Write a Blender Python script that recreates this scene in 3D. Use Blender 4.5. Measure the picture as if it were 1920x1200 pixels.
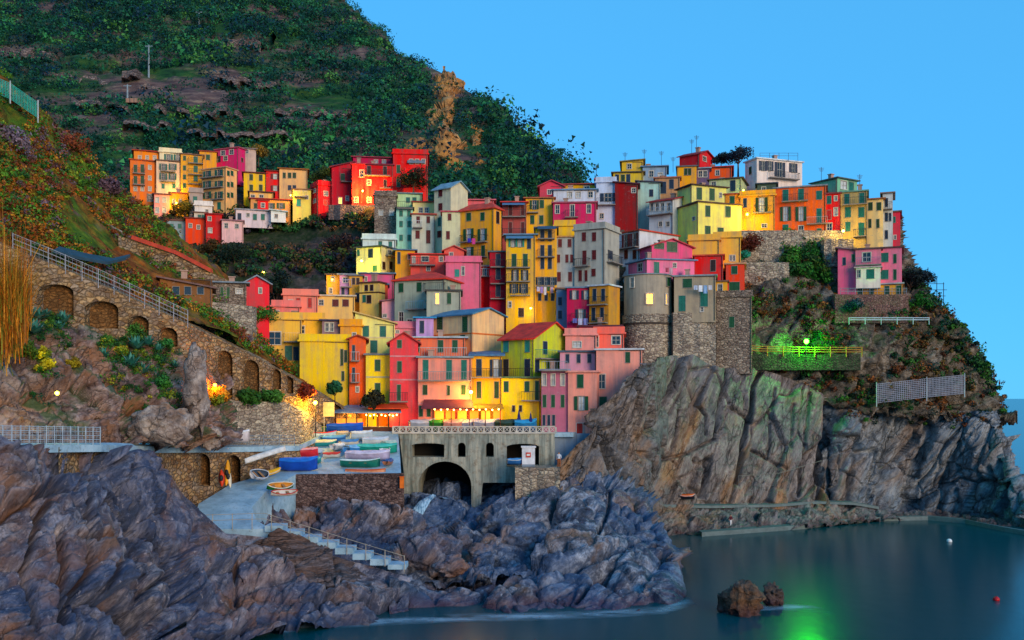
import bpy, math, random
import numpy as np
from mathutils import Vector, Matrix
for o in list(bpy.data.objects): bpy.data.objects.remove(o)
sc = bpy.context.scene
R = math.radians
rng = np.random.default_rng(7); random.seed(7)

# ------------------------------------------------------------------ camera, sky, sun, exposure
F, CX, HY, CZ = 1844.0, 960.0, 747.0, 17.0        # focal length and horizon in photo pixels, camera height in metres
cam = bpy.data.cameras.new('camera'); camo = bpy.data.objects.new('camera', cam)
sc.collection.objects.link(camo); sc.camera = camo
camo.location = (0, 0, CZ); camo.rotation_euler = (R(90), 0, 0)
cam.sensor_width = 36; cam.lens = F/1920*36; cam.shift_y = (HY-600)/1920; cam.clip_start = .5; cam.clip_end = 60000

SUN_EL, SUN_AZ = 13.0, 146.0
w = bpy.data.worlds.new('World'); sc.world = w; w.use_nodes = True
nt = w.node_tree; nt.nodes.clear()
wo = nt.nodes.new('ShaderNodeOutputWorld'); bg = nt.nodes.new('ShaderNodeBackground')
sky = nt.nodes.new('ShaderNodeTexSky'); sky.sky_type = 'NISHITA'; sky.sun_disc = False
sky.sun_elevation = R(SUN_EL); sky.sun_rotation = R(SUN_AZ)
sky.altitude = 1500; sky.air_density = 1.0; sky.dust_density = 0.0; sky.ozone_density = 5.0
hs = nt.nodes.new('ShaderNodeHueSaturation'); hs.inputs['Saturation'].default_value = 1.0; hs.inputs['Value'].default_value = 1.0
gm = nt.nodes.new('ShaderNodeGamma'); gm.inputs['Gamma'].default_value = .22     # an even evening sky
nt.links.new(sky.outputs[0], gm.inputs['Color']); nt.links.new(gm.outputs[0], hs.inputs['Color']); tn = nt.nodes.new('ShaderNodeMix'); tn.data_type = 'RGBA'; tn.blend_type = 'MULTIPLY'; tn.inputs[0].default_value = 1.0
tn.inputs[7].default_value = (.80, 3.6, 6.2, 1)   # the deep cyan blue of the evening air
nt.links.new(hs.outputs[0], tn.inputs[6]); nt.links.new(tn.outputs[2], bg.inputs['Color'])
bg.inputs['Strength'].default_value = 0.12
nt.links.new(bg.outputs[0], wo.inputs['Surface'])
sl = bpy.data.lights.new('sun', 'SUN'); sl.energy = 2.8; sl.angle = R(30); sl.color = (1.0, .72, .46)
so = bpy.data.objects.new('sun', sl); sc.collection.objects.link(so)
sd = Vector((math.sin(R(SUN_AZ))*math.cos(R(SUN_EL)), math.cos(R(SUN_AZ))*math.cos(R(SUN_EL)), math.sin(R(SUN_EL))))
so.rotation_euler = sd.to_track_quat('Z', 'Y').to_euler(); so.location = sd*400
vs = sc.view_settings; vs.view_transform = 'Standard'; vs.look = 'None'; vs.exposure = 0.0; vs.gamma = 1.0; vs.use_curve_mapping = False
sc.render.engine = 'CYCLES'; sc.cycles.use_denoising = True; sc.cycles.max_bounces = 5; sc.cycles.sample_clamp_indirect = 10
try: sc.cycles.denoising_input_passes = 'RGB_ALBEDO_NORMAL'
except Exception: pass

# ------------------------------------------------------------------ helpers
col = sc.collection
def at(px, py, Y): return Vector(((px-CX)/F*Y, Y, CZ+(HY-py)/F*Y))
def lin(h):
    h = h.lstrip('#'); r = [int(h[i:i+2], 16)/255 for i in (0, 2, 4)]
    return tuple(c/12.92 if c <= .04045 else ((c+.055)/1.055)**2.4 for c in r)
def tag(o, label=None, cat=None, group=None, kind=None):
    if label: o['label'] = label
    if cat: o['category'] = cat
    if group: o['group'] = group
    if kind: o['kind'] = kind
    return o
def empty(name, loc, label, cat, group=None, rz=0):
    o = bpy.data.objects.new(name, None); col.objects.link(o); o.location = loc; o.rotation_euler = (0, 0, rz)
    o.empty_display_size = .3
    return tag(o, label, cat, group)
def link(name, me, parent=None, loc=(0, 0, 0), rz=0, mat=None):
    o = bpy.data.objects.new(name, me); col.objects.link(o); o.parent = parent; o.location = loc; o.rotation_euler = (0, 0, rz)
    if mat and not me.materials: me.materials.append(mat)
    return o
class MB:
    def __init__(s): s.v = []; s.f = []
    def poly(s, pts):
        n = len(s.v); s.v += [tuple(p) for p in pts]; s.f.append(tuple(range(n, n+len(pts)))); return s
    def hexa(s, p):      # 8 points: bottom 4 ccw, top 4 ccw
        n = len(s.v); s.v += [tuple(q) for q in p]
        s.f += [(n+3, n+2, n+1, n), (n+4, n+5, n+6, n+7)] + [(n+i, n+(i+1) % 4, n+4+(i+1) % 4, n+4+i) for i in range(4)]; return s
    def box(s, x0, x1, y0, y1, z0, z1):
        return s.hexa([(x0, y0, z0), (x1, y0, z0), (x1, y1, z0), (x0, y1, z0), (x0, y0, z1), (x1, y0, z1), (x1, y1, z1), (x0, y1, z1)])
    def slab(s, pts, t):  # polygon thickened downwards
        n = len(s.v); k = len(pts); s.v += [tuple(p) for p in pts] + [(p[0], p[1], p[2]-t) for p in pts]
        s.f += [tuple(range(n, n+k)), tuple(range(n+2*k-1, n+k-1, -1))] + [(n+i, n+k+i, n+k+(i+1) % k, n+(i+1) % k) for i in range(k)]; return s
    def tube(s, a, b, r0, r1=None, k=6, cap=True):
        a = Vector(a); b = Vector(b); r1 = r0 if r1 is None else r1; d = (b-a).normalized()
        x = d.orthogonal().normalized(); y = d.cross(x); n = len(s.v)
        for c, r in ((a, r0), (b, r1)):
            s.v += [tuple(c+x*math.cos(2*math.pi*i/k)*r+y*math.sin(2*math.pi*i/k)*r) for i in range(k)]
        s.f += [(n+i, n+(i+1) % k, n+k+(i+1) % k, n+k+i) for i in range(k)]
        if cap: s.f += [tuple(range(n+k-1, n-1, -1)), tuple(range(n+k, n+2*k))]
        return s
    def ball(s, c, r, k=8, sz=1.0):
        n = len(s.v); m = k//2
        for j in range(m+1):
            a = math.pi*j/m
            for i in range(k): s.v.append((c[0]+r*math.sin(a)*math.cos(2*math.pi*i/k), c[1]+r*math.sin(a)*math.sin(2*math.pi*i/k), c[2]+r*sz*math.cos(a)))
        for j in range(m):
            for i in range(k): s.f.append((n+j*k+i, n+(j+1)*k+i, n+(j+1)*k+(i+1) % k, n+j*k+(i+1) % k))
        return s
    def mesh(s, name='mesh', mat=None, smooth=False):
        me = bpy.data.meshes.new(name); me.from_pydata(s.v, [], s.f); me.validate()
        if mat: me.materials.append(mat)
        if smooth: me.polygons.foreach_set('use_smooth', [True]*len(me.polygons))
        me.update(); return me
    def obj(s, name, mat, parent=None, loc=(0, 0, 0), rz=0, smooth=False):
        return link(name, s.mesh(name, mat, smooth), parent, loc, rz)
def np_mesh(name, V, Q, mat, smooth=True, tint=None):
    """mesh from numpy arrays; Q (n,k) of equal-sized faces"""
    me = bpy.data.meshes.new(name); n, k = Q.shape
    me.vertices.add(len(V)); me.vertices.foreach_set('co', np.ascontiguousarray(V, dtype=np.float32).ravel())
    me.loops.add(n*k); me.loops.foreach_set('vertex_index', np.ascontiguousarray(Q, dtype=np.int32).ravel())
    me.polygons.add(n); me.polygons.foreach_set('loop_start', np.arange(0, n*k, k, dtype=np.int32))
    me.polygons.foreach_set('loop_total', np.full(n, k, dtype=np.int32))
    me.polygons.foreach_set('use_smooth', np.full(n, smooth, dtype=bool))
    if tint is not None:
        a = me.color_attributes.new('tint', 'FLOAT_COLOR', 'POINT')
        a.data.foreach_set('color', np.ascontiguousarray(np.c_[tint, np.ones(len(tint))], dtype=np.float32).ravel())
    me.update(calc_edges=True); me.materials.append(mat); return me

# ------------------------------------------------------------------ numpy noise
def hsh(i, j, k, s):
    h = (i.astype(np.int64)*374761393+j.astype(np.int64)*668265263+k.astype(np.int64)*2147483647+s*974634777) & 0xffffffff
    h = ((h ^ (h >> 13))*1274126177) & 0xffffffff
    h = ((h ^ (h >> 15))*2246822519) & 0xffffffff
    return ((h ^ (h >> 16)) & 0xffffff)/float(0xffffff)
def vnoise(p, s=0):
    i = np.floor(p); f = p-i; f = f*f*(3-2*f); i = i.astype(np.int64); r = 0
    for a in (0, 1):
        for b in (0, 1):
            for c in (0, 1):
                wgt = (f[:, 0] if a else 1-f[:, 0])*(f[:, 1] if b else 1-f[:, 1])*(f[:, 2] if c else 1-f[:, 2])
                r = r+wgt*hsh(i[:, 0]+a, i[:, 1]+b, i[:, 2]+c, s)
    return r*2-1
def fbm(p, o=4, s=0, g=.5):
    r = 0; a = 1.0; t = 0
    for k in range(o): r = r+a*vnoise(p*2**k+k*17.3, s+k); t += a; a *= g
    return r/t
def facet(p, s=0, tilt=.7):
    """angular blocks: every cell a tilted plane at its own height; also returns the distance to the crack"""
    i = np.floor(p).astype(np.int64); n = len(p); b1 = np.full(n, 9.); b2 = np.full(n, 9.); h = np.zeros(n)
    for a in (-1, 0, 1):
        for b in (-1, 0, 1):
            for c in (-1, 0, 1):
                ci, cj, ck = i[:, 0]+a, i[:, 1]+b, i[:, 2]+c
                r = [hsh(ci, cj, ck, s+q) for q in range(7)]
                dx = p[:, 0]-(ci+.1+.8*r[0]); dy = p[:, 1]-(cj+.1+.8*r[1]); dz = p[:, 2]-(ck+.1+.8*r[2])
                d = dx*dx+dy*dy+dz*dz
                v = (r[3]-.5)+tilt*((r[4]-.5)*dx+(r[5]-.5)*dy+(r[6]-.5)*dz)*2
                m = d < b1; b2 = np.where(m, b1, np.minimum(b2, d)); h = np.where(m, v, h); b1 = np.where(m, d, b1)
    return h, np.sqrt(b2)-np.sqrt(b1)

# ------------------------------------------------------------------ materials
def newmat(name):
    m = bpy.data.materials.new(name); m.use_nodes = True; t = m.node_tree; t.nodes.clear()
    out = t.nodes.new('ShaderNodeOutputMaterial'); b = t.nodes.new('ShaderNodeBsdfPrincipled'); t.links.new(b.outputs[0], out.inputs[0])
    return m, t, b
class NT:
    def __init__(s, t): s.t = t; s.g = t.nodes.new('ShaderNodeNewGeometry'); s.pos = s.g.outputs['Position']
    def map(s, scale=(1, 1, 1), rot=(0, 0, 0), vec=None):
        n = s.t.nodes.new('ShaderNodeMapping'); n.inputs['Scale'].default_value = scale; n.inputs['Rotation'].default_value = rot
        s.t.links.new(vec or s.pos, n.inputs['Vector']); return n.outputs[0]
    def noise(s, scale, detail=4, vec=None, rough=.55, dist=0.0):
        n = s.t.nodes.new('ShaderNodeTexNoise'); n.inputs['Scale'].default_value = scale; n.inputs['Detail'].default_value = detail
        n.inputs['Roughness'].default_value = rough; n.inputs['Distortion'].default_value = dist
        s.t.links.new(vec or s.pos, n.inputs['Vector']); return n.outputs['Fac']
    def voro(s, scale, feat='F1', vec=None, out='Distance'):
        n = s.t.nodes.new('ShaderNodeTexVoronoi'); n.feature = feat; n.inputs['Scale'].default_value = scale
        s.t.links.new(vec or s.pos, n.inputs['Vector']); return n.outputs[out]
    def ramp(s, fac, stops, interp='LINEAR'):
        n = s.t.nodes.new('ShaderNodeValToRGB'); e = n.color_ramp.elements; n.color_ramp.interpolation = interp
        while len(e) < len(stops): e.new(.5)
        for k, (p, c) in enumerate(stops):
            e[k].position = p; e[k].color = (*c, 1) if len(c) == 3 else c
        s.t.links.new(fac, n.inputs[0]); return n.outputs[0]
    def mix(s, fac, a, b, mode='MIX'):
        n = s.t.nodes.new('ShaderNodeMix'); n.data_type = 'RGBA'; n.blend_type = mode
        for i, v in ((0, fac), (6, a), (7, b)):
            if isinstance(v, (int, float)): n.inputs[i].default_value = v
            elif isinstance(v, tuple): n.inputs[i].default_value = (*v, 1)
            else: s.t.links.new(v, n.inputs[i])
        return n.outputs[2]
    def math(s, op, a, b=0.0, clamp=False):
        n = s.t.nodes.new('ShaderNodeMath'); n.operation = op; n.use_clamp = clamp
        for i, v in ((0, a), (1, b)):
            if isinstance(v, (int, float)): n.inputs[i].default_value = v
            else: s.t.links.new(v, n.inputs[i])
        return n.outputs[0]
    def sep(s, vec, k):
        n = s.t.nodes.new('ShaderNodeSeparateXYZ'); s.t.links.new(vec, n.inputs[0]); return n.outputs[k]
    def bump(s, b, h, strength=.4, dist=.1):
        n = s.t.nodes.new('ShaderNodeBump'); n.inputs['Strength'].default_value = strength; n.inputs['Distance'].default_value = dist
        s.t.links.new(h, n.inputs['Height']); s.t.links.new(n.outputs[0], b.inputs['Normal'])
    def to(s, b, name, v): s.t.links.new(v, b.inputs[name])
_mc = {}
def sc3(c, k): return tuple(min(.92, max(0, x*k)) for x in c)
def plaster(h, k=1.0):
    key = ('p', h, k)
    if key in _mc: return _mc[key]
    m, t, b = newmat('plaster_'+h); n = NT(t); c = lin(h); g = sum(c)/3; c = sc3(tuple(max(.006, g+1.08*(x-g)) for x in c), k); g = sum(c)/3
    worn = tuple(.5*x+.2*g for x in c)
    st = n.noise(.5, 4, n.map((3.0, 3.0, .25)))
    bl = n.noise(.9, 5, rough=.65)
    c1 = n.mix(n.ramp(st, [(.40, (0, 0, 0)), (.66, (1, 1, 1))]), c, worn)
    c2 = n.mix(n.ramp(bl, [(.38, (0, 0, 0)), (.75, (.7, .7, .7))]), c1, sc3(c, 1.18))
    fl = n.ramp(n.noise(2.3, 5, rough=.7), [(.62, (0, 0, 0)), (.70, (.75, .75, .75))])
    c3 = n.mix(fl, c2, tuple(.45*x+.16 for x in c))
    rs_ = n.ramp(n.noise(1.1, 3, n.map((5, 5, .12))), [(.6, (0, 0, 0)), (.72, (.5, .5, .5))])
    c3 = n.mix(rs_, c3, sc3(worn, .7))
    n.to(b, 'Base Color', c3); b.inputs['Roughness'].default_value = .9; b.inputs['Specular IOR Level'].default_value = .15
    n.bump(b, n.noise(6, 5), .35, .06); _mc[key] = m; return m
def flatm(h, rough=.6, k=.9, metal=0.0, spec=.3, var=.25):
    key = ('f', h, rough, k, metal)
    if key in _mc: return _mc[key]
    m, t, b = newmat('paint_'+h); n = NT(t); c = sc3(lin(h), k)
    n.to(b, 'Base Color', n.mix(n.ramp(n.noise(1.7, 4), [(.35, (0, 0, 0)), (.7, (1, 1, 1))]), sc3(c, 1-var), sc3(c, 1+var*.4)))
    b.inputs['Roughness'].default_value = rough; b.inputs['Metallic'].default_value = metal; b.inputs['Specular IOR Level'].default_value = spec
    _mc[key] = m; return m
def emit(h, s):
    key = ('e', h, s)
    if key in _mc: return _mc[key]
    m, t, b = newmat('glow_'+h); b.inputs['Base Color'].default_value = (*lin(h), 1)
    b.inputs['Emission Color'].default_value = (*lin(h), 1); b.inputs['Emission Strength'].default_value = s; _mc[key] = m; return m
def rockmat(name, dark, mid, light, stain, stain_amt=.56, rot=(0, 0, 0), stretch=(1, 1, 1), wet=None, moss=None, sc_=1.0, bumpd=.22, sky_tint=None, joint=.6):
    m, t, b = newmat(name); n = NT(t); v = n.map(stretch, vec=n.map((1, 1, 1), rot))
    big = n.noise(.13*sc_, 5, v, .6, .6); med = n.noise(.62*sc_, 7, v, .7, .4); fin = n.noise(3.4*sc_, 8, v, .75)
    c = n.ramp(med, [(.30, lin(dark)), (.47, lin(mid)), (.66, lin(light))])
    if sky_tint: c = n.mix(n.ramp(n.noise(.1*sc_, 4, n.map((1, 1, 1), (.5, .3, 1)), .6), [(.42, (0, 0, 0)), (.58, (.8, .8, .8))]), c, n.mix(.7, c, lin(sky_tint)))  # bluish patches: blue sky light put into the rock colour
    c = n.mix(n.ramp(big, [(stain_amt-.05, (0, 0, 0)), (stain_amt+.08, (1, 1, 1))]), c, n.mix(.65, c, lin(stain)))
    c = n.mix(n.ramp(fin, [(.32, (1, 1, 1)), (.5, (0, 0, 0))]), c, n.mix(.6, c, lin(dark)))
    sp = n.ramp(n.noise(1.7*sc_, 6, n.map((1.3, .8, 1.1), (.4, .2, .9)), .72), [(.60, (0, 0, 0)), (.70, (1, 1, 1))])
    c = n.mix(n.math('MULTIPLY', sp, .75), c, lin(light))
    dn = t.nodes.new('ShaderNodeTexNoise'); dn.inputs['Scale'].default_value = .7; dn.inputs['Detail'].default_value = 4; t.links.new(n.pos, dn.inputs['Vector'])
    va = t.nodes.new('ShaderNodeVectorMath'); va.operation = 'MULTIPLY_ADD'; va.inputs[1].default_value = (1.4, 1.4, 1.4); t.links.new(dn.outputs['Color'], va.inputs[0]); t.links.new(v, va.inputs[2])
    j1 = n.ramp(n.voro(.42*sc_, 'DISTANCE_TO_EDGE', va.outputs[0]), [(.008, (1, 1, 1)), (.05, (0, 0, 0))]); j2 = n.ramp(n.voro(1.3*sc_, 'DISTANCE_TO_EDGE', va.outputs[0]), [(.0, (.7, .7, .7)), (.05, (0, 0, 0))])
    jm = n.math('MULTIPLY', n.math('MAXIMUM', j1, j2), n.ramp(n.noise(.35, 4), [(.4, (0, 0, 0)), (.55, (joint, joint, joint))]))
    c = n.mix(jm, c, sc3(lin(dark), .5))  # dark joints, near black so that crack shade is also in the colour
    if moss:
        up = n.sep(n.g.outputs['Normal'], 2)
        mk = n.math('MULTIPLY', n.ramp(n.noise(.28, 5), [(.48, (0, 0, 0)), (.6, (1, 1, 1))]), n.ramp(up, [(.1, (0, 0, 0)), (.55, (1, 1, 1))]))
        c = n.mix(n.math('MULTIPLY', mk, .8), c, lin(moss))
    if wet:
        z = n.math('ADD', n.sep(n.pos, 2), n.math('MULTIPLY', n.noise(.6, 4), 1.6))
        mr = n.ramp(n.math('MULTIPLY', z, .25), [(.22, (1, 1, 1)), (.5, (0, 0, 0))])
        c = n.mix(mr, c, n.mix(.75, c, lin(wet)))
    n.to(b, 'Base Color', c); b.inputs['Roughness'].default_value = .68; b.inputs['Specular IOR Level'].default_value = .4
    hgt = n.math('ADD', n.math('MULTIPLY', med, 1.3), n.math('MULTIPLY', fin, .55))
    hgt = n.math('SUBTRACT', hgt, n.math('MULTIPLY', jm, .9))
    n.bump(b, hgt, 1.0, bumpd); return m
def stonewall(name, cols, mortar='#3a2f28', size=2.4, zs=1.7, bump=.10):
    m, t, b = newmat(name); n = NT(t)
    dn = t.nodes.new('ShaderNodeTexNoise'); dn.inputs['Scale'].default_value = 1.3; t.links.new(n.pos, dn.inputs['Vector'])
    va = t.nodes.new('ShaderNodeVectorMath'); va.operation = 'MULTIPLY_ADD'; va.inputs[1].default_value = (.35, .35, .35); t.links.new(dn.outputs['Color'], va.inputs[0]); t.links.new(n.pos, va.inputs[2])
    wv = n.map((1, 1, zs), vec=va.outputs[0]); cc = n.voro(size, 'F1', wv, 'Color'); ed = n.voro(size, 'DISTANCE_TO_EDGE', wv)
    k = n.sep(cc, 0); N_ = len(cols)
    c = n.ramp(k, [(i/(N_-1), lin(h)) for i, h in enumerate(cols)], 'LINEAR')
    c = n.mix(n.ramp(n.noise(.3, 6, None, .7), [(.4, (0, 0, 0)), (.62, (.8, .8, .8))]), c, n.mix(.5, c, lin(cols[0])))
    c = n.mix(n.ramp(n.noise(.8, 6, None, .75), [(.52, (0, 0, 0)), (.64, (.65, .65, .65))]), c, lin(cols[-2]))
    c = n.mix(n.ramp(n.noise(4.5, 5, None, .7), [(.36, (.75, .75, .75)), (.52, (0, 0, 0))]), c, lin(mortar))
    c = n.mix(n.ramp(ed, [(.0, (.75, .75, .75)), (.07, (0, 0, 0))]), c, lin(mortar))
    n.to(b, 'Base Color', c); b.inputs['Roughness'].default_value = .9; b.inputs['Specular IOR Level'].default_value = .2
    n.bump(b, n.math('ADD', n.ramp(ed, [(0, (0, 0, 0)), (.2, (1, 1, 1))]), n.noise(1.2, 5)), .9, bump); return m
def leafmat(name, rough=.65):
    m, t, b = newmat(name); a = t.nodes.new('ShaderNodeAttribute'); a.attribute_name = 'tint'
    t.links.new(a.outputs['Color'], b.inputs['Base Color']); b.inputs['Roughness'].default_value = rough
    b.inputs['Specular IOR Level'].default_value = .2
    return m
GLASS, t_, b_ = newmat('window_glass'); b_.inputs['Base Color'].default_value = (.012, .02, .03, 1); b_.inputs['Roughness'].default_value = .12; b_.inputs['Specular IOR Level'].default_value = .6
LEAF = leafmat('leaf')
# ------------------------------------------------------------------ terrain patches (px, py, depth) -> world, displaced along their normals
I = np.interp
def bil(xs, ys, T):
    T = np.array(T, float); xs = np.array(xs, float); ys = np.array(ys, float)
    def f(px, py):
        ix = np.clip(np.searchsorted(xs, px)-1, 0, len(xs)-2); iy = np.clip(np.searchsorted(ys, py)-1, 0, len(ys)-2)
        a = np.clip((px-xs[ix])/(xs[ix+1]-xs[ix]), 0, 1); b = np.clip((py-ys[iy])/(ys[iy+1]-ys[iy]), 0, 1)
        return (T[iy, ix]*(1-a)+T[iy, ix+1]*a)*(1-b)+(T[iy+1, ix]*(1-a)+T[iy+1, ix+1]*a)*b
    return f
def polydist(px, py, pts):
    d = np.full(px.shape, 1e9)
    for (ax, ay), (bx, by) in zip(pts[:-1], pts[1:]):
        dx, dy = bx-ax, by-ay; t = np.clip(((px-ax)*dx+(py-ay)*dy)/(dx*dx+dy*dy+1e-9), 0, 1)
        d = np.minimum(d, np.hypot(px-ax-t*dx, py-ay-t*dy))
    return d
PATCH = {}
def patch(name, fn, ur, vr, nu, nv, disp, mat, label=None, kind='structure', cat=None, carve=(), key=None, soft=0):
    u, v = np.meshgrid(np.linspace(*ur, nu), np.linspace(*vr, nv)); px, py, Y = fn(u, v)
    if soft:      # soften kinks of the base surface
        for _ in range(soft):
            Y[:, 1:-1] = (Y[:, :-2]+2*Y[:, 1:-1]+Y[:, 2:])/4; Y[1:-1] = (Y[:-2]+2*Y[1:-1]+Y[2:])/4
    P = np.stack([(px-CX)/F*Y, Y, CZ+(HY-py)/F*Y], -1)
    def normals(P):
        du = np.gradient(P, axis=1); dv = np.gradient(P, axis=0); n = np.cross(du, dv); n /= np.linalg.norm(n, axis=-1, keepdims=True)+1e-9
        s = np.sign(-(n*(P-np.array([0, 0, CZ]))).sum(-1, keepdims=True)); return n*np.where(s == 0, 1, s)
    n = normals(P); q = P.reshape(-1, 3)
    d = disp(q, px.ravel(), py.ravel()).reshape(px.shape)
    for pts, wd, dp in carve:
        wob = fbm(q*.35, 3, 5).reshape(px.shape)*wd*1.2
        d = d-dp*np.exp(-(polydist(px+wob, py, pts)/wd)**2)
    P2 = P+n*d[..., None]
    idx = np.arange(nu*nv).reshape(nv, nu)
    Q = np.stack([idx[:-1, :-1], idx[1:, :-1], idx[1:, 1:], idx[:-1, 1:]], -1).reshape(-1, 4)
    o = link(name, np_mesh(name, P2.reshape(-1, 3), Q, mat)); o['kind'] = kind
    tag(o, label, cat); PATCH[key or name] = dict(P=P2.reshape(-1, 3), px=px.ravel(), py=py.ravel(), n=normals(P2).reshape(-1, 3)); return o
def strat(p, a, sx, sy, sz):
    c, s = math.cos(a), math.sin(a)
    return np.stack([(p[:, 0]*c+p[:, 2]*s)*sx, p[:, 1]*sy, (-p[:, 0]*s+p[:, 2]*c)*sz], -1)
def rockdisp(a=1.0, big=5.0, ang=.9, asp=2.6, seed=1, fine=.5, bed=.9, rnd_=.06, h2w=.5):
    """blocks along tilted bedding: big facets, smaller facets, sharp ledges and open joints"""
    def f(p, px, py):
        w_ = p+np.stack([fbm(p*.22, 2, seed+50), fbm(p*.22, 2, seed+60), fbm(p*.22, 2, seed+70)], -1)*.9
        h1, e1 = facet(strat(w_, ang, 1/(big*asp), 1/big, 1/big), seed, 1.0)
        h2, e2 = facet(strat(w_, ang, 1/(big*.4*asp), 2.4/big, 2.4/big), seed+11, 1.0)
        h3, e3 = facet(strat(p, ang, 1/(big*.13*asp), 6.5/big, 6.5/big), seed+23, .9)
        q = strat(w_, ang, 1, 1, 1); t = q[:, 2]/bed+1.3*vnoise(q*np.array([.12, .3, .1]), seed+31)+.4*h2; led = t-np.floor(t)
        led = np.minimum(led/.82, (1-led)/.18)
        op = np.clip(vnoise(p*.25, seed+41)*1.5+.5, 0, 1)
        d = 1.9*h1+h2w*h2+.17*h3+.2*bed*led-(.3+.7*op)*(1.25*np.exp(-(e1/rnd_)**2)+.55*np.exp(-(e2/(rnd_*1.1))**2))
        return a*(d+fine*.16*fbm(p*.9, 5, seed+5, .55)+.9*fbm(p*.13, 3, seed+9))
    return f
def sample(key, n, cond=None, seed=1):
    d = PATCH[key]; g = np.random.default_rng(seed); ok = np.ones(len(d['px']), bool) if cond is None else cond(d['px'], d['py'], d['P'])
    ids = np.nonzero(ok)[0]
    if len(ids) == 0: return np.zeros((0, 3)), ids
    s = g.choice(ids, n); return d['P'][s]+g.normal(0, .25, (n, 3)), s
def leaves(C, Rr, n, size, tints, seed=1, flat=.75, shell=.55, tri=False):
    """leaf cards spread through lobed ellipsoids; C centres, Rr radii (M,), n leaves each, tints (M,3)"""
    g = np.random.default_rng(seed); M = len(C); L = M*n
    Rr = np.asarray(Rr); Rr = Rr if Rr.ndim == 2 else np.stack([Rr, Rr, Rr*flat], -1)
    dr = g.normal(size=(L, 3)); dr /= np.linalg.norm(dr, axis=1, keepdims=True); bi = np.repeat(np.arange(M), n)
    ph = g.uniform(0, 6.28, (M, 3))[bi]
    lob = 1+.2*np.sin(3.1*dr[:, 0]*2+ph[:, 0])*np.sin(2.7*dr[:, 1]*2+ph[:, 1])+.18*np.sin(5*dr[:, 2]+ph[:, 2]+3*dr[:, 0])
    rr = (shell+(1-shell)*g.random(L)**.6)*lob
    c = C[bi]+dr*Rr[bi]*rr[:, None]
    nn = dr+g.normal(0, .55, (L, 3)); nn /= np.linalg.norm(nn, axis=1, keepdims=True)
    t1 = np.cross(nn, g.normal(size=(L, 3))); t1 /= np.linalg.norm(t1, axis=1, keepdims=True)+1e-9; t2 = np.cross(nn, t1)
    s = size*(.55+.9*g.random(L))[:, None]*(np.ones(M) if np.isscalar(size) else 1)[bi][:, None] if np.isscalar(size) else (np.asarray(size)[bi]*(.55+.9*g.random(L)))[:, None]
    k = 3 if tri else 4
    V = (np.stack([c-t1*s, c+t1*s*.6-t2*s*.8, c+t1*s*.6+t2*s*.8], 1) if tri else np.stack([c-t1*s, c-t2*s*.6, c+t1*s, c+t2*s*.6], 1)).reshape(-1, 3)
    Q = np.arange(L*k).reshape(-1, k)
    tn = np.asarray(tints)[bi]*(.6+.8*g.random(L))[:, None]
    return V, Q, np.repeat(tn, k, 0)
def foliage(name, parts, kind=None, label=None, cat=None, parent=None, loc=None):
    V = []; Q = []; T = []; k = 0
    for v, q, t in parts: V.append(v); Q.append(q+k); T.append(t); k += len(v)
    V = np.concatenate(V); Q = np.concatenate(Q); T = np.concatenate(T)
    if loc is not None: V = V-np.array(loc)
    o = link(name, np_mesh(name, V, Q, LEAF, False, np.clip(T, 0, 1)), parent)
    return tag(o, label, cat, None, kind)
def pick(cols, n, seed=1, wts=None):
    g = np.random.default_rng(seed); c = np.array([lin(h) for h in cols]); return c[g.choice(len(c), n, p=wts)]*g.uniform(.75, 1.25, (n, 1))

# --- sea
SEA, t, b = newmat('sea_water'); n = NT(t)
b.inputs['Base Color'].default_value = (.0, .06, .076, 1); b.inputs['Roughness'].default_value = .2; b.inputs['IOR'].default_value = 1.33
b.inputs['Specular IOR Level'].default_value = .16
n.bump(b, n.noise(.35, 3, n.map((1, .55, 1))), .10, .3)
m = MB(); S_ = 40000
m.poly([(-S_, -300, 0), (S_, -300, 0), (S_, S_, 0), (-S_, S_, 0)]); tag(m.obj('sea', SEA), kind='structure')
# sea bed keeps the plane from reading as a lid when seen from the side
# --- mountain
ridge = lambda py: I(py, [-400, -260, -120, 0, 60, 100, 140, 160, 180, 240, 300, 330, 420, 560], [320, 420, 545, 642, 705, 742, 825, 842, 874, 962, 1045, 1080, 1110, 1130])
hillbase = lambda py: I(py, [-400, -260, -120, 0, 100, 200, 300, 340, 420, 560], [520, 455, 395, 345, 302, 264, 228, 216, 206, 200])
def hillY(px, py): return hillbase(py)+30*np.clip((px+160)/(ridge(py)+160), 0, 1)**3+np.clip((380-px)/400, 0, 1)*14
def hill_fn(u, v):
    py = -330+v*860; r = ridge(py); uu = np.minimum(u, 1); px = -260+uu*(r+260); bk = np.maximum(u-1, 0)
    Y = hillY(px, py); return px-bk*260, py+bk*120, Y+bk*420
def hill_disp(p, px, py):
    z = p[:, 2]; t = z/6.5+.9*fbm(p*.012, 3, 3); saw = (t-np.floor(t)); w_ = np.clip((720-px)/150, 0, 1)*np.clip((py-90)/60, 0, 1)
    h, e = facet(p*.05, 4); h2, e2 = facet(p*.16, 8)
    return 5*fbm(p*.018, 4, 1)+1.5*fbm(p*.12, 4, 2)+w_*(3.6*saw-1.8)+2.2*h*(1-w_)+.9*h2
HILL, t, b = newmat('hill_ground'); n = NT(t)
v = n.map((.6, .6, 2.4)); g1 = n.noise(.05, 6, v, .65); g2 = n.noise(.35, 5, v, .65)
c = n.ramp(g2, [(.3, lin('#183428')), (.5, lin('#28502e')), (.7, lin('#44602e'))])
c = n.mix(n.ramp(g1, [(.44, (0, 0, 0)), (.56, (1, 1, 1))]), c, n.ramp(g2, [(.3, lin('#3c3438')), (.55, lin('#665452')), (.75, lin('#94826e'))]))
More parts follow.
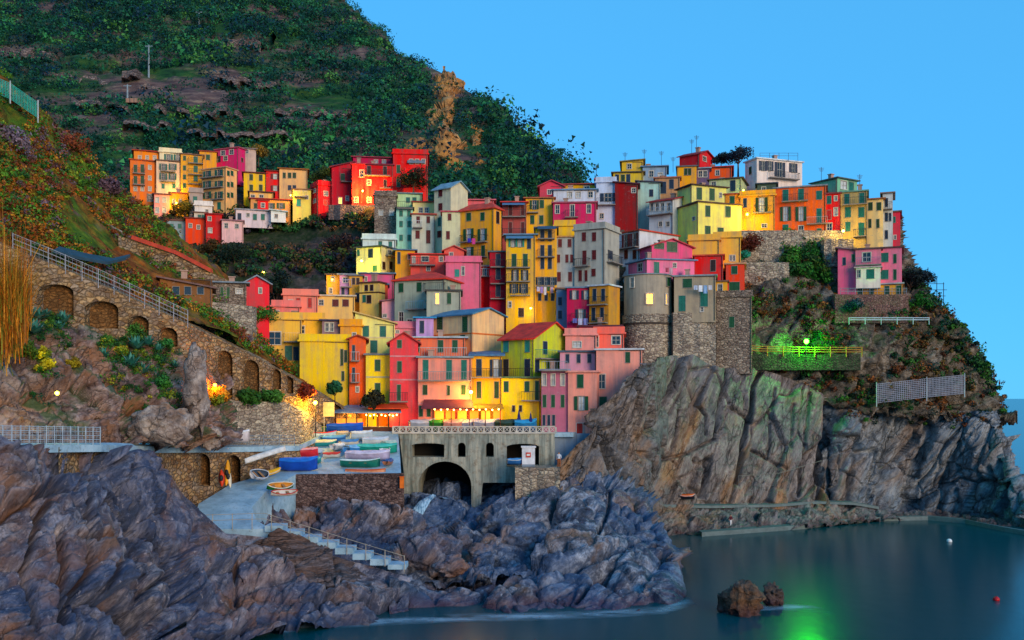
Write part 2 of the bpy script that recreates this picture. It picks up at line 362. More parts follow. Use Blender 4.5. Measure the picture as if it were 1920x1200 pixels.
n.to(b, 'Base Color', c); b.inputs['Roughness'].default_value = .95; b.inputs['Specular IOR Level'].default_value = .05; n.bump(b, g2, .8, .8)
patch('mountain', hill_fn, (0, 1.6), (0, 1), 320, 230, hill_disp, HILL, soft=10)
tfrac = lambda P: (P[:, 2]/6.5+.9*fbm(P*.012, 3, 3)) % 1.0
terr = lambda P, k, s: fbm(np.stack([P[:, 0]*.02, P[:, 1]*.02, P[:, 2]*.14], -1), 3, s) > k
ochre = lambda px, py: ((np.abs(px-I(py, [140, 190, 240, 330], [842, 838, 830, 850])) < 34) & (py > 135) & (py < 340)) | ((px > 740) & (px < 800) & (py > 262) & (py < 300)) | ((np.abs(px-I(py, [200, 340], [878, 912])) < 12) & (py > 230))
ohill = lambda px, py, P: (px > -150) & (px < 1090) & (py < 440) & (py > -40) & ~ochre(px, py) & (np.abs(px-ridge(py)) < 5000)
P_, s_ = sample('mountain', 9500, lambda x, y, P: ohill(x, y, P) & ~((x < 690) & (y > 92) & (y < 345) & ((tfrac(P) > .58) | terr(P, .2, 31))), 3)
rr = rng.gamma(4, .34, len(P_))+.7; up = P_[:, 2] > 95
tt = pick(['#0c3a30', '#104838', '#1a5a3c', '#2c743e', '#0c3444', '#4c8438'], len(P_), 4, [.24, .24, .2, .12, .15, .05])
far = hillY(PATCH['mountain']['px'][s_], PATCH['mountain']['py'][s_])
big = rng.random(len(P_)) < .16; rr[big] *= 1.9; rr = np.where(PATCH['mountain']['px'][s_] > ridge(PATCH['mountain']['py'][s_])-30, rr*.7, rr)
foliage('hillside_scrub', [leaves(P_+np.c_[np.zeros(len(P_)), np.zeros(len(P_)), rr*.35], rr, 120, .12+rr*.07, tt, 5, .85, .66, True)], 'stuff', 'dense dark green scrub covering the mountain behind the village', 'scrub')
TERW = stonewall('terrace_stone', ['#5a4a48', '#86706a', '#a08c80', '#746460', '#94847a'], '#382e2c', .8, zs=2.2, bump=.3)
def hillP(px, py):
    d = PATCH['mountain']; i = int(np.argmin((d['px']-px)**2+(d['py']-py)**2)); return Vector(d['P'][i])
for x0, x1, y0, y1, h_, lb_ in [(-20, 112, 100, 106, 15, 'high terrace wall at the far left edge of the mountain'), (96, 275, 138, 150, 11, 'long terrace wall left of the power pole'), (432, 548, 74, 80, 15, 'pale terrace wall near the top of the mountain'), (268, 425, 160, 166, 9, 'terrace wall just right of the small ruined hut'), (400, 532, 150, 160, 9, 'terrace wall in the middle of the mountain'), (150, 262, 196, 204, 8, 'terrace wall below the small ruined hut'), (300, 470, 212, 216, 8, 'long terrace wall above the far hamlet, upper one'), (180, 330, 238, 244, 7, 'terrace wall above the orange far houses'), (360, 560, 246, 250, 7, 'long terrace wall above the far hamlet, lower one'), (520, 660, 206, 212, 8, 'terrace wall left of the ochre rock spur'), (556, 650, 112, 118, 9, 'short terrace wall near the ridge top'), (560, 700, 262, 268, 7, 'terrace wall above the big crimson house')]:
    m = MB(); pts = []
    for k in range(int((x1-x0)/7)+1):
        x = x0+7*k; y = y0+(y1-y0)*k*7/(x1-x0)+1.5*math.sin(x*.13); a = hillP(x, y+h_*.5); a.y -= 4.2; hh = h_*a.y/F*(.9+.25*math.sin(x*.31)); pts.append((a, hh))
    for (a, ha), (c, hc) in zip(pts[:-1], pts[1:]):
        m.hexa([a+Vector((0, 0, -ha*.8)), c+Vector((0, 0, -hc*.8)), c+Vector((0, 6.0, -hc*.8)), a+Vector((0, 6.0, -ha*.8)), a+Vector((0, .5, ha*.5)), c+Vector((0, .5, hc*.5)), c+Vector((0, 6.0, hc*.5)), a+Vector((0, 6.0, ha*.5))])
    tag(m.obj('terrace_wall', TERW), lb_, 'wall', 'dry stone terrace walls on the mountain')
OCHRE = rockmat('ochre_rock', '#4a3020', '#a0703c', '#cf9a55', '#d08a30', .5, sc_=.5)
def band(ys, xs, hw, dy):
    def fn(u, v):
        py = ys[0]+v*(ys[-1]-ys[0]); px = I(py, ys, xs)+(u-.5)*2*I(py, ys, hw); return px, py, hillY(px, py)-dy*np.sin(np.pi*np.clip(u, 0, 1))*np.sin(np.pi*(.15+.85*v))+3.5
    return fn
for k, (ys, xs, hw, dy, lb) in enumerate([
    ((135, 150, 190, 240, 290, 345), (842, 840, 838, 828, 836, 862), (6, 24, 32, 28, 40, 34), 17, 'ochre rock spur jutting from the mountain beside its ridge'),
    ((225, 260, 300, 345), (880, 890, 896, 915), (7, 13, 15, 11), 12, 'thin ochre rock rib right of the larger rock spur'),
    ((262, 275, 305), (772, 772, 775), (14, 30, 32), 12, 'low ochre rock shelf above the big crimson house')]):
    patch('rock_outcrop', band(ys, xs, hw, dy), (-.08, 1.08), (0, 1), 70, 110, rockdisp(1.4, 6, 1.2, 2.2, 40+k), OCHRE, lb, 'thing', 'rock', key='outcrop%d' % k)
P_, s_ = sample('outcrop0', 70, None, 8)
foliage('outcrop_scrub', [leaves(P_, rng.uniform(.6, 1.7, len(P_)), 40, .35, pick(['#123524', '#1c4526', '#2a5a2a'], len(P_), 2), 9)], 'stuff', 'small green bushes clinging to the ochre rock spur', 'scrub')

# --- village slope (under the houses) and dark terraces
tY = bil([280, 560, 720, 900, 1250], [250, 340, 400, 470, 540, 620, 700, 790, 850],
         [[225, 222, 205, 190, 186], [204, 203, 184, 176, 174], [185, 184, 170, 166, 165], [168, 168, 161, 156, 156], [153, 152, 149, 146, 147],
          [142, 141, 139, 137, 138], [130, 130, 130, 130, 130], [121, 121, 121, 121, 122], [119, 119, 119, 119, 120]])
EARTH, t, b = newmat('terrace_earth'); n = NT(t); g1 = n.noise(.12, 5, n.map((.7, .7, 2.5)), .6); g2 = n.noise(.9, 5, None, .65)
c = n.ramp(g2, [(.3, lin('#1a261c')), (.5, lin('#2b3a26')), (.7, lin('#47443a'))])
c = n.mix(n.ramp(g1, [(.45, (0, 0, 0)), (.6, (1, 1, 1))]), c, n.ramp(g2, [(.3, lin('#2f2a30')), (.6, lin('#5a4f50')), (.8, lin('#776a62'))]))
n.to(b, 'Base Color', c); b.inputs['Roughness'].default_value = .95; b.inputs['Specular IOR Level'].default_value = .05; n.bump(b, g2, .8, .4)
def town_disp(p, px, py):
    t = p[:, 2]/3.6+.5*fbm(p*.03, 3, 13); saw = t-np.floor(t); return 2.0*(saw-.5)+.9*fbm(p*.15, 4, 14)+.3*facet(p*.5, 3)[0]
def town_fn(u, v):
    py0 = 340+v*510; px = 280+u*(I(py0, [340, 600, 640, 700], [1215, 1200, 1150, 1085])-280); a = I(px, [280, 420, 600, 640, 700, 860, 950, 1040, 1140, 1240], [372, 350, 356, 372, 385, 395, 400, 385, 352, 335]); py = a+v*(850-a); return px, py, tY(px, py)
patch('terraced_slope', town_fn, (0, 1), (0, 1), 260, 180, town_disp, EARTH, soft=8)
P_, s_ = sample('terraced_slope', 520, lambda x, y, P: (x > 300) & (x < 720) & (y > 395) & (y < 540) & (fbm(P*np.array([.03, .03, .25]), 2, 7) > -.12), 6)
rr = rng.uniform(.5, 1.5, len(P_))
foliage('terrace_scrub', [leaves(P_+np.c_[0*rr, -.3+0*rr, rr*.3], rr, 60, .26, pick(['#0d2a20', '#1c4526', '#24562a', '#4a5a2a', '#2c2c3a', '#57402a'], len(P_), 14), 15)], 'stuff', 'low dark scrub on the terraces below the far hamlet', 'scrub')

# --- near left slope above the path
lridge = lambda px: I(px, [-560, -260, -80, 0, 80, 160, 230, 330, 400, 455, 500, 560, 620, 680], [-250, -30, 90, 148, 215, 290, 372, 442, 495, 548, 645, 706, 745, 790])
lpath = lambda px: I(px, [-560, -260, 0, 100, 200, 350, 480, 640, 700], [260, 370, 455, 494, 536, 604, 668, 764, 800])
lpY = lambda px: I(px, [-260, 0, 350, 560, 640, 700], [72, 80, 91, 106, 112, 116])
lrY = lambda px: I(px, [-260, 0, 230, 480, 640], [98, 107, 121, 132, 138])
def left_fn(u, v):
    px = -540+u*1160; bk = np.maximum(-v, 0); vv = np.clip(v, 0, 1); a, c = lridge(px), np.maximum(lpath(px), lridge(px)+10)
    py = a+vv*(c-a); Y = lrY(px)+(lpY(px)+1.2-lrY(px))*vv**.8; return px, py+bk*220, Y+bk*220
SLOPE, t, b = newmat('brown_slope'); n = NT(t); g1 = n.noise(.13, 6, None, .65, .4); g2 = n.noise(.8, 6, None, .68); g3 = n.noise(.3, 4)
c = n.ramp(g2, [(.3, lin('#3a1f12')), (.48, lin('#7a4420')), (.7, lin('#a8682c'))])
c = n.mix(n.ramp(g1, [(.44, (0, 0, 0)), (.58, (1, 1, 1))]), c, n.ramp(g2, [(.3, lin('#20361a')), (.55, lin('#4d6a20')), (.75, lin('#7c8a2c'))]))
c = n.mix(n.ramp(g3, [(.58, (0, 0, 0)), (.7, (1, 1, 1))]), c, lin('#6b5248'))
n.to(b, 'Base Color', c); b.inputs['Roughness'].default_value = .95; b.inputs['Specular IOR Level'].default_value = .05; n.bump(b, g2, .9, .35)
patch('left_hillside', left_fn, (0, 1), (-.25, 1), 350, 200, lambda p, x, y: 1.2*fbm(p*.09, 4, 21)+.55*facet(p*.28, 22)[0]+.35*fbm(p*.7, 4, 23), SLOPE, soft=4)
P_, s_ = sample('left_hillside', 3600, lambda x, y, P: (x > -60) & (x < 560) & (y > lridge(x)+2) & (fbm(P*.09, 3, 25) > -.15) & (y < lpath(x)-6), 16)
rr = rng.gamma(3, .14, len(P_))+.15
tints = pick(['#2a5a20', '#4a7a1e', '#7a8a20', '#9a5a18', '#7a3c18', '#5a2e1c', '#a8741e', '#6a5560'], len(P_), 17, [.2, .18, .1, .14, .14, .1, .08, .06])
foliage('slope_scrub', [leaves(P_+np.c_[0*rr, 0*rr, rr*.3], rr, 44, .13, tints, 18)], 'stuff', 'rust brown and green scrub on the near left slope', 'scrub')

# --- promontory: earthy upper part, slab cliff, blue-grey cliff
silh = lambda py: I(py, [300, 450, 520, 560, 600, 640, 680, 720, 760, 800, 850, 900, 940, 1010], [1640, 1685, 1712, 1745, 1778, 1806, 1838, 1856, 1866, 1878, 1894, 1915, 1926, 1930])
cl_top = lambda px: I(px, [1030, 1078, 1100, 1130, 1142, 1170, 1200, 1218, 1245, 1300, 1345, 1400, 1480, 1545, 1600, 1700, 1870], [880, 836, 820, 796, 760, 722, 692, 672, 668, 664, 690, 688, 708, 742, 762, 768, 772])
def upY(px, py):
    y = I(py, [250, 340, 450, 500, 560, 600, 640, 690, 770, 850], [192, 173, 153.5, 146.5, 141.2, 139.8, 138.8, 138, 137.4, 136])
    y = y-np.clip((1265-px)/190, 0, 1)*np.clip((py-560)/120, 0, 1)*6
    return y+np.clip((px-1690)/120, 0, 1)*5*np.clip((py-560)/100, 0, 1)
def clY(px): return I(px, [1030, 1180, 1204, 1222, 1250, 1300, 1345, 1400, 1480, 1552, 1600, 1700, 1800, 1880], [107.2, 107.6, 108.2, 114, 129.5, 131.8, 133, 136.4, 137, 137.2, 138.5, 141.5, 141.8, 140])
def up_fn(u, v):
    py = 285+v*600; uu = np.minimum(u, 1); px0 = 1010; pq = px0+uu*(silh(py)-px0); py = np.maximum(py, I(pq, [1010, 1150, 1280, 1400, 1530, 1640, 1690], [400, 352, 335, 345, 368, 405, 452])+v*2); px = px0+uu*(silh(py)-px0); bk = np.maximum(u-1, 0)
    lim = cl_top(px)+8; ov = np.maximum(py-lim, 0); return px-bk*150, np.minimum(py, lim)+ov*.02+bk*60, upY(px, np.minimum(py, lim))+bk*160+ov*.004
UPM = rockmat('scrubby_earth', '#1a1612', '#5c5448', '#9c9080', '#5c4028', .58, moss='#2c4a20', sc_=1.1, bumpd=.3)
patch('promontory_slope', up_fn, (0, 1.5), (0, 1), 330, 250, lambda p, x, y: .8*rockdisp(.9, 3.2, .8, 1.6, 61)(p, x, y)+.6*fbm(p*.12, 3, 6), UPM, soft=5)
CLA = rockmat('slab_rock', '#181516', '#6a615e', '#a09892', '#a07236', .60, (0, 1.12, 0), (.4, 1, 1.5), wet='#4a2c30', sc_=1.0, bumpd=.22, sky_tint='#646c74', joint=.6)
def cla_fn(u, v):
    px = 1040+u*512; a = cl_top(px); py = a+v*(1008-a); Yb = I(px, [1040, 1100, 1180, 1250, 1330, 1552], [105.5, 107, 114, 127, 130.2, 135])
    Yt = clY(px); t = np.clip((py-a)/(945-a), 0, 1.2); lean = px
    return px+(1-t)*0, py, Yt+(Yb-Yt)*t**.9
CAR = [([(1366, 685), (1360, 718), (1348, 790), (1342, 822)], 3.2, 1.6), ([(1426, 700), (1409, 727), (1408, 772), (1393, 850), (1382, 905)], 3.6, 1.9),
       ([(1291, 655), (1270, 715), (1240, 765), (1216, 820), (1205, 850)], 7, 2.2), ([(1321, 727), (1309, 760), (1327, 781), (1324, 814)], 2.6, 1.1),
       ([(1276, 770), (1267, 820), (1255, 858)], 2.6, 1.0), ([(1330, 862), (1321, 930)], 5, 1.7), ([(1246, 862), (1290, 850), (1342, 823)], 2.6, 1.0),
       ([(1550, 745), (1552, 800), (1546, 870), (1540, 940)], 7, 3.0), ([(1452, 730), (1446, 790), (1440, 860)], 2.4, .6), ([(1485, 760), (1480, 840)], 2.4, .6),
       ([(1130, 760), (1132, 830), (1150, 880)], 6, 1.8), ([(1215, 850), (1225, 890), (1222, 930)], 3, 1.0), ([(1245, 858), (1238, 900), (1232, 935)], 3, 1.0),
       ([(1180, 800), (1160, 860), (1170, 915)], 4, 1.2), ([(1412, 845), (1440, 860), (1470, 880)], 3, .7), ([(1515, 740), (1505, 840), (1500, 930)], 3, .7)]
def slabdisp(p, px, py):
    w_ = p+np.stack([fbm(p*.2, 3, 71), fbm(p*.2, 3, 72), fbm(p*.2, 3, 73)], -1)*1.2
    h1, e1 = facet(strat(w_, 1.15, 1/15., 1/5., 1/4.2), 74, .35); h2, e2 = facet(strat(w_, 1.12, 1/5., 1/2.2, 1/1.5), 75, .4); h3, e3 = facet(strat(w_, 1.1, 1/1.4, 1.2, 1/.5), 76)
    k = np.clip((1230-px)/50, 0, 1)          # the thin dark strata on the left are rougher than the slabs
    rub = np.clip((py-880)/40, 0, 1)
    return 1.3*h1+(.22+.6*k+.4*rub)*h2+(.05+.3*k+.2*rub)*h3-.55*np.exp(-(e1/.03)**2)+(.12+.3*k)*fbm(p*.8, 5, 77, .6)
patch('slab_cliff', cla_fn, (0, 1), (0, 1), 350, 250, slabdisp, CLA, carve=CAR, soft=3)
CLB = rockmat('blue_grey_rock', '#1c2028', '#70777e', '#a8adb0', '#7c6450', .54, (0, .95, 0), (.45, 1, 1.4), wet='#3a3440', sc_=1.0, bumpd=.2, sky_tint='#4a6a80')
def clb_fn(u, v):
    uu = np.minimum(u, 1); bk = np.maximum(u-1, 0); py0 = 735+v*290; px = 1512+uu*(silh(py0)-1512); a = cl_top(px); py = a+v*(1025-a)
    Yb = I(px, [1512, 1560, 1640, 1720, 1800, 1870, 1930], [140, 137.5, 139, 144, 142, 135, 129]); Yt = clY(px)+np.clip((1560-px)/40, 0, 1)*3; t = np.clip((py-a)/(970-a), 0, 1.3)
    return px-bk*120, py+bk*30, Yt+(Yb-Yt)*t+bk*140
patch('grey_cliff', clb_fn, (0, 1.4), (0, 1), 310, 230, rockdisp(.95, 5.0, .95, 2.4, 81, .6), CLB,
      carve=[([(1690, 790), (1665, 860), (1650, 950)], 7, 1.6), ([(1745, 800), (1715, 880), (1705, 960)], 7, 1.8), ([(1800, 830), (1770, 900), (1762, 965)], 6, 1.6), ([(1560, 745), (1556, 860), (1550, 960)], 9, 2.6), ([(1612, 790), (1602, 860), (1590, 940)], 5, 1.3), ([(1850, 880), (1838, 980)], 6, 1.5)])
upc = lambda x, y, P: (x > 1395) & (x < silh(y)+2) & (y > 560) & (y < cl_top(x)-2) & (fbm(P*.16, 3, 33) > -.12)
P_, s_ = sample('promontory_slope', 1200, upc, 26); rr = rng.uniform(.3, 1.0, len(P_))
P2_, s_ = sample('promontory_slope', 240, lambda x, y, P: (x > 1390) & (x < 1580) & (y > 440) & (y < 600), 27); r2 = rng.uniform(.3, .9, len(P2_))
P3_, s_ = sample('promontory_slope', 260, lambda x, y, P: (x > silh(y)-16) & (x < silh(y)+10) & (y > 500) & (y < 720), 28); r3 = rng.uniform(.4, 1.2, len(P3_))
P4_, s_ = sample('grey_cliff', 60, lambda x, y, P: (y < cl_top(x)+25) & (x > 1560) & (x < 1860), 29); r4 = rng.uniform(.3, .7, len(P4_))
gc = ['#16301c', '#24501f', '#3a6a22', '#5a4a20', '#7a4a20', '#1c3a30', '#5c3018']
foliage('promontory_scrub', [leaves(P_, rr, 60, .17, pick(gc, len(P_), 3), 4), leaves(P2_, r2, 60, .16, pick(gc, len(P2_), 5), 6), leaves(P3_, r3, 60, .2, pick(gc[:3]+gc[5:6], len(P3_), 7), 8), leaves(P4_, r4, 50, .15, pick(gc, len(P4_), 9), 10)], 'stuff', 'patchy green and brown scrub on the promontory above the cliff', 'scrub')
# green clump tumbling down from the terrace wall beside the orange house
P_, s_ = sample('promontory_slope', 130, lambda x, y, P: (x > 1462) & (x < 1548) & (y > 436) & (y < 520), 30)
o = foliage('creeper', [leaves(P_+np.array([0, -1.6, .4]), rng.uniform(.7, 1.3, len(P_)), 90, .2, pick(['#16401a', '#1f5a1e', '#2f7020', '#3a5a1c'], len(P_), 31), 32)], None, 'mass of green creeper tumbling below the tall orange house', 'shrub')

# --- foreground rocks
FGM = rockmat('shore_rock', '#0c0c11', '#504c55', '#b6b0b6', '#8a5e38', .55, (0, .95, 0), (.5, 1, 1.3), wet='#20304e', sc_=1.0, bumpd=.22, sky_tint='#2c4870', joint=.3)  # wet band also holds the blue sky light of the low rocks
FGX = [-430, 20, 120, 200, 300, 360, 430, 520, 620, 700, 790]
fg_top = lambda px: I(px, FGX, [832, 832, 834, 834, 842, 925, 990, 1002, 1030, 1052, 1078])
fg_tY = lambda px: I(px, FGX, [51, 62, 66, 70, 77, 81.5, 82, 82, 81.5, 81, 80.5])
fg_bot = lambda px: I(px, FGX, [1440, 1400, 1370, 1330, 1270, 1240, 1212, 1190, 1176, 1168, 1160])
def fgl_fn(u, v):
    px = -430+u*1200; a = fg_top(px); c = fg_bot(px)+14; py = a+v*(c-a); Yb = (CZ+.6)*F/(c-HY); Yt = fg_tY(px)
    prof = I(v, [0, .12, .45, .8, 1], [0, .1, .5, .86, 1]); return px, py, Yt+(Yb-Yt)*prof
_fg = rockdisp(1.25, 6.4, 1.1, 1.7, 101, .9, rnd_=.05)
def fg_disp(p, px, py):      # the rock stays below the ramp and the stairs
    k = np.clip((py-fg_top(px))/70, .08, 1); k = np.where(px < 320, 1, k); return _fg(p, px, py)*k-np.where(px < 320, 0, (1-k)*.7)
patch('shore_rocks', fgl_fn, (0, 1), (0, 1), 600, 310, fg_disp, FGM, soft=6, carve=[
    ([(118, 835), (150, 900), (146, 980), (150, 1060), (110, 1180)], 5, 2.4), ([(60, 880), (70, 960), (40, 1060), (60, 1190)], 5, 2.2), ([(140, 850), (150, 960)], 3, 1.5),
    ([(225, 870), (262, 830)], 4, 1.5), ([(300, 1000), (350, 1030), (300, 1090), (265, 1110)], 4, 1.4), ([(400, 1010), (440, 1070), (445, 1120)], 4, 1.3), ([(250, 980), (200, 1050), (170, 1130)], 5, 1.6), ([(100, 1010), (108, 1180)], 6, 2.0)])
GX = [735, 800, 870, 930, 1000, 1060, 1110, 1180, 1225, 1262, 1285]
gx_top = lambda px: I(px, GX, [1070, 1050, 1000, 950, 920, 893, 884, 930, 985, 1035, 1110])
gx_tY = lambda px: I(px, GX, [82, 88, 96, 104, 107, 108, 109, 105, 99, 92, 85])
gx_bot = lambda px: I(px, GX, [1163, 1160, 1158, 1158, 1155, 1152, 1150, 1146, 1144, 1138, 1130])
def fgr_fn(u, v):
    px = 730+np.minimum(u, 1)*553; bk = np.maximum(u-1, 0); a = gx_top(px); c = gx_bot(px)+16; py = a+np.maximum(v, 0)*(c-a); Yb = (CZ+.7)*F/(c-HY); Yt = gx_tY(px)
    nb = np.maximum(-v, 0); return px-bk*60, py+nb*120, Yt+(Yb-Yt)*I(v, [-.2, 0, .25, .6, 1], [0, 0, .28, .72, 1])+bk*50+nb*90
FGR = rockmat('stream_rock', '#0b0f16', '#485060', '#aab2c0', '#8e683c', .58, (0, .7, 0), (.6, 1, 1.3), wet='#3a2440', sc_=1.0, bumpd=.22, sky_tint='#27507c', joint=.35)
_fr = rockdisp(1.0, 6.6, .6, 1.5, 133, .9, rnd_=.1, h2w=.5)
patch('shore_rocks', fgr_fn, (0, 1.2), (-.2, 1), 390, 280, lambda p, x, y: _fr(p, x, y)*np.clip((1300-x)/110, .25, 1), FGR, soft=6, key='fgr', carve=[
    ([(1262, 1045), (1180, 1030), (1090, 1060), (1000, 1080)], 5, 1.5), ([(1145, 900), (1140, 960), (1120, 1010)], 3, 1.3), ([(1150, 1060), (1080, 1130)], 4, 1.5), ([(960, 1000), (1000, 1050), (1060, 1045)], 4, 1.3), ([(1060, 910), (1010, 990)], 4, 1.0), ([(1205, 1010), (1150, 1030)], 4, 1.2)])
# stream bed under the bridge and rocks below the quay
def bed_fn(u, v):
    px = 725+u*345; py = 885+v*205; return px, py, I(py, [885, 915, 940, 985, 1030, 1090], [126, 117, 109.8, 101.5, 91.8, 83.5])+np.abs(px-820)*.012
patch('stream_bed', bed_fn, (0, 1), (0, 1), 240, 170, rockdisp(.8, 3.4, .5, 1.8, 151, .6), FGR)
def qr_fn(u, v):
    px = 446+u*328; a = I(px, [446, 475, 500, 540, 562, 780], [988, 955, 928, 918, 936, 950]); py = a+v*(1085-a); return px, py, I(py, [905, 950, 1000, 1085], [98.4, 96.4, 92.5, 84.5])-np.clip((540-px)*.11, 0, 9)
patch('quay_rocks', qr_fn, (0, 1), (0, 1), 240, 150, rockdisp(.6, 3.4, 1.1, 1.5, 161, .6), FGM)
# rock face between the arched path wall and the lower walkway
def mid_fn(u, v):
    px = -430+u*870; a = I(px, [-430, -140, 0, 150, 250, 350, 440], [400, 510, 556, 598, 632, 655, 700]); c = I(px, [-140, 190, 300, 440], [836, 836, 838, 838]); py = a+v*(c-a)
    Yt = lpY(px)-.3; Yb = I(px, [-430, -140, 0, 190, 300, 440], [54, 61, 65, 73, 81, 90.5]); return px, py, Yt+(Yb-Yt)*I(v, [0, .3, .8, 1], [0, .22, .8, 1])
MIDM = rockmat('path_rock', '#1e1618', '#74605e', '#b4a29c', '#94602c', .5, (0, .5, 0), (.7, 1, 1.3), moss='#33521c', sc_=1.0, bumpd=.2)
_md = rockdisp(.85, 3.6, .5, 1.7, 171, .7); mtop = lambda x: I(x, [-430, -140, 0, 150, 250, 350, 440], [400, 510, 556, 598, 632, 655, 700])
patch('path_rocks', mid_fn, (0, 1), (0, 1), 420, 200, lambda p, x, y: _md(p, x, y)*np.clip((y-mtop(x)+10)/60, .1, 1)-.5*np.clip(1-(y-mtop(x))/50, 0, 1), MIDM, carve=[([(355, 660), (350, 730), (340, 790)], 4, 1.2)])
P_, s_ = sample('path_rocks', 420, lambda x, y, P: ((x > 185) & (x < 330) & (y > 625) & (y < 770) & (y < 700+(x-185)*.6)) | ((x > 20) & (x < 140) & (y < 655)) | ((x > 20) & (x < 110) & (y > 640) & (y < 740) & (np.abs(x-(20+(y-640)*.8)) < 22)), 51)
foliage('rock_garden_scrub', [leaves(P_+np.array([0, -.1, .05]), rng.uniform(.2, .55, len(P_)), 60, .085, pick(['#1c4a1c', '#2a5f20', '#3c7020', '#1c5038', '#6a7a1c', '#8a8a1c'], len(P_), 52, [.25, .25, .15, .2, .1, .05]), 53)], 'stuff', 'low green growth spreading among the agaves on the left rocks', 'scrub')
# rock standing in the water
def blob(name, c, r, seed, mat, label, cat='rock', amp=.5, nu=64, nv=40, group=None):
    u, v = np.meshgrid(np.linspace(0, 2*np.pi, nu), np.linspace(0, np.pi, nv)); d = np.stack([np.sin(v)*np.cos(u), np.sin(v)*np.sin(u), np.cos(v)], -1)
    p = (d*np.array(r)).reshape(-1, 3); q = p+np.array(c); h1, _ = facet(q*1.3/max(r), seed); h2, _ = facet(q*3.2/max(r), seed+5)
    k = 1+amp*(.7*h1+.4*h2+.25*fbm(q*2.5/max(r), 4, seed+9)); p = p*k[:, None]
    idx = np.arange(nu*nv).reshape(nv, nu); Q = np.stack([idx[:-1, :-1], idx[1:, :-1], idx[1:, 1:], idx[:-1, 1:]], -1).reshape(-1, 4)
    o = link(name, np_mesh(name, p, Q, mat), None, c); return tag(o, label, cat, group)
PALE = rockmat('pale_boulder_rock', '#3a302e', '#85766e', '#b4a89e', '#9a6c3c', .55, sc_=1.2, bumpd=.12)
RKW = rockmat('sea_rock', '#141012', '#443832', '#78675a', '#7c5630', .55, wet='#3a1826', sc_=1.3, bumpd=.18)
blob('sea_rock', at(1392, 1140, 78)+Vector((0, 0, .2)), (1.55, 1.7, 1.6), 201, RKW, 'jagged brown rock standing in the pool, the larger one')
blob('sea_rock', at(1448, 1118, 81)+Vector((0, 0, .1)), (.85, .9, .85), 202, RKW, 'small dark rock right beside the larger rock in the pool')
for k, (x, y, Y, r, lb) in enumerate([
    (812, 1035, 87, (2.9, 2.2, 1.9), 'big reddish boulder at the foot of the stairs'), (930, 985, 97, (1.7, 1.6, 1.9), 'grey boulder left of the centre of the stream rocks'),
    (868, 1010, 93, (.9, .9, 1.5), 'upright narrow boulder right of the reddish boulder'), (985, 1010, 94, (2.2, 1.8, 1.5), 'rounded purple grey boulder in the middle of the shore rocks'),
    (845, 1062, 85, (1.5, 1.2, .8), 'low pale boulder below the reddish boulder'), (905, 1040, 90, (1.3, 1.2, 1.2), 'dark wet boulder in the stream gully'),
    (770, 985, 99, (1.6, 1.3, 1.6), 'dark boulder beside the lower cascade of the stream'), (700, 985, 94, (1.8, 1.2, 2.0), 'blocky brown boulder under the stone quay'), (630, 975, 95, (1.6, 1.3, 2.1), 'cracked brown boulder under the left end of the quay'),
    (652, 1166, 75, (2.4, 1.6, 1.3), 'flat dark boulder at the waterline below the stairs'), (395, 820, 87, (1.0, .9, 1.1), 'pale boulder below the path by the lower walkway'), (305, 796, 79, (2.5, 1.6, 1.5), 'smooth pale boulder bulging over the lower railing'), (368, 735, 84, (1.0, 1.0, 3.4), 'tall pale rock pillar beside the arched wall')]):
    blob('boulder', at(x, y, Y), r, 210+7*k, PALE if k > 9 else (FGM if k in (0, 4, 7, 8, 9) else FGR), lb, 'boulder', .42)
# ------------------------------------------------------------------ houses
STONE = stonewall('rubble_wall', ['#7a6a60', '#a09080', '#b8a894', '#8a7a6c', '#9c8c7c', '#6a5c54'], size=1.7, zs=2.0)
SH = {'g': '#1c5a34', 't': '#1f7a68', 'r': '#6e1a14', 'b': '#1d3550', 'k': '#14201c', 'm': '#3a2018', 'T': '#2ca090', 'R': '#d02818', 'n': '#2c4a1c'}
FRM = {'pale': flatm('#d8d2c2', .7), 'grey': flatm('#9a948a', .8)}
_um = {}
def cached(key, fn):
    if key not in _um: _um[key] = fn()
    return _um[key]
def frame_mesh(w_, h_, mat, bt=.1):
    m = MB(); a, c = w_/2, h_/2
    m.box(-a-bt, -a, -.04, .1, -c-bt, c+bt).box(a, a+bt, -.04, .1, -c-bt, c+bt).box(-a, a, -.04, .1, c, c+bt).box(-a-.03, a+.03, -.12, .1, -c-bt, -c)
    return m.mesh('window_frame', mat)
def pane_mesh(w_, h_, mat):
    m = MB(); a, c = w_/2, h_/2; m.box(-a, a, .12, .15, -c, c); f = .05
    return m.mesh('pane', mat)
def sash_mesh(w_, h_):
    m = MB(); a, c = w_/2, h_/2
    m.box(-.035, .035, .06, .118, -c, c).box(-a, -a+.06, .06, .118, -c, c).box(a-.06, a, .06, .118, -c, c).box(-a, a, .065, .115, -.03, .03).box(-a, a, .065, .115, c-.06, c)
    return m.mesh('sash', flatm('#b9b4a8', .6))
def shutter_mesh(w_, h_, mat):
    m = MB(); a, c = w_/2, h_/2; r = min(.07, w_*.2)
    m.box(-a, -a+r, -.03, .03, -c, c).box(a-r, a, -.03, .03, -c, c).box(-a+r, a-r, -.028, .028, c-r, c).box(-a+r, a-r, -.028, .028, -c, -c+r)
    n_ = max(3, int(h_/.22)); st = (2*c-2*r)/n_
    for i in range(n_):
        z = -c+r+i*st
        m.hexa([(-a+r, -.02, z), (a-r, -.02, z), (a-r, .0, z+.01), (-a+r, .0, z+.01), (-a+r, .0, z+st*.96), (a-r, .0, z+st*.96), (a-r, .022, z+st), (-a+r, .022, z+st)])
    return m.mesh('shutter', mat)
def rnd(x): return max(.3, round(x*10)/10)
